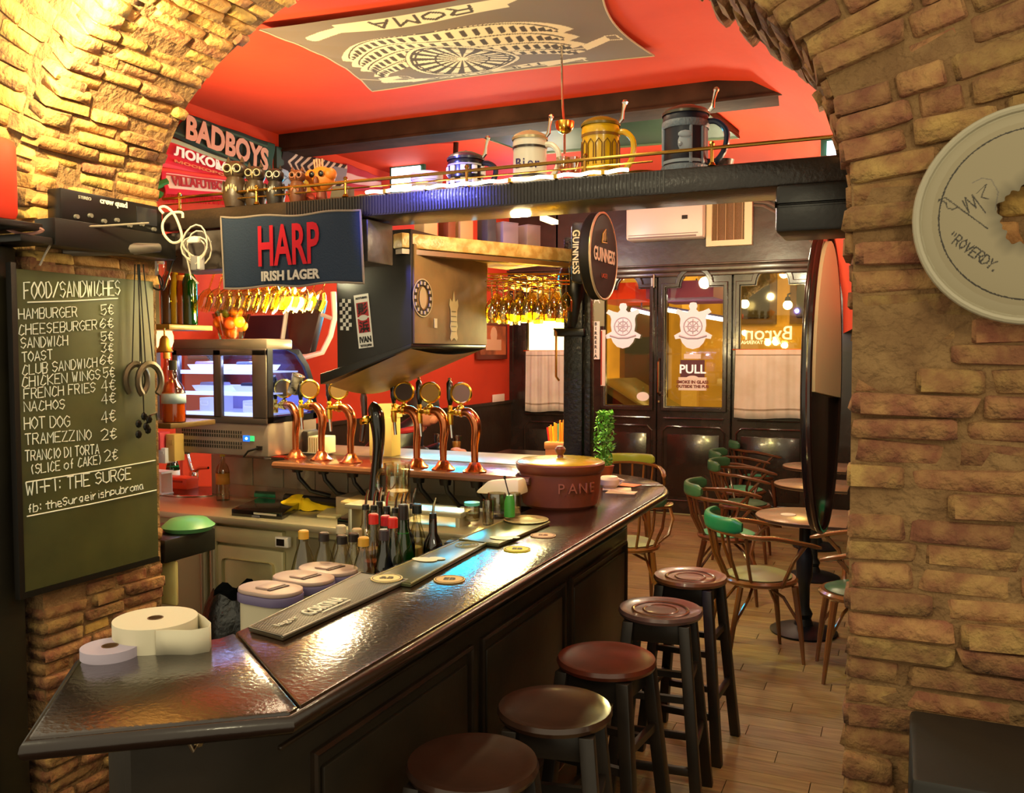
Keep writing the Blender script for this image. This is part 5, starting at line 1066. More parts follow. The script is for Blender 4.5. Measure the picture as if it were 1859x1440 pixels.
p = PZ(505, 888, WZ); t = thing('leaning_dish', 'cream dish leaning against the tiled riser', 'dish', (p.x, p.y, WZ + .06)); b = MB(); b.lathe([(0, 0), (.04, .0), (.065, .02), (.06, .024), (.035, .006), (0, .006)], M=Matrix.Rotation(R(55), 4, 'X'), seg=24); b.build('dish', mt('#d5c594', .4), t)
p = PZ(313, 889, WZ); t = thing('orange_crate', 'bright orange plastic tray behind the sink', 'crate', (p.x, p.y + .06, WZ)); b = MB(); b.box((0, 0, .035), (.2, .1, .07)); b.build('tray', mt('#e84a1c', .4), t, bevel=.008); b = MB(); b.box((0.02, -.056, .05), (.1, .006, .012)); b.build('slot', mt('#a02c10', .5), t)
p = PZ(289, 897, WZ); t = thing('cutlery_drainer', 'white slatted cutlery drainer at the far left of the worktop', 'drainer', (p.x, p.y, WZ + .004)); 
for k in range(6): b = MB(); b.box((-.05 + k * .02, -.04, .06), (.009, .005, .12)); b.build('slat', WHITE, t)
b = MB(); b.box((0, 0, .125), (.13, .09, .012)); b.box((0, 0, .003), (.13, .09, .006)); b.box((0, .04, .06), (.12, .005, .12)); b.build('basket', WHITE, t)
t = thing('paper_box', 'cream ribbed paper towel box behind the left taps', 'box', tuple(PZ(550, 826, SZ + .01))); t.location.y += .12; b = MB(); b.box((0, 0, .045), (.17, .1, .09)); b.build('box', mt('#e9dda2', .6, emit=.15), t, bevel=.004)
b = MB()
for k in range(12): b.box((-.077 + k * .014, -.0515, .045), (.005, .003, .075))
tag(b.build('ribs', mt('#b8a45c', .6), t, smooth=False), kind='stuff')
p = PZ(516, 826, SZ + .01); t = thing('grey_machine', 'small dark grey machine left of the ribbed box', 'machine', (p.x, p.y + .16, SZ + .01)); b = MB(); b.box((0, 0, .06), (.15, .12, .12)); b.build('body', mt('#3a3530', .4), t, bevel=.02); b = MB(); b.ball((-.045, -.062, .04), .011, 8); b.ball((-.045, -.062, .09), .011, 8); b.build('knobs', CHROME, t)
# left side: green lid on black shelf, yellow bag
p = PZ(310, 958, .86); t = thing('green_lid_tub', 'green rounded lid on the black ledge below the worktop', 'tub', (PT(292, 960, 3.8).x, PT(292, 960, 3.8).y + .16, .967)); b = MB(); b.lathe([(0, 0), (.10, 0), (.115, .02), (.08, .05), (0, .06)], seg=28); b.build('lid', mt('#5a9a62', .4), t)
q = MB(); e = PT(283, 985, 3.75); f_ = PT(358, 968, 3.9); q.b2((e.x - .3, e.y - .0, .865), (f_.x, e.y + .30, .965)); tag(q.build('black_ledge', mt('#191713', .35), bevel=.006), 'black ledge jutting out behind the left pier', 'ledge')
q = MB(); p = PT(300, 1055, 3.85); q.box((p.x - .03, p.y, .76), (.20, .02, .20)); o = q.build('hanging_chopping_board', mt('#d9cf86', .5), bevel=.012); tag(o, 'yellowish chopping board hanging below the black ledge', 'chopping board')
p = PT(325, 1110, 3.7); t = thing('bin_bag', 'shiny black bin bag behind the paper roll', 'bag', (p.x + .05, p.y + .32, 0)); 
def bagf(u, v):
    a = u * 2 * math.pi; z = v * .69; r = .17 * (1 + .12 * math.sin(5 * a + v * 4) * v) * (1 - .25 * max(0, v - .85) / .15); return V((r * math.cos(a), r * math.sin(a), z + .02 * math.sin(7 * a) * (v > .9)))
b = MB(); b.grid(bagf, 36, 10); b.build('bag', mt('#1a1c1e', .2, bump=(14, .9, .02)), t)
# pink/white boxes at far left of worktop
for i, (px, py, w, h, c_, lab) in enumerate(((292, 800, .06, .09, '#c94a5e', 'pink box on the shelf behind the sink'), (300, 826, .07, .08, '#c8d0ea', 'pale blue-white carton under the pink box'), (318, 812, .06, .14, '#c9ae68', 'tan carton beside the display fridge'))):
    p = PT(px, py, 4.6); b = MB(); b.box((0, 0, 0), (w, .07, h)); b.box((0, -.036, h * .2), (w * .7, .002, h * .2)); o = b.build('carton', mt(c_, .6), bevel=.003); o.location = p; tag(o, lab, 'carton', 'cartons left of the display fridge')
# ================= right of inner bar: glass jars
def jar(px, py, t_, h, r, lab, inside=None, lid=None, stand=None):
    p = PT(px, py, t_); t = thing('glass_jar', lab, 'jar', p, 0, 'glasses and jars beside the pot'); b = MB(); b.lathe([(0, 0), (r * .9, 0), (r, .01), (r, h * .8), (r * .92, h), (r * .85, h), (r * .93, h * .8), (r * .93, .012), (0, .008)], seg=20); b.build('glass_body', glass('#fff8e4', .85, .2), t)
    if inside: b = MB(); b.lathe([(0, .01), (r * .9, .01), (r * .9, h * inside[0]), (0, h * inside[0])], seg=16); b.build('contents', mt(inside[1], .4), t)
    if lid: b = MB(); b.lathe([(0, h), (r, h), (r, h + .012), (0, h + .014)], seg=18); b.build('lid', mt(lid, .4), t)
    return t
JZ = 3.55
jar(857, 945, JZ, .062, .032, 'squat jar with teal lid near the yellow cloth', (.5, '#b8a878'), '#5fc9b8'); jar(886, 953, JZ - .1, .10, .022, 'slim glass left of the green bottle'); jar(902, 940, JZ, .10, .04, 'wide clear tumbler behind the green squeeze bottle', (.2, '#3a2f8a')); jar(934, 935, JZ, .09, .026, 'clear glass against the side of the pot', (.35, '#a8a070'))
p = PT(925, 938, 3.5); t = thing('squeeze_bottle', 'narrow green squeeze bottle with a dark spoon in it', 'bottle', p); b = MB(); b.lathe([(0, 0), (.022, 0), (.021, .06), (.013, .085), (0, .085)], seg=14); b.build('body', mt('#3f9a3c', .4), t); b = MB(); b.tube([(0, 0, .08), (-.012, 0, .12), (-.02, 0, .15)], .0025, 6); b.ball((-.021, 0, .155), .008, 8, sc=(.8, .5, 1.2)); b.build('spoon', mt('#241a10', .4), t)
q = MB(); a0 = PT(900, 950, 3.6); q.b2((-1.9, a0.y - .25, a0.z - .03), (-1.49, a0.y + .22, a0.z - .001)); tag(q.build('inner_steel_shelf', STEEL, bevel=.004), 'steel shelf just inside the bar carrying jars and glasses', 'shelf')
p = PT(905, 895, 3.75); t = thing('napkin_stack', 'cream cloth bundle left of the clay pot', 'napkins', p); b = MB(); b.hex([(-.09, -.06, 0), (.12, -.06, 0), (.12, .06, 0), (-.09, .06, 0), (-.04, -.03, .055), (.11, -.04, .07), (.11, .04, .07), (-.03, .04, .05)]); b.build('cloth', mt('#e6dcae', .7), t, bevel=.015)
for i in range(5):
    pass
# person at the table behind the taps
SKIN = mt('#b9745a', .5); HAIR = mt('#241a16', .6); JKT = mt('#14141a', .35, bump=(9, .3, .01)); REDS = mt('#a01c22', .7)
pe = PT(772, 744, 6.05); px0, py0 = pe.x, pe.y
def skin(name, verts, edges, radii, m, par, sub=2, loc=(0, 0, 0)):
    me = bpy.data.meshes.new(name); me.from_pydata([V(v) for v in verts], edges, []); o = bpy.data.objects.new(name, me); COL.objects.link(o); me.materials.append(m)
    md = o.modifiers.new('k', 'SKIN'); md.use_smooth_shade = True
    for i, r in enumerate(radii):
        r = r if isinstance(r, tuple) else (r, r); me.skin_vertices[0].data[i].radius = r
    me.skin_vertices[0].data[0].use_root = True
    s = o.modifiers.new('s', 'SUBSURF'); s.levels = s.render_levels = sub; o.parent = par; return o
pers = thing('person', 'person in a black jacket and red scarf bending over the table behind the taps', 'person', (px0 - .28, py0, 0))
hx_ = .28; hz = pe.z
# local frame: x towards picture right; head at (hx_, 0, hz)
v = [(-.05, .05, .50), (-.05, .03, .75), (-.02, 0, .98), (.06, 0, 1.13), (.17, 0, 1.20), (.24, 0, hz - .04),
     (.02, -.18, 1.12), (.10, -.25, 1.02), (.28, -.22, 1.10), (.42, -.18, 1.10), (.02, .19, 1.12), (.12, .24, 1.02), (.34, .16, 1.10), (.05, -.12, .47), (.45, -.14, .47), (.45, -.14, .12), (.52, -.14, .06), (.05, .16, .47), (.45, .16, .47), (.45, .16, .12), (.52, .16, .06)]
e = [(0, 1), (1, 2), (2, 3), (3, 4), (4, 5), (3, 6), (6, 7), (7, 8), (8, 9), (3, 10), (10, 11), (11, 12), (0, 13), (13, 14), (14, 15), (15, 16), (0, 17), (17, 18), (18, 19), (19, 20)]
r = [(.17, .15), (.18, .16), (.24, .2), (.22, .17), (.10, .10), (.055, .06), .085, .06, .048, .035, .075, .06, .045, .09, .075, .05, .045, .09, .075, .05, .045]
skin('clothed_body', v, e, r, JKT, pers)
b = MB(); b.ball((hx_, 0, hz), .105, 20, sc=(.92, .82, 1.12)); b.ball((hx_ + .055, 0, hz - .055), .05, 14, sc=(.9, .95, .9)); b.ball((hx_ + .088, 0, hz - .01), .016, 8, sc=(1.1, .8, 1.6)); b.ball((hx_ - .01, -.078, hz - .005), .022, 10, sc=(.7, .5, 1.3)); b.tube([(hx_ - .02, 0, hz - .05), (.20, 0, hz - .15)], [.05, .055], 12); b.build('head', SKIN, pers)
b = MB(); b.ball((hx_ - .016, 0, hz + .03), .116, 20, sc=(.98, .9, 1.02)); bmesh.ops.delete(b.bm, geom=[f for f in b.bm.faces if f.calc_center_median().z < hz + .01 and f.calc_center_median().x > hx_ - .03 or f.calc_center_median().z < hz - .045], context='FACES'); b.build('hair', HAIR, pers, solid=.004)
b = MB(); b.box((hx_ + .08, -.035, hz + .008), (.006, .018, .006)); b.box((hx_ + .088, 0, hz - .058), (.008, .03, .006)); b.build('brow_and_mouth', mt('#5a2a20', .6), pers)
b = MB(); b.tube([(.16 + .09 * math.cos(a * .628), .1 * math.sin(a * .628), hz - .145 + .02 * math.cos(a * .628)) for a in range(10)], .022, 8, closed=True); b.build('scarf', REDS, pers)
for s in (-1, 1):
    hp_ = V((.45, -.18 if s < 0 else .13, 1.085)); b = MB(); b.ball(hp_, .035, 12, sc=(1.2, .9, .5))
    for k in range(4): b.tube([hp_ + V((.02, -.022 + .015 * k, 0)), hp_ + V((.055, -.025 + .016 * k, -.004)), hp_ + V((.08 - .006 * abs(k - 1), -.026 + .017 * k, -.02))], [.009, .0085, .007], 6)
    b.tube([hp_ + V((-.005, -.028 * s, 0)), hp_ + V((.025, -.045 * s, -.004)), hp_ + V((.045, -.045 * s, -.01))], [.010, .009, .007], 6); b.build('hand', SKIN, pers)
# tables behind the taps
def plaintable(x0, y0, x1, y1, z, lab, m):
    t = thing('dining_table', lab, 'table', ((x0 + x1) / 2, (y0 + y1) / 2, 0)); w, d = (x1 - x0), (y1 - y0); b = MB(); b.box((0, 0, z - .015), (w, d, .03)); b.build('tabletop', m, t, bevel=.004)
    for sx in (-1, 1):
        for sy in (-1, 1): b = MB(); b.box((sx * (w / 2 - .05), sy * (d / 2 - .05), (z - .03) / 2), (.05, .05, z - .03)); b.build('leg', BLKW, t)
    return t
plaintable(px0 - .05, py0 - .3, px0 + .75, py0 + .35, 1.05, 'dark red-topped table in front of the bending person', mt('#5a2420', .2))
p = PT(885, 800, 6.8); plaintable(p.x - .1, p.y - .1, p.x + .7, p.y + .6, .95, 'dark high table left of the straw holder', mt('#2c201a', .2))
for i, (px, py, lab, c_) in enumerate(((795, 818, 'empty tall glass on the table behind the fifth tap', None), (829, 822, 'glass with orange juice on the table behind the taps', '#e0a23c'))):
    p = PZ(px, py, 1.051); t = thing('drinking_glass', lab, 'glass', p, 0, 'glasses on the dining table'); b = MB(); b.lathe([(0, 0), (.026, 0), (.036, .12), (.034, .12), (.025, .006), (0, .006)], seg=16); b.build('glass_body', glass('#fff8ea', .8, .25), t)
    if c_: b = MB(); b.lathe([(0, .008), (.025, .008), (.031, .08), (0, .08)], seg=14); b.build('juice', mt(c_, .4), t)
p = PT(875, 815, 6.3)
# wall pictures, switch, curtains
t = thing('framed_picture', 'framed amber picture on the red wall right of the hood', 'picture'); c_ = PX(893, 618, XL + .03); Mp = frame(c_, (0, 1, 0), (0, 0, 1)); b = MB(); b.box((0, 0, 0), (.78, .42, .03), M=Mp); b.build('frame', mt('#6b2c1a', .4), t, bevel=.006); w_ = .78
zt1 = PX(893, 585, XL + .03).z; zb1_ = PX(893, 652, XL + .03).z
t.children[0].data.transform(Matrix.Translation((0, 0, 0)))
b = MB(); b.box((0, 0, .018), (.66, .32, .006), M=Mp); b.build('print', mt('#c2683a', .5, spots=(4, '#5c2c1a', .9)), t); b = MB(); b.box((0, -.05, .023), (.4, .12, .002), M=Mp); b.ball((0, .06, .024), .09, 12, M=Mp, sc=(1, 1, .02)); b.build('print_motif', mt('#e0b088', .5), t)
b = MB(); b.box(PX(905, 723, XL + .02), (.02, .3, .09)); tag(b.build('light_switch', mt('#e8dccb', .4), bevel=.006), 'white light switch plate on the red wall above the wainscot', 'light switch')
t = thing('blue_picture', 'blue printed picture in a dark frame left of the fruit bowl', 'picture'); p = PT(390, 606, 6.2); b = MB(); b.b2((XL + .0, p.y - .02, p.z - .15), (XL + .6, p.y, p.z + .12)); b.build('frame', mt('#2a1c2c', .4), t, bevel=.006); b = MB(); b.b2((p.x - .13, p.y - .03, p.z - .12), (p.x + .13, p.y - .021, p.z + .08)); b.build('print', mt('#5a5aa0', .5, spots=(9, '#8a88c4', .8)), t); text('MUSIC', .05, mt('#e8c49a', .5), t, frame((p.x, p.y - .033, p.z + .03), (1, 0, 0), (0, 0, 1)), bold=.002)
def curtain(pxa, pxb, pya, pyb, lab):
    xa, xb = PY(pxa, pya, YB - .06).x, PY(pxb, pya, YB - .06).x; za, zb_ = PY(pxa, pya, YB - .06).z, PY(pxa, pyb, YB - .06).z
    t = thing('cafe_curtain', lab, 'curtain', (0, 0, 0), 0, 'cafe curtains on the windows')
    def f(u, v): return V((xa + (xb - xa) * u + .02 * (v - .5) * (u - .5), YB - .075 + .010 * math.sin(u * 26) * (.4 + .6 * v) + .002 * math.sin(u * 70), za + (zb_ - za) * v - .01 * math.sin(u * 6) * v))
    b = MB(); b.grid(f, 90, 8); b.build('cloth', mt('#d6cbb4', .9, emit=.05, spots=(5, '#c2b08c', .6)), t, solid=.004)  # faint emission stands in for street light coming through the cloth
    b = MB(); b.strip([f(i / 90, .86) + V((0, -.003, 0)) for i in range(91)], [f(i / 90, .885) + V((0, -.003, 0)) for i in range(91)]); b.build('hem_band', mt('#9a8c74', .9), t); b = MB(); b.strip([f(i / 90, .07) + V((0, -.003, 0)) for i in range(91)], [f(i / 90, .085) + V((0, -.003, 0)) for i in range(91)]); b.build('hem_band', mt('#9a8c74', .9), t)
    b = MB(); b.tube([(xa - .03, YB - .06, za + .0), (xb + .03, YB - .06, za + .0)], .008, 6); b.build('rod', BRASS, t)
curtain(1335, 1470, 635, 758, 'white cafe curtain on the right window'); curtain(955, 1027, 637, 746, 'white cafe curtain on the window left of the iron column')
# air conditioner and grille
t = thing('air_conditioner', 'white wall air conditioner above the doors', 'air conditioner'); a0 = PY(1136, 368, YB - .22); a1 = PY(1276, 430, YB - .22)
x0, x1, z1, z0 = a0.x, a1.x, a0.z, a1.z
b = MB(); b.b2((x0, YB - .22, z0 + .0), (x1, YB, z1 + .12)); b.build('casing', mt('#d8c8bc', .35), t, bevel=.03); b = MB(); b.b2((x0 + .03, YB - .226, z0 + .045), (x1 - .05, YB - .215, z0 + .052)); b.b2((x0 + .03, YB - .224, z0 + .012), (x1 - .07, YB - .21, z0 + .03)); b.build('louvre', mt('#7d6e66', .4), t); b = MB(); p = PY(1243, 394, YB - .225); b.box(p, (.06, .004, .04)); b.build('sensor_window', BLK, t)
t = thing('wall_grille', 'white framed brown mesh grille beside the air conditioner', 'vent grille'); a0 = PY(1283, 372, YB - .1); a1 = PY(1364, 443, YB - .1)
o_ = [(a0.x, a1.z), (a1.x, a1.z), (a1.x, a0.z + .12), (a0.x, a0.z + .12)]; i_ = [(a0.x + .05, a1.z + .05), (a1.x - .07, a1.z + .05), (a1.x - .07, a0.z + .07), (a0.x + .05, a0.z + .07)]
shape2d([o_, i_], .09, mt('#d4c8a0', .4), 'frame', t, frame((0, YB - .05, 0), (1, 0, 0), (0, 0, 1)), bevel=.004)
b = MB(); b.b2((a0.x + .04, YB - .05, a1.z + .04), (a1.x - .06, YB - .04, a0.z + .08)); b.build('mesh_panel', mt('#7b5c3c', .7, bump=(120, 1, .01)), t)
for k in range(4): b = MB(); x = a0.x + .1 + k * .085; b.b2((x, YB - .07, a1.z + .04), (x + .012, YB - .05, a0.z + .08)); b.build('bar', mt('#94744c', .6), t)
# ceiling panel, TV and screens
gp = thing('green_ceiling_panel', 'dark green flat panel hanging under the ceiling beyond the beam', 'ceiling panel'); zz = 3.33; P4 = [PZ(x, y, zz) for x, y in ((868, 238), (962, 272), (1342, 241), (1282, 196))]
b = MB(); b.prism([(q.x, q.y) for q in P4], zz - .03, ZC - .001); b.build('board', mt('#1d3328', .5, spots=(2, '#27442f', .6)), gp, bevel=.004); b = MB(); b.tube([q + V((0, 0, -.03)) for q in P4], .012, 6, closed=True); b.build('rim', mt('#3c4a34', .4), gp)
t = thing('television', 'flat television glowing cyan blue behind the hood', 'television'); ctr = PT(812, 522, 6.6); fx_ = V((math.cos(R(18)), math.sin(R(18)), 0)); Mt = frame(ctr, fx_, (0, 0, 1)); TW, TH = .50, .52
b = MB(); b.box((0, 0, -.03), (TW + .06, TH + .06, .05), M=Mt); b.build('casing', BLK, t, bevel=.006); b = MB(); b.box((0, 0, .0), (TW, TH, .004), M=Mt); b.build('screen', mt('#0a5f70', .2, emit=24, ecol=(0, .50, .78)), t); b = MB(); b.tube([Mt @ V((0, 0, -.05)), Mt @ V((0, .2, -.12)), V((ctr.x, ctr.y + .15, ZC))], .02, 8); b.build('ceiling_arm', BLK, t)
for px, py, w, h, lab in ((737, 325, .28, .2, 'small bright white screen above the shelf beam, left'), (1519, 268, .16, .12, 'small bright white screen at the end of the shelf beam')):
    c_ = PT(px, py, 7.5 if px < 1000 else 4.2); k_ = 1 if px < 1000 else .55; t = thing('small_monitor', lab, 'monitor'); b = MB(); b.box(c_ + V((0, .03, 0)), (w * k_ + .06, .04, h * k_ + .05)); b.build('casing', mt('#1f5a4c', .4), t, bevel=.006); b = MB(); b.box(c_, (w * k_, .01, h * k_)); b.build('screen', mt('#e8f6ff', .3, emit=3, ecol='#e0f4ff'), t); b = MB(); b.tube([c_ + V((0, .05, 0)), c_ + V((0, .1, .1)), V((c_.x, c_.y + .1, ZC))], .012, 6); b.build('ceiling_arm', BLK, t)
# ================================================================== ON THE SHELF BEAM
SB = 2.345
def stein(px, py, Y, r, h, label, body, band, lidc, rz=0, motif=None, lid=True):
    p = PY(px, py, Y); t = thing('beer_stein', label, 'beer stein', (p.x, Y, SB), rz, 'lidded steins on the shelf beam')
    b = MB(); b.lathe([(0, 0), (r, 0), (r * 1.04, .008), (r, .02), (r * .97, .03), (r * .95, h * .78), (r * .98, h * .84), (r, h * .9), (r * .95, h), (0, h)], seg=32); b.build('body', body, t)
    b = MB(); b.lathe([(r * .965, h * .80), (r * .99, h * .80), (r * 1.0, h * .85), (r * .97, h * .85)], seg=32); b.lathe([(r * .98, .03), (r * 1.005, .03), (r * 1.0, .04), (r * .98, .04)], seg=32); b.build('band', band, t)
    if lid: b = MB(); b.lathe([(r * 1.02, h), (r * 1.03, h + .008), (r * .9, h + .018), (r * .5, h + .03), (r * .12, h + .036), (0, h + .04)], seg=28); b.build('lid', lidc, t)
    b = MB(); b.tube([(r * .9, 0, h * .88), (r * 1.35, 0, h * .86), (r * 1.75, 0, h * .68), (r * 1.7, 0, h * .4), (r * 1.35, 0, h * .2), (r * .95, 0, h * .2)], .010, 8, sm=4); b.build('handle', body if motif != 'blue' else mt('#23304a', .2), t)
    b = MB(); b.tube([(r * 1.0, 0, h + .008), (r * 1.15, 0, h + .02), (r * 1.2, 0, h + .045), (r * 1.28, 0, h + .07)], [.006, .008, .005, .007], 8); b.ball((r * 1.3, 0, h + .075), .010, 8); b.build('thumb_lever', CHROME, t)
    return t, r, h
t, r, h = stein(846, 345, 2.92, .068, .115, 'squat black and white chequered stein with pale thumb lever', mt('#1d1a1a', .25), mt('#b8b0a4', .3), mt('#3a3432', .25), motif=None)
for k in range(10):
    a = 2 * math.pi * k / 10
    b = MB()
    for zz0, zz1 in ((.012, .045), (.06, .09)): b.box((r * 1.0, 0, (zz0 + zz1) / 2), (.008, .02, zz1 - zz0))
    o = b.build('white_panel', mt('#efe9e0', .3), t, bevel=.002); o.data.transform(Matrix.Rotation(a, 4, 'Z'))
t, r, h = stein(962, 345, 2.92, .062, .165, 'tall cream stein with purple script and curled white handle', mt('#e9e0cc', .3), mt('#3a3028', .3), mt('#bfae84', .3, .4))
for k, ch in enumerate('Bier'): a = R(-110 + k * 22); text(ch, .05, mt('#352a6a', .4), t, frame((r * .97 * math.cos(a), r * .97 * math.sin(a), .075), (-math.sin(a), math.cos(a), 0), (0, 0, 1)), ext=.002)
t, r, h = stein(1090, 318, 2.92, .066, .185, 'bright yellow stein with brown domed lid', mt('#e0ae10', .25, coat=.4), mt('#8a5c0a', .3), mt('#7c6210', .3), motif=None)
for k in range(14):
    a = 2 * math.pi * k / 14; b = MB(); b.tube([(r * .98, -.010, .05), (r * .98, -.011, .12), (r * .98, 0, .135), (r * .98, .011, .12), (r * .98, .010, .05)], .0018, 5); o = b.build('painted_arch', mt('#6a4406', .4), t); o.data.transform(Matrix.Rotation(a, 4, 'Z'))
b = MB()
for k in range(26): a = 2 * math.pi * k / 26; b.ball((r * .99 * math.cos(a), r * .99 * math.sin(a), .02), .004, 6)
tag(b.build('beading', mt('#f2d870', .4), t), kind='stuff')
t, r, h = stein(1244, 300, 2.92, .076, .19, 'largest stein, dark blue with grey relief portrait', mt('#10162a', .4), mt('#8b98a6', .35), mt('#5a564c', .3, .6), motif='blue')
b = MB(); b.lathe([(r * .99, .145), (r * 1.02, .15), (r * 1.02, .165), (r * .99, .17)], seg=32); b.lathe([(r, 0), (r * 1.06, .002), (r * 1.04, .022), (r, .025)], seg=32); b.build('relief_band', mt('#6f7c8a', .4, bump=(120, 1, .004)), t)
for a in (-150, -30, -64): b = MB(); b.box((r * .98, 0, .085), (.01, .01, .12)); o = b.build('relief_column', mt('#8791a0', .4), t, bevel=.003); o.data.transform(Matrix.Rotation(R(a), 4, 'Z'))
b = MB(); b.ball((0, 0, 0), .026, 14, sc=(.9, .25, 1.25)); b.ball((0.0, -.004, .026), .018, 10, sc=(1.3, .3, .7)); b.ball((-.015, -.004, -.005), .008, 8); o = b.build('relief_portrait', mt('#9aa4b2', .4), t); o.data.transform(Matrix.Rotation(R(12), 4, 'Z') @ Matrix.Translation((0, -r * .97, .09)))
def simple(name, lab, cat, px, Y, parts, grp=None, py=330, z=SB):
    p = PY(px, py, Y); t = thing(name, lab, cat, (p.x, Y, z), 0, grp)
    for nm, pf, m in parts: b = MB(); b.lathe(pf, seg=24); b.build(nm, m, t)
    return t
simple('drum_tin', 'cream round tin left of the chequered stein', 'tin', 775, 2.94, [('body', [(0, 0), (.058, 0), (.058, .06), (0, .06)], mt('#c9b89a', .4)), ('lid', [(0, .060), (.061, .060), (.061, .085), (.055, .09), (0, .09)], mt('#d9ccb0', .35))])
simple('liqueur_glass', 'small stemmed glass right of the cream stein', 'glass', 1022, 2.90, [('glass_body', [(0, 0), (.022, 0), (.022, .004), (.004, .01), (.004, .035), (.02, .05), (.024, .09), (.021, .09), (.004, .05), (0, .04)], glass('#fff2d8', .8, .25))], 'small glasses on the beam')
simple('liqueur_glass', 'small stemmed glass beside the yellow stein', 'glass', 1042, 2.96, [('glass_body', [(0, 0), (.022, 0), (.022, .004), (.004, .01), (.004, .035), (.02, .05), (.024, .10), (.021, .10), (.004, .05), (0, .04)], glass('#fff2d8', .8, .25))], 'small glasses on the beam')
simple('brass_dish', 'low brass dish between the yellow and blue steins', 'dish', 1165, 2.98, [('dish', [(0, 0), (.05, 0), (.075, .025), (.07, .028), (.048, .008), (0, .008)], mt('#8a6c2c', .35, .8))])
simple('grey_cup', 'patterned grey cup right of the blue stein', 'cup', 1312, 2.98, [('cup', [(0, 0), (.022, 0), (.036, .05), (.033, .05), (.02, .006), (0, .006)], mt('#7a7066', .4, spots=(60, '#2a2422', 1)))])
# lamp holder hanging from the ceiling beam
p = PY(1025, 190, 5.23); t = thing('brass_ceiling_cup', 'brass fluted cup hanging on a rod from the ceiling beam', 'lamp holder', (PT(1025, 232, 4.4).x, PT(1025, 232, 4.4).y, PT(1025, 232, 4.4).z)); b = MB(); b.lathe([(0, -.03), (.012, -.03), (.03, -.022), (.045, .0), (.05, .028), (.044, .03), (.0, -.01)], seg=18); b.build('cup', BRASS, t); b = MB(); b.tube([(0, 0, .0), (-.01, 0, .1), (-.02, 0, ZC - PT(1025, 232, 4.4).z)], .006, 8); b.tube([(0, 0, -.03), (0, 0, -.13)], .006, 8); b.build('rod', CHROME, t)
# owls and figurines
def owl(px, Y, s, c1_, c2_, lab, grp='carved owl figurines on the shelf', py=350):
    p = PY(px, py, Y); t = thing('owl_figurine', lab, 'figurine', (p.x, Y, SB), R(20), grp); A = mt(c1_, .4, bump=(40, .3, .004)); B = mt(c2_, .5)
    b = MB(); b.lathe([(0, 0), (.03 * s, 0), (.036 * s, .03 * s), (.034 * s, .06 * s), (.024 * s, .085 * s), (0, .095 * s)], seg=20); b.build('body', A, t)
    b = MB(); b.ball((0, 0, .105 * s), .032 * s, 16, sc=(1.1, .9, .9)); [b.lathe([(0, .02 * s), (.009 * s, 0), (0, -.002)], (sx * .02 * s, 0, .128 * s), 8) for sx in (-1, 1)]; b.build('head', A, t)
    for sx in (-1, 1):
        b = MB(); b.tube([(sx * .014 * s + .011 * s * math.cos(R(a)), -.028 * s, .108 * s + .011 * s * math.sin(R(a))) for a in range(0, 360, 30)], .002 * s, 5, closed=True); b.build('eye_ring', B, t)
        b = MB(); b.ball((sx * .014 * s, -.027 * s, .108 * s), .0065 * s, 8); b.build('eye', BLKG, t)
    b = MB(); b.lathe([(0, 0), (.005 * s, .0), (0, .016 * s)], M=Matrix.Translation((0, -.03 * s, .104 * s)) @ Matrix.Rotation(R(180), 4, 'X'), seg=8); b.build('beak', B, t)
    b = MB()
    for k in range(5): a = R(-60 + k * 30); b.ball((.016 * s * math.sin(a), -.0355 * s, .04 * s + .016 * s * math.cos(a)), .007 * s, 8, sc=(.5, .25, 1.1))
    b.build('belly_flower', B, t)
    for sx in (-1, 1): b = MB(); b.ball((sx * .034 * s, -.004, .05 * s), .014 * s, 10, sc=(.4, .9, 2)); b.build('wing', A, t)
owl(428, 2.84, 1.4, '#3a2a1c', '#8f8260', 'largest dark owl figurine, leftmost'); owl(464, 2.85, 1.2, '#35281c', '#8a784e', 'dark owl figurine second from left, side-on'); owl(500, 2.84, 1.05, '#241c18', '#a8a294', 'small black owl with white eye rings'); owl(540, 2.84, .95, '#6b3a20', '#b3663a', 'small brown owl right of the black one')
p = PY(584, 340, 2.92); t = thing('orange_mask_figure', 'orange owl-faced figure towering over the owls', 'figurine', (p.x, 2.92, SB)); b = MB(); b.lathe([(0, 0), (.03, 0), (.022, .03), (.02, .05), (0, .055)], seg=16); b.build('base', mt('#8a3a24', .5), t)
b = MB(); b.ball((0, 0, .1), .05, 20, sc=(1.2, .7, 1)); [b.ball((sx * .045, -.005, .115), .026, 12) for sx in (-1, 1)]; b.build('face', mt('#d9771c', .5, bump=(25, .4, .006)), t)
for sx in (-1, 1): b = MB(); b.ball((sx * .022, -.036, .115), .013, 10, sc=(1, .5, 1)); b.build('eye', BLKG, t)
b = MB(); b.ball((0, -.04, .085), .016, 10, sc=(.7, .6, 1.4)); b.build('nose', mt('#7a3a14', .5), t)
for k in range(4): b = MB(); b.tube([(-.03 + k * .012, 0, .14), (-.035 + k * .013, 0, .18)], .004, 6); b.build('crest_spike', mt('#b88a6a', .5), t)
p = PY(620, 345, 2.93); q = MB(); q.hex([(-.04, -.03, 0), (.04, -.03, 0), (.04, .03, 0), (-.04, .03, 0), (-.04, -.005, .07), (.04, -.005, .065), (.04, .03, .065), (-.04, .03, .07)]); o = q.build('folded_card', mt('#6a6252', .6), bevel=.002); o.location = (p.x, 2.93, SB); tag(o, 'grey tilted card box right of the orange figure', 'card box')
p = PY(655, 345, 2.92); t = thing('raffia_bundle', 'bundle of dry straw stalks lying on the shelf', 'straw bundle', (p.x, 2.92, SB)); 
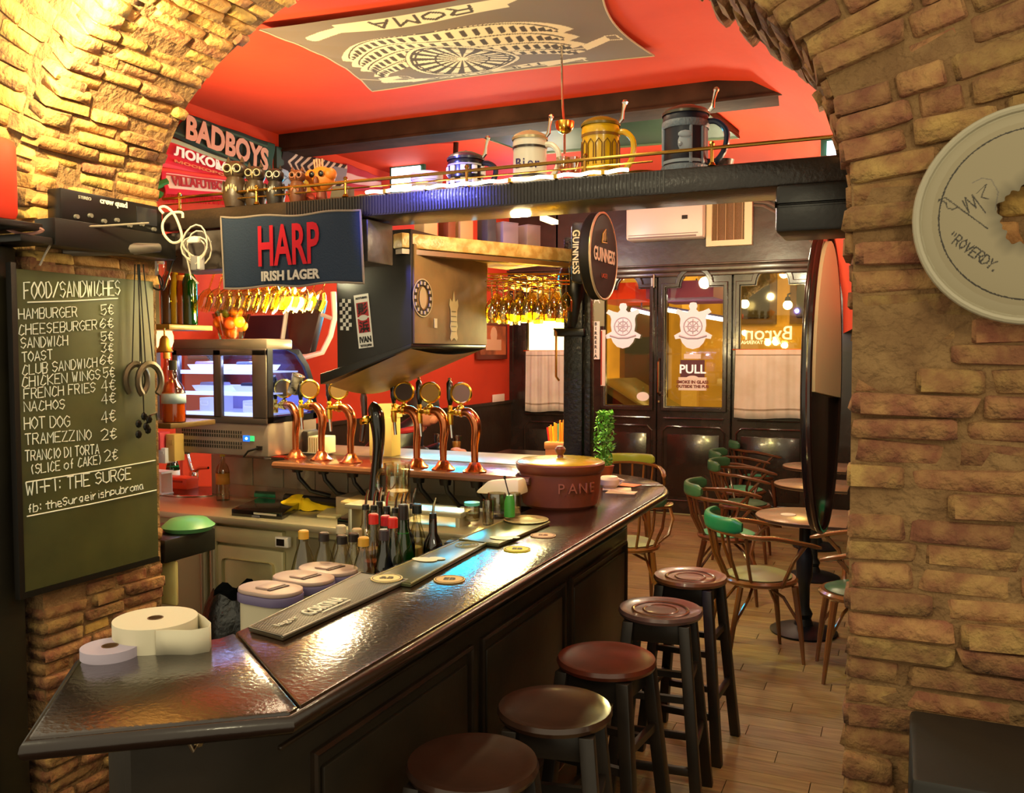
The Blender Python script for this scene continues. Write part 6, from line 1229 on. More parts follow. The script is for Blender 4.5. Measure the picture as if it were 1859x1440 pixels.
for k in range(14): b = MB(); b.tube([(-.05, -.02 + .003 * k, .01 + .003 * (k % 3)), (0, 0, .02 + .002 * (k % 4)), (.05, .025 - .004 * k, .008 + .004 * (k % 5))], .0022, 5); b.build('stalk', mt('#a89a5c', .7), t)
p = PY(560, 350, 2.88); q = MB(); q.ball((0, 0, .022), .022, 12, sc=(1.4, .8, 1)); q.tube([(-.05, -.01, .05), (.04, -.02, .01)], .004, 6); o = q.build('red_ornament', mt('#a8402c', .4)); o.location = (p.x, 2.88, SB); tag(o, 'small red ornament lying before the orange figure', 'ornament')
# ---- HARP towel
Yt = 2.775
TL, TR, BR_, BL_ = PY(402, 394, Yt), PY(655, 380, Yt), PY(661, 512, Yt), PY(410, 524, Yt)
tw = thing('bar_towel', 'dark blue bar towel with big red letters hanging from the shelf beam', 'towel')
base = bil(BL_, BR_, TR, TL)
def ft(u, v): return base(u, v) + V((0, -.006 * math.sin(u * 9 + 1) * (1 - v) - .004 * math.sin(u * 21) * (1 - v), -.008 * math.sin(u * math.pi) * (v > .5) * 1 - .004 * math.sin(u * 14)))
b = MB(); b.grid(ft, 40, 20); b.build('cloth', mt('#243248', .95, bump=(160, .6, .004)), tw, solid=.006)
q = MB(); E = [ft(i / 40, 1) for i in range(41)] + [ft(1, 1 - i / 20) for i in range(1, 21)] + [ft(1 - i / 40, 0) for i in range(1, 41)] + [ft(0, i / 20) for i in range(1, 20)]; q.tube([e_ + V((0, -.003, 0)) for e_ in E], .0042, 6, closed=True); q.build('pale_hem', mt('#8f8278', .9), tw)
ux, uz = (BR_ - BL_), (TL - BL_); cu_ = (BL_ + BR_ + TR + TL) / 4
o = text('HARP', .2, mt('#c01228', .9), tw, frame(cu_ + V((0, -.013, .018)), ux, (0, 0, 1)), ext=.001, bold=.004, fit=ux.length * .44, fith=uz.length * .55)
text('IRISH LAGER', .05, mt('#c9c2bc', .8), tw, frame(cu_ + V((0.01, -.016, -uz.length * .355)), ux, (0, 0, 1)), ext=.002, bold=.0018, fit=ux.length * .42)
# ---- ceiling flag
ZF = 3.325
fa, fb_, fcc = PZ(470, 52, ZF), PZ(676, 165, ZF), PZ(1188, 101, ZF); fd = fa + (fcc - fb_)
fl_ = thing('ceiling_flag', 'beige and grey pub flag with dartboard and amphitheatre stretched under the ceiling', 'flag')
r_ = Ras(1.65, 1.15, 300, '#736557')
r_.w = 1.65
INK = '#d8cba8'; DK = '#4a4036'
# flag coordinates: x from its own left (picture right), y up (towards the bar room's far end)
def elr(cx, cy, rx, ry, w, c, a0=0, a1=360):
    A = np.degrees(np.arctan2((r_.Y - cy) / ry, (r_.X - cx) / rx)) % 360; d = np.hypot((r_.X - cx) / rx, (r_.Y - cy) / ry); r_.m((abs(d - 1) <= w / 2) & (((A - a0) % 360) <= (a1 - a0)), c)
cx, cyy = .90, .56
for lv in range(4):
    k = 1 - .0 * lv; y = .30 + lv * .105
    elr(cx, y + .36, .60, .36, .30 if lv < 3 else .16, INK, 195, 345)
    for q_ in range(24):
        a = R(198 + q_ * 6.2); x_, y_ = cx + .60 * math.cos(a), y + .36 + .36 * math.sin(a); r_.rect(x_ - .014, y_ - .028, x_ + .014, y_ + .022, DK); r_.disc(x_, y_ + .022, .014, DK)
    elr(cx, y + .31, .61, .36, .02, DK, 195, 345)
r_.disc(cx, cyy + .16, .30, DK); r_.ring(cx, cyy + .16, .285, .02, INK)
for k in range(20): r_.wedge(cx, cyy + .16, .03, .26, k * 18, k * 18 + 9, INK)
for rr__ in (.14, .245): r_.ring(cx, cyy + .16, rr__, .012, DK)
r_.disc(cx, cyy + .16, .03, INK)
r_.rect(.45, 1.0, 1.35, 1.085, INK); r_.word('THE SURGE', .55, 1.012, .06, .7, DK, .013)
r_.line([(.35, 1.03), (.47, 1.05)], .06, INK); r_.line([(1.33, 1.05), (1.5, 1.0)], .06, INK)
r_.rect(.45, .06, 1.3, .17, INK); r_.word('ROMA', .62, .075, .075, .5, DK, .017); r_.line([(.3, .02), (.46, .1)], .07, INK); r_.line([(1.28, .12), (1.5, .2)], .07, INK)
for (x_, y_) in ((.16, .80), (.46, 1.08), (1.42, .95)):
    r_.poly([(x_ - .06, y_), (x_ + .1, y_ + .06), (x_ + .1, y_ - .03), (x_ - .05, y_ - .07)], INK); r_.line([(x_ + .1, y_ + .02), (x_ + .24, y_ - .05)], .012, INK); r_.line([(x_ - .06, y_), (x_ - .12, y_ + .03), (x_ - .11, y_ - .05), (x_ - .05, y_ - .07)], .01, INK)
b_fl = bil(fd, fa, fb_, fcc)
def ffl(u, v):
    p = b_fl(u, v); s = math.sin(math.pi * min(1, max(0, u))) * math.sin(math.pi * v)
    e = abs(u - .5) * 2; pin = V((0, 0, 0)); 
    # edges bow in between the pinned corners
    p += (b_fl(.5, v) - b_fl(u, v)) * .10 * math.sin(math.pi * v) * e ** 2
    p += (b_fl(u, .5) - b_fl(u, v)) * .08 * math.sin(math.pi * u) * (abs(v - .5) * 2) ** 2
    p.z += -.05 * s - .012 * math.sin(u * 11 + v * 8) * s * 1.5 - .02 * max(0, u - .7) * abs(math.sin(v * 16 + u * 9)); return p
r_.build('cloth', ffl, fl_, rough=.9, solid=.0)
q = MB(); q.tube([ffl(0, i / 20) for i in range(21)] + [ffl(i / 20, 1) for i in range(1, 21)] + [ffl(1, 1 - i / 20) for i in range(1, 21)], .005, 5); q.build('hem', mt('#b7a78c', .9), fl_)
# ---- scarves on the far left wall
def scarf(name, lab, c4, X, w_h, nx, base_, paint, words_, m_off=.004, fr_=0):
    BLc, BRc, TRc, TLc = [PX(x, y, X) for x, y in c4]; t = thing(name, lab, 'scarf', (0, 0, 0), 0, 'football and pub scarves on the red wall'); rr = Ras(*w_h, nx, base_); paint(rr)
    f = bil(BLc, BRc, TRc, TLc); g = lambda u, v: f(u, v) + V((.012 * math.sin(u * 14) * .5 + .006 * math.sin(v * 9), 0, 0)); rr.build('cloth', g, t, rough=.9, solid=.004)
    for s_, u, v, wf, hf, m in words_:
        a, b2_, c2 = f(u - wf / 2, v), f(u + wf / 2, v), f(u, v + hf / 2); d2 = f(u, v - hf / 2); text(s_, .1, m, t, frame(f(u, v) + V((.022, 0, 0)), b2_ - a, c2 - d2), ext=.002, bold=.004, fit=(b2_ - a).length, fith=(c2 - d2).length)
    if fr_:
        q = MB(); 
        for i in range(60): e_ = f(i / 59, 0); q.tube([e_, e_ + V((.004 * math.sin(i * 2.3), 0, -fr_))], .004, 4)
        tag(q.build('fringe', mt(base_, .9), t), kind='stuff')
XS = XL + .03
scarf('pub_scarf', 'black-green scarf with large pinkish capital letters', [(309, 246), (492, 332), (497, 262), (342, 208)], XS, (1.2, .35), 120, '#1e2a24', lambda r: (r.rect(0, .05, 1.2, .065, '#3f5a4a'), r.rect(0, .30, 1.2, .312, '#3f5a4a'), r.rect(1.1, 0, 1.2, .35, '#26453a')), [('BADBOYS', .48, .5, .88, .66, mt('#d8a088', .8))])
scarf('football_scarf', 'green, red and white scarf with white Cyrillic letters', [(279, 300), (490, 352), (494, 322), (309, 250)], XS + .01, (1.3, .42), 120, '#d3213a', lambda r: (r.rect(0, .36, 1.3, .42, '#9fb89a'), r.rect(0, .20, 1.3, .36, '#c22030'), r.rect(0, .0, 1.3, .06, '#e0485c'), r.rect(1.0, .1, 1.1, .36, '#2fae94'), r.rect(1.12, 0, 1.2, .42, '#e8e2f0')), [('ЛОКОМОТИВ', .46, .62, .80, .34, mt('#f6efe2', .8, emit=.1)), ('МОСКОВСКИЙ', .40, .30, .6, .12, mt('#e08a5a', .8))])
scarf('football_scarf', 'red and white fringed scarf with dark red lettering, lowest on the wall', [(300, 352), (470, 362), (470, 330), (290, 304)], XS + .02, (1.2, .34), 120, '#d01f3c', lambda r: (r.rect(.05, .08, 1.1, .27, '#f0dcd0'), r.rect(.05, .25, 1.1, .262, '#c03030'), r.rect(0, .30, 1.2, .34, '#e64a3c')), [('VILLAFUTBOLCLUB', .45, .52, .78, .42, mt('#a81c24', .8))], fr_=.05)
q = MB(); q.b2((XL, PX(503, 300, XL).y - .04, 2.2), (XL + .03, PX(503, 300, XL).y + .04, ZC - .1)); tag(q.build('green_wall_strip', mt('#28423a', .6)), 'dark green vertical strip on the wall between the scarves', 'wall strip')
def zeb(r):
    for k in range(9): r.line([(.1 + k * .12, 0), (.2 + k * .12, .12), (.12 + k * .12, .22), (.26 + k * .12, .36)], .03, '#cdb4a4')
    r.rect(.95, .1, 1.2, .3, '#7a7482')
scarf('patterned_scarf', 'black scarf with swirling pinkish stripes behind the orange figure', [(510, 320), (628, 345), (628, 300), (512, 272)], XS, (1.2, .36), 120, '#2a1c1e', zeb, [])
scarf('football_scarf', 'grey-blue scarf with a yellow end under the swirling one', [(505, 345), (562, 352), (562, 322), (506, 305)], XS + .012, (.6, .28), 60, '#9fb0c6', lambda r: (r.rect(.38, 0, .6, .28, '#c9a93a'), r.line([(.05, .1), (.2, .2), (.3, .08)], .02, '#5d6c84'), r.line([(.1, .2), (.32, .16)], .02, '#5d6c84')), [])
scarf('football_scarf', 'red scarf with a pale stripe, right of the swirling scarf', [(628, 345), (694, 348), (690, 322), (628, 297)], XS, (.9, .36), 80, '#a02438', lambda r: r.rect(0, .10, .9, .24, '#c9a0a4'), [])
q = MB(); q.tube([PX(290, 355, XS), PX(275, 340, XS), PX(300, 330, XS)], .03, 8); tag(q.build('green_garland', mt('#2f7a2c', .8)), 'tuft of green garland under the fringed scarf', 'garland')
# ---- amplifier, shelf and cables at upper left
q = MB(); q.b2((-3.4, 2.06, 2.135), (-2.72, 2.185, 2.16)); q.b2((-2.82, 2.19, 2.135), (-2.715, 2.75, 2.232)); tag(q.build('equipment_shelf', mt('#171411', .4), bevel=.004), 'black equipment shelf over the blackboard', 'shelf')
am = thing('amplifier', 'black rack amplifier with white lettering above the blackboard', 'amplifier')
XA = -2.745; a0, a1 = PX(105, 385, XA), PX(285, 385, XA); zt2 = PX(200, 358, XA).z; zb2 = 2.234
q = MB(); q.b2((XA - .07, 2.24, zb2), (XA, 2.71, zt2 + .0)); q.build('casing', mt('#100f0f', .35), am, bevel=.005)
for k in range(7): q = MB(); q.lathe([(0, 0), (.009, 0), (.008, .012), (0, .012)], M=frame((XA, 2.30 + k * .06, zb2 + .016 + .012 * (k % 2)), (0, 1, 0), (0, 0, 1)), seg=10); q.build('knob', mt('#8a8780', .3, .5), am)
text('crew quad', .03, mt('#d8d4cc', .5), am, frame((XA + .002, 2.47, zt2 - .02), (0, 1, 0), (0, 0, 1)), bold=.001); text('STEREO', .016, mt('#b5b1a8', .5), am, frame((XA + .002, 2.34, zt2 - .022), (0, 1, 0), (0, 0, 1)))
q = MB(); q.b2((XA, 2.58, zb2 + .03), (XA + .002, 2.68, zt2 - .015)); q.build('display_window', mt('#2a2a30', .2), am)
q = MB(); pr_ = [PX(0, 412, -2.7), PX(50, 420, -2.7), PX(80, 418, -2.72)]; q.tube(smoothpts([PT(0, 410, 3.0), PT(40, 425, 3.0), PT(78, 418, 3.0), PT(40, 408, 3.0), PT(0, 404, 3.0)]), .006, 6); tag(q.build('pink_cable_loop', mt('#a8776c', .5)), 'pinkish cable loop at the left edge', 'cable')
q = MB(); q.tube(smoothpts([PT(270, 405, 3.35), PT(190, 410, 3.25), PT(125, 415, 3.15), PT(95, 440, 3.1), PT(72, 482, 3.08)]), .004, 6); tag(q.build('grey_cable', mt('#8d8275', .5)), 'grey cable drooping from the amplifier to the board', 'cable')
q = MB(); q.tube([PT(112, 458, 3.25), PT(150, 456, 3.3), PT(242, 452, 3.4), PT(288, 450, 3.5)], [.014, .02, .024, .018], 10); tag(q.build('grey_torch', mt('#79736a', .4, .4)), 'long grey metal torch lying under the amplifier shelf', 'torch')
q = MB(); c_ = PT(-10, 325, 2.95); q.box(c_, (.10, .12, .28)); tag(q.build('red_cover', mt('#e23a22', .45), bevel=.03), 'red rounded box at the left edge beside the arch', 'box')
q = MB(); q.b2((c_.x - .25, c_.y - .1, c_.z - .165), (c_.x + .1, c_.y + .1, c_.z - .142)); tag(q.build('left_wall_bracket', BLK, bevel=.004), 'dark bracket under the red box', 'bracket')
# white cables and hooks on the beam
WC = mt('#cfc6b2', .5)
q = MB(); q.tube(smoothpts([PT(x, y, 3.5) for x, y in ((297, 388), (290, 378), (302, 376), (318, 392), (330, 425), (326, 438), (312, 440), (298, 425), (296, 405), (310, 388), (330, 386), (332, 396))]), .0055, 6); tag(q.build('white_hook', WC), 'white bent cable hook hanging left of the towel', 'cable')
q = MB(); q.tube([PT(355 + (22 - 5 * math.sin(k * .31)) * math.cos(k * .42) + 4 * math.sin(k * .17), 448 + (26 - 9 * math.cos(k * .23)) * math.sin(k * .42) + 5 * math.sin(k * .11), 3.5 - .0015 * k) for k in range(64)] + [PT(340, 470, 3.45), PT(346, 500, 3.45), PT(360, 515, 3.45)], .0035, 5); tag(q.build('white_cable_coil', WC), 'tangled coil of white cable beside the towel', 'cable')
t = thing('power_adapter', 'white plug adapter hanging on the cable coil', 'plug', tuple(PT(352, 436, 3.42))); q = MB(); q.box((0, 0, 0), (.055, .02, .022)); q.build('bar', WHITE, t, bevel=.004)
t = thing('power_adapter', 'grey and white wall plug below the cable coil', 'plug', tuple(PT(358, 478, 3.42))); q = MB(); q.box((-.006, 0, 0), (.03, .03, .055)); q.build('body', mt('#8e8b88', .5), t, bevel=.004); q = MB(); q.box((.018, 0, .0), (.015, .028, .05)); q.build('face', WHITE, t, bevel=.003)
# hanging horseshoes and scissors on the board edge
for i, (px, py, r0, lab) in enumerate(((248, 690, .055, 'left iron horseshoe hanging over the blackboard edge'), (272, 692, .06, 'right iron horseshoe hanging at the board edge'))):
    p = PX(px, py, XJ + .02 + i * .02); t = thing('horseshoe', lab, 'horseshoe', (0, 0, 0), 0, 'horseshoes hanging by the board'); q = MB(); q.tube([p + V((0, r0 * math.sin(R(a)), r0 * 1.15 * math.cos(R(a)))) for a in range(-140, 141, 20)], .009, 6, flat=1.6); q.build('shoe', mt('#5a5240', .4, .6), t)
    q = MB(); q.tube([p + V((0, -.02, r0)), PX(245 + i * 8, 480, XJ + .02)], .0025, 5); q.tube([p + V((0, .02, r0)), PX(252 + i * 8, 480, XJ + .02)], .0025, 5); q.build('cord', mt('#1c1a12', .7), t)
t = thing('hanging_keys', 'dark bunch of tools and keys hanging on cords by the board', 'keys', (0, 0, 0)); q = MB(); p = PX(262, 765, XJ + .03); [q.ball(p + V((0, .03 * math.sin(k * 2.2), -.014 * k + .02)), .016, 8, sc=(.6, 1, 1.1)) for k in range(6)]; q.build('tools', mt('#1c1b18', .25, .6), t); q = MB(); q.tube([p + V((0, .03, .02)), p + V((0, .06, .03)), p + V((0, .07, .0))], .006, 6); q.build('chrome_clip', CHROME, t); q = MB(); q.tube([p, PX(250, 480, XJ + .03)], .0025, 5); q.build('cord', mt('#1c1a12', .7), t)
q = MB(); q.tube(smoothpts([PT(x, y, 3.62) for x, y in ((270, 505), (276, 520), (290, 526), (296, 512), (288, 500), (296, 526), (306, 500), (316, 470), (322, 466))]), .004, 6); tag(q.build('black_cable_bow', BLK), 'black cable bow in front of the bottle shelf', 'cable')
# ---- bottle shelves behind the pier
BSX = -3.0; t = thing('bottle_shelf', 'small wooden bottle shelf behind the left pier, upper and lower boards', 'shelf')
sa, sb = PT(272, 590, 4.15), PT(348, 590, 4.15); q = MB(); q.b2((sa.x - .1, sa.y - .06, sa.z - .025), (sb.x, sb.y + .14, sa.z)); q.build('upper_board', mt('#7a6020', .4, spots=(6, '#a88a34', .6)), t, bevel=.004)
sc_, sd_ = PT(272, 765, 4.05), PT(352, 765, 4.05); q = MB(); q.b2((sc_.x - .1, sc_.y - .06, sc_.z - .025), (sd_.x, sd_.y + .14, sc_.z)); q.build('lower_board', mt('#5a4424', .4), t, bevel=.004)
q = MB(); q.b2((sa.x - .1, YF - .01, sa.z - .06), (sa.x - .06, sa.y + .1, sa.z - .026)); q.build('bracket', BLKW, t)
q = MB(); q.b2((sc_.x - .1, YF - .01, sc_.z - .06), (sc_.x - .06, sc_.y + .1, sc_.z - .026)); q.build('bracket', BLKW, t)
q = MB(); q.b2((sa.x - .12, sa.y + .1, sc_.z - .03), (sa.x - .08, sa.y + .14, 2.3)); q.build('upright', BLKW, t)
for px, pf, g, cap, lab, kw in ((288, TALL, CL, '#c8c0a8', 'clear bottle on the upper shelf, leftmost', {}), (301, WINE, '#b8a07a', '#8a2018', 'brownish bottle on the upper shelf', dict(liq=(.6, '#7a4a2a'))), (315, TALL, '#e8d83a', '#e08a1c', 'yellow bottle on the upper shelf', dict(liq=(.9, '#d8c81c'))), (326, TALL, '#d8a43a', '#c83018', 'amber bottle tucked behind the yellow one', dict(liq=(.8, '#c8802a'))), (339, WINE, '#2f9a3c', '#1c5a28', 'tall green bottle on the upper shelf', dict(liq=(.95, '#2a8a24')))):
    p = PT(px, 584, 4.15); bottle((p.x, p.y + .02, sa.z + .001), pf, g, lab, cap, .025, .016, grp='spirits on the upper shelf', **kw)
WH = [(0, 0), (.05, 0), (.052, .01), (.052, .13), (.045, .16), (.02, .19), (.017, .24)]
p = PT(316, 762, 4.0); bottle((p.x, p.y, sc_.z + .001), WH, '#f0c890', 'whiskey bottle with pale blue label on the lower shelf', '#2c2c22', .04, .019, liq=(.5, '#c06a1c'), lbl=(.085, .13, '#9ab4c4'), grp='spirits on the lower shelf')
p = PT(296, 762, 4.1); bottle((p.x - .02, p.y + .05, sc_.z + .001), TALL, '#e0a860', 'small amber bottle left of the whiskey', '#c8862c', .03, .016, liq=(.6, '#b8681c'), grp='spirits on the lower shelf')
t = thing('hanging_bell', 'small brass bell hanging below the upper shelf', 'bell', tuple(PT(299, 640, 4.0))); q = MB(); q.lathe([(.034, 0), (.038, .004), (.024, .03), (.02, .06), (.01, .075), (0, .078)], seg=18); q.build('bell', mt('#a8843c', .3, .9), t); q = MB(); q.tube([(0, 0, .075), (0, 0, .11)], .004); q.build('loop', BRASS, t)
q = MB(); p = PT(298, 615, 4.3); q.ball((0, 0, 0), .05, 14, sc=(.9, .9, 1.3)); o = q.build('lit_shade', mt('#ff9a5a', .5, emit=2.2, ecol='#ffb070')); o.location = p; tag(o, 'glowing orange lamp shade behind the bell', 'lamp')
# ---- fruit basket on the fridge
p = V((PT(467, 622, 4.75).x, fr.location.y + .09, fr.location.z + ztop)); t = thing('fruit_bowl', 'clear glass bowl full of oranges on top of the display fridge', 'bowl', tuple(p)); q = MB(); q.lathe([(0, 0), (.06, 0), (.088, .10), (.098, .13), (.094, .13), (.084, .10), (.056, .005), (0, .005)], seg=24); q.build('glass_bowl', glass('#fff3c0', .95, .12), t)
for i, (x, y, z, c_, lab) in enumerate(((-.0, .0, .036, '#f0841c', 'orange at the bottom of the bowl'), (.045, .02, .07, '#f09a1c', 'orange low at the right of the bowl'), (-.045, .02, .07, '#f2a81c', 'orange low at the left of the bowl'), (-.035, -.045, .085, '#f08a1c', 'orange at the front left of the bowl'), (.03, -.045, .08, '#f0641c', 'deep orange fruit at the front of the bowl'), (.06, -.02, .09, '#f2c21c', 'lemon at the right rim of the bowl'), (-.02, .0, .13, '#6f9a24', 'green lime on top of the bowl'), (.03, .0, .14, '#f0a21c', 'light orange on top of the bowl'), (-.0, .01, .175, '#f07a1c', 'topmost orange of the bowl'), (.035, -.01, .185, '#f0b41c', 'pale orange beside the topmost one'), (-.06, -.01, .12, '#3c4a1c', 'dark avocado at the left of the bowl'))):
    q = MB(); q.ball((0, 0, 0), .036, 14, sc=(1, 1, .94)); q.lathe([(0, 0), (.004, 0), (.003, .004), (0, .004)], (0, 0, .031), 6); o = q.build('orange' if 'orange' in lab else 'citrus_fruit', mt(c_, .45, bump=(120, .2, .002))); o.location = p + V((x, y, z)); tag(o, lab, 'fruit', 'fruit in the glass bowl')
# tilted screen on a white arm
t = thing('tilted_screen', 'dark screen tilted on a white bracket arm between the glass bowl and the hood', 'screen'); A_, B_, C_, D_ = PT(520, 540, 5.6), PT(585, 545, 5.45), PT(560, 650, 5.3), PT(524, 618, 5.5)
q = MB(); q.hex([A_, B_, C_, D_, A_ + V((0, .06, 0)), B_ + V((0, .06, 0)), C_ + V((0, .06, 0)), D_ + V((0, .06, 0))]); q.build('screen', mt('#2b2420', .35), t, bevel=.004)
q = MB(); q.tube([PT(524, 538, 5.4), PT(512, 620, 5.4)], .014, 6); q.build('bright_edge', mt('#9a8f88', .4), t)
q = MB(); q.tube([PT(605, 530, 5.3), PT(608, 575, 5.3), PT(600, 610, 5.3), PT(585, 640, 5.3), PT(556, 648, 5.3), V((XL, PT(556, 648, 5.3).y, PT(556, 648, 5.3).z))], .017, 8); q.build('arm', mt('#c9a49a', .4), t); q = MB(); q.tube([PT(583, 576 - 5, 5.3), PT(607, 580, 5.3)], .013, 6); q.build('arm_brace', mt('#8d7a72', .4), t)
# ---- hanging glasses
STEM = [(.032, 0), (.033, .002), (.004, .008), (.0035, -.07), (.02, -.09), (.032, -.12), (.030, -.165), (.028, -.165), (.030, -.12), (.018, -.093), (0, -.085)]
GB = glass('#fff0a0', .9, .16)  # yellow tint puts the glow of the bulbs into the glass
def stemglass(pos, lab, grp, s=1.0, tilt=(0, 0)):
    q = MB(); q.lathe([(0, .003), (.033 * s, .003), (.033 * s, 0), (.005, -.006), (.0035, -.075 * s), (.02 * s, -.092 * s), (.032 * s, -.12 * s), (.029 * s, -.17 * s)], seg=12); o = q.build('wine_glass', GB); o.location = pos; o.rotation_euler = (tilt[0], tilt[1], 0); return tag(o, lab, 'wine glass', grp)
first = None
rk = thing('glass_rack', 'brass rail rack under the gilded beam holding upturned wine glasses', 'glass rack'); 
for j in range(7):
    for i in range(7):
        p = PT(893 + i * 21 + (j % 2) * 9, 500, 4.12 + j * .10); p.z = (2.13 if j % 2 else 2.09) - .006 * ((i + j) % 3)
        if first is None: first = stemglass(p, 'upturned wine glass hanging in the rack right of the hood', 'wine glasses hanging under the gilded beam')
        else: c_ = first.copy(); COL.objects.link(c_); c_.location = p
    q = MB(); a = PT(884, 500, 4.12 + j * .10); e_ = PT(1034, 500, 4.12 + j * .10); a.z = e_.z = (2.135 if j % 2 else 2.095); q.tube([a + V((0, 0, .07)), a, e_, e_ + V((0, 0, .07))], .004, 6); q.build('rail', BRASS, rk)
# left rack, tilted tumblers glowing under the towel
first = None; GB2 = glass('#ffdca0', .8, .3)
rk2 = thing('glass_rack', 'wooden glass rack hung under the shelf behind the towel', 'glass rack'); a, b_ = PT(372, 500, 4.1), PT(618, 497, 4.1); q = MB(); q.b2((a.x, a.y - .04, a.z + .02), (b_.x, a.y + .36, a.z + .04)); q.build('board', mt('#8a5a28', .4), rk2)
for j in range(3):
    for i in range(9):
        p = V((a.x + .06 + i * (b_.x - a.x - .1) / 8.5, a.y + j * .13, a.z + .018))
        if first is None: first = stemglass(p, 'amber-lit glass hanging tilted under the shelf behind the towel', 'glasses hanging behind the towel', 1.15, (0, R(24)))
        else: c_ = first.copy(); COL.objects.link(c_); c_.location = p
# glowing bulbs
def spot(px, py, t_, col, es, lab, pw, lc, br=.032):
    p = PT(px, py, t_); t = thing('halogen_spot', lab, 'lamp', tuple(p), 0); q = MB(); q.ball((0, 0, 0), br, 14, sc=(1, 1, .8)); q.build('bulb', mt(col, .3, emit=es), t); q = MB(); q.lathe([(.034, .0), (.045, .03), (.03, .06), (0, .065)], seg=16); q.build('holder', BRASS, t); q = MB(); q.tube([(0, 0, .06), (0, 0, .19)], .006); q.build('stem', BRASS, t)
    lamp('POINT', p + V((0, 0, -.05)), pw, lc, .05, name='bulb_light')
spot(533, 548, 4.15, '#ffe2a0', 40, 'glowing warm bulb under the rack behind the towel, left of the hood', 18, (1, .74, .35), .05)
spot(512, 553, 4.3, '#ffe2a0', 30, 'second warm bulb just left of the brightest one behind the towel', 4, (1, .72, .35))
spot(962, 566, 4.75, '#fff08a', 40, 'glowing yellow bulb under the wine glasses', 24, (1, .86, .32), .055)
spot(934, 572, 4.85, '#fff08a', 35, 'yellow bulb left of the brightest one among the wine glasses', 8, (1, .86, .32), .045)
spot(1004, 584, 4.7, '#fff08a', 40, 'pale yellow bulb nearest the iron column under the wine glasses', 8, (1, .88, .4), .045)
spot(722, 618, 5.0, '#fff0b0', 60, 'warm bulb hidden behind the black face of the hood', 14, (1, .8, .42))
q = MB(); p = PT(997, 400, 3.85); q.box((0, 0, 0), (.03, .14, .018)); o = q.build('light_bar', mt('#ffd77a', .4, emit=8)); o.location = p; tag(o, 'short glowing light bar above the gilded beam', 'light bar')
lamp('POINT', PT(860, 500, 3.55) + V((.25, -.1, .2)), 9, (1, .74, .36), .04, name='beam_light')
# ---- sign strips on the far wall
t = thing('menu_panel', 'pale green sign panel with white print left of the doors', 'sign'); c_ = PY(1084, 558, YB - .03); q = MB(); q.box(c_, (.17, .02, .42)); q.build('board', mt('#8a8c68', .6), t); text('A', .12, WHITE, t, frame(c_ + V((0, -.012, .08)), (1, 0, 0), (0, 0, 1)))
t = thing('vertical_letter_sign', 'narrow white sign with dark letters running down beside the left door', 'sign'); c_ = PY(1082, 618, YB - .035); q = MB(); q.box(c_, (.09, .02, .42)); q.build('board', WHITE, t)
for k, ch in enumerate('BIRRERIA'): text(ch, .05, mt('#2a1c18', .6), t, frame(c_ + V((0, -.012, .18 - k * .051)), (1, 0, 0), (0, 0, 1)), bold=.002)
t = thing('side_poster', 'white and red edged poster between the letters and the left door', 'poster'); c_ = PY(1095, 650, YB - .04); q = MB(); q.box(c_, (.05, .012, .62)); q.build('paper', mt('#e8d8c8', .6), t); q = MB(); q.box(c_ + V((-.018, -.008, 0)), (.014, .004, .6)); q.build('red_edge', mt('#a83c28', .6), t)
# ================= RIGHT FOREGROUND
DC = PY(1876, 389, 2.13); DR = .222
dh = thing('drumhead', 'signed cream drumhead with a torn hole, hung on the right brick pier', 'drumhead'); Md = frame(DC, (1, 0, 0), (0, 0, 1))
r_ = Ras(2, 2, 620, '#8e8368')
sgn = '#2a241c'
r_.ring(1, 1, .80, .014, sgn)
r_.line([(.19, 1.17), (.25, 1.20), (.62, .88)], .012, sgn)
r_.line([(.19, 1.17), (.20, 1.19), (.26, 1.15), (.27, 1.10), (.32, 1.08), (.36, 1.10)], .011, sgn); r_.line([(.40, 1.16), (.46, 1.04), (.42, 1.19), (.52, 1.08), (.48, 1.21), (.60, 1.03)], .011, sgn); r_.line([(.52, 1.22), (.60, 1.30), (.56, 1.18), (.62, 1.16)], .009, sgn)
r_.line([(.48, 1.32), (.56, 1.36), (.64, 1.34), (.70, 1.22), (.68, 1.05)], .009, '#6e665a')
def rotword(s_, x, y, ang, h_, w_, c, th):
    st, adv = strokes(s_); ca, sa_ = math.cos(R(ang)), math.sin(R(ang))
    for pl in st: r_.line([(x + (qx / adv * w_) * ca - (qy * h_) * sa_, y + (qx / adv * w_) * sa_ + (qy * h_) * ca) for qx, qy in pl], th, c)
rotword('"ROVERDY.', .27, .80, -39, .095, .52, sgn, .013); rotword('E', .93, 1.82, 5, .12, .06, sgn, .01)
msk = np.hypot(r_.X - 1, r_.Y - 1)
def fdisc(u, v):
    x, y = 2 * u - 1, 2 * v - 1; m_ = max(abs(x), abs(y)); n_ = math.hypot(x, y); k = (m_ / n_) if n_ > 1e-6 else 0
    return x * k, y * k
r_.X, r_.Y = r_.X, r_.Y
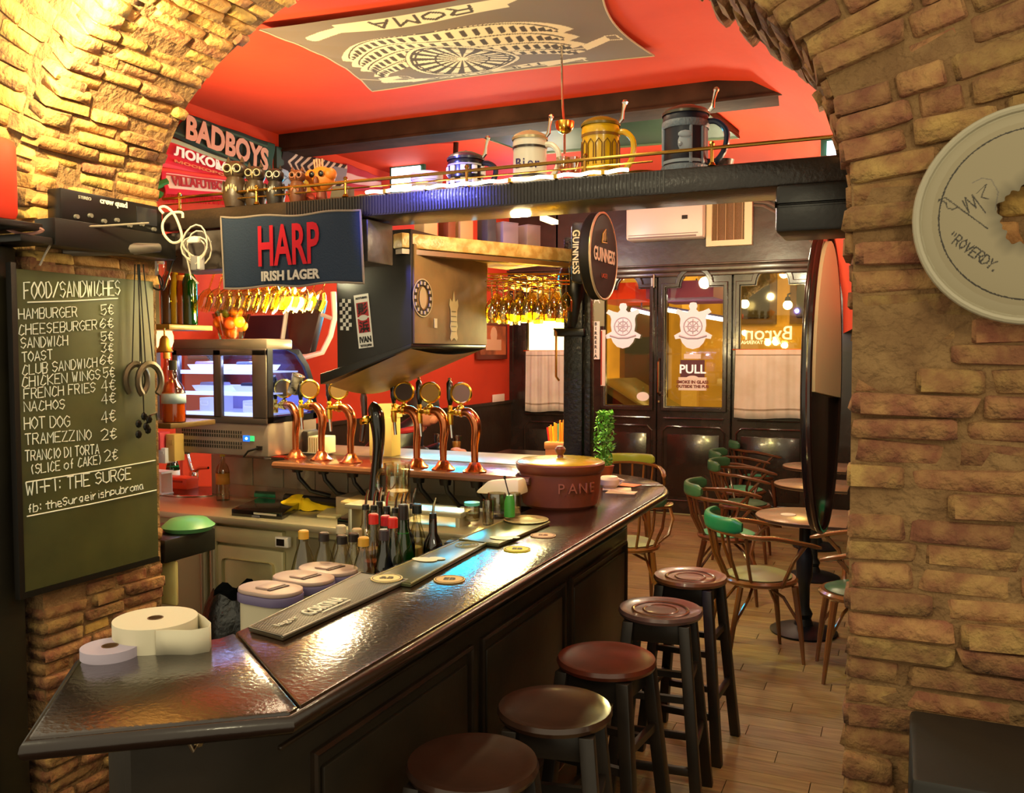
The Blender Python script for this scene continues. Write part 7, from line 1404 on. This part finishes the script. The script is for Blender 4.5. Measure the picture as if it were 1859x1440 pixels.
# map the square sheet onto the round head
b = MB(); NA, NR = 440, 130
import_pts = []
def hole(a): return .29 + .02 * math.sin(5 * a) + .014 * math.sin(11 * a + 1) + .01 * math.sin(23 * a)
for j in range(NR + 1):
    for i in range(NA):
        a = 2 * math.pi * i / NA; r0 = hole(a); rr_ = r0 + (1 - r0) * j / NR; import_pts.append((rr_ * math.cos(a), rr_ * math.sin(a), rr_))
vs = [b.bm.verts.new(Md @ V((x * DR, y * DR, .012 * (1 - rr_ ** 8)))) for x, y, rr_ in import_pts]
for j in range(NR):
    for i in range(NA): k = (i + 1) % NA; b.bm.faces.new((vs[j * NA + i], vs[j * NA + k], vs[(j + 1) * NA + k], vs[(j + 1) * NA + i]))
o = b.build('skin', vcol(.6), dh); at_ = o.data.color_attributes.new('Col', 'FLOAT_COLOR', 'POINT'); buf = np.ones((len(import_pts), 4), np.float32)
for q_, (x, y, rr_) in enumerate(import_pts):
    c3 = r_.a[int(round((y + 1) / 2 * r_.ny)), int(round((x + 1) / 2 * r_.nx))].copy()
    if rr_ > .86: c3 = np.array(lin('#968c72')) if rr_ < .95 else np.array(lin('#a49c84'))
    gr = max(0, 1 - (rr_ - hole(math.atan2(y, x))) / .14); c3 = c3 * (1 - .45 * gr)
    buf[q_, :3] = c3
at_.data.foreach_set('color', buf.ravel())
q = MB(); q.tube([Md @ V((DR * math.cos(R(a)), DR * math.sin(R(a)), .004)) for a in range(0, 360, 6)], .008, 8, closed=True); q.build('hoop', mt('#a39b84', .4), dh)
t = thing('black_speaker_box', 'black box standing in the lower right corner before the pier', 'speaker box'); e = PY(1652, 1315, 2.02); q = MB(); q.b2((e.x, 1.75, 0), (e.x + .55, 2.10, e.z + .005)); q.build('cabinet', mt('#191510', .5, bump=(20, .3, .004)), t, bevel=.012); q = MB(); q.b2((e.x - .0, 1.742, e.z - .12), (e.x + .55, 1.75, e.z - .112)); q.b2((e.x + .03, 1.742, .1), (e.x + .52, 1.748, e.z - .15)); q.build('front_trim', mt('#2c251c', .5), t)
# oval board on the right
SBx = PT(1497, 690, 4.0); t = thing('oval_wall_board', 'tall oval dark-rimmed board with cream upper face on the right wall', 'board'); ws = V((.17, .985, 0)).normalized(); Mo = frame(SBx, ws, (0, 0, 1)); HH = .68; WW = .26
pts = [(WW * math.cos(R(a)), HH * math.sin(R(a)) * (1 if a < 180 else 1.02)) for a in range(0, 360, 8)]
q = MB(); q.prism(pts, -.04, .0, Mo); q.build('board', mt('#1f1712', .2, coat=.5), t, bevel=.012)
q = MB(); q.tube([Mo @ V((x, y, .0)) for x, y in pts], .014, 8, closed=True); q.build('rim', mt('#2a1a14', .18, coat=.6), t)
up = [(x * .88, y * .92) for x, y in pts if y > -.12]; q = MB(); q.prism(up, .001, .018, Mo); q.build('cream_face', mt('#e2d4a8', .5, bump=(20, .1, .003)), t)
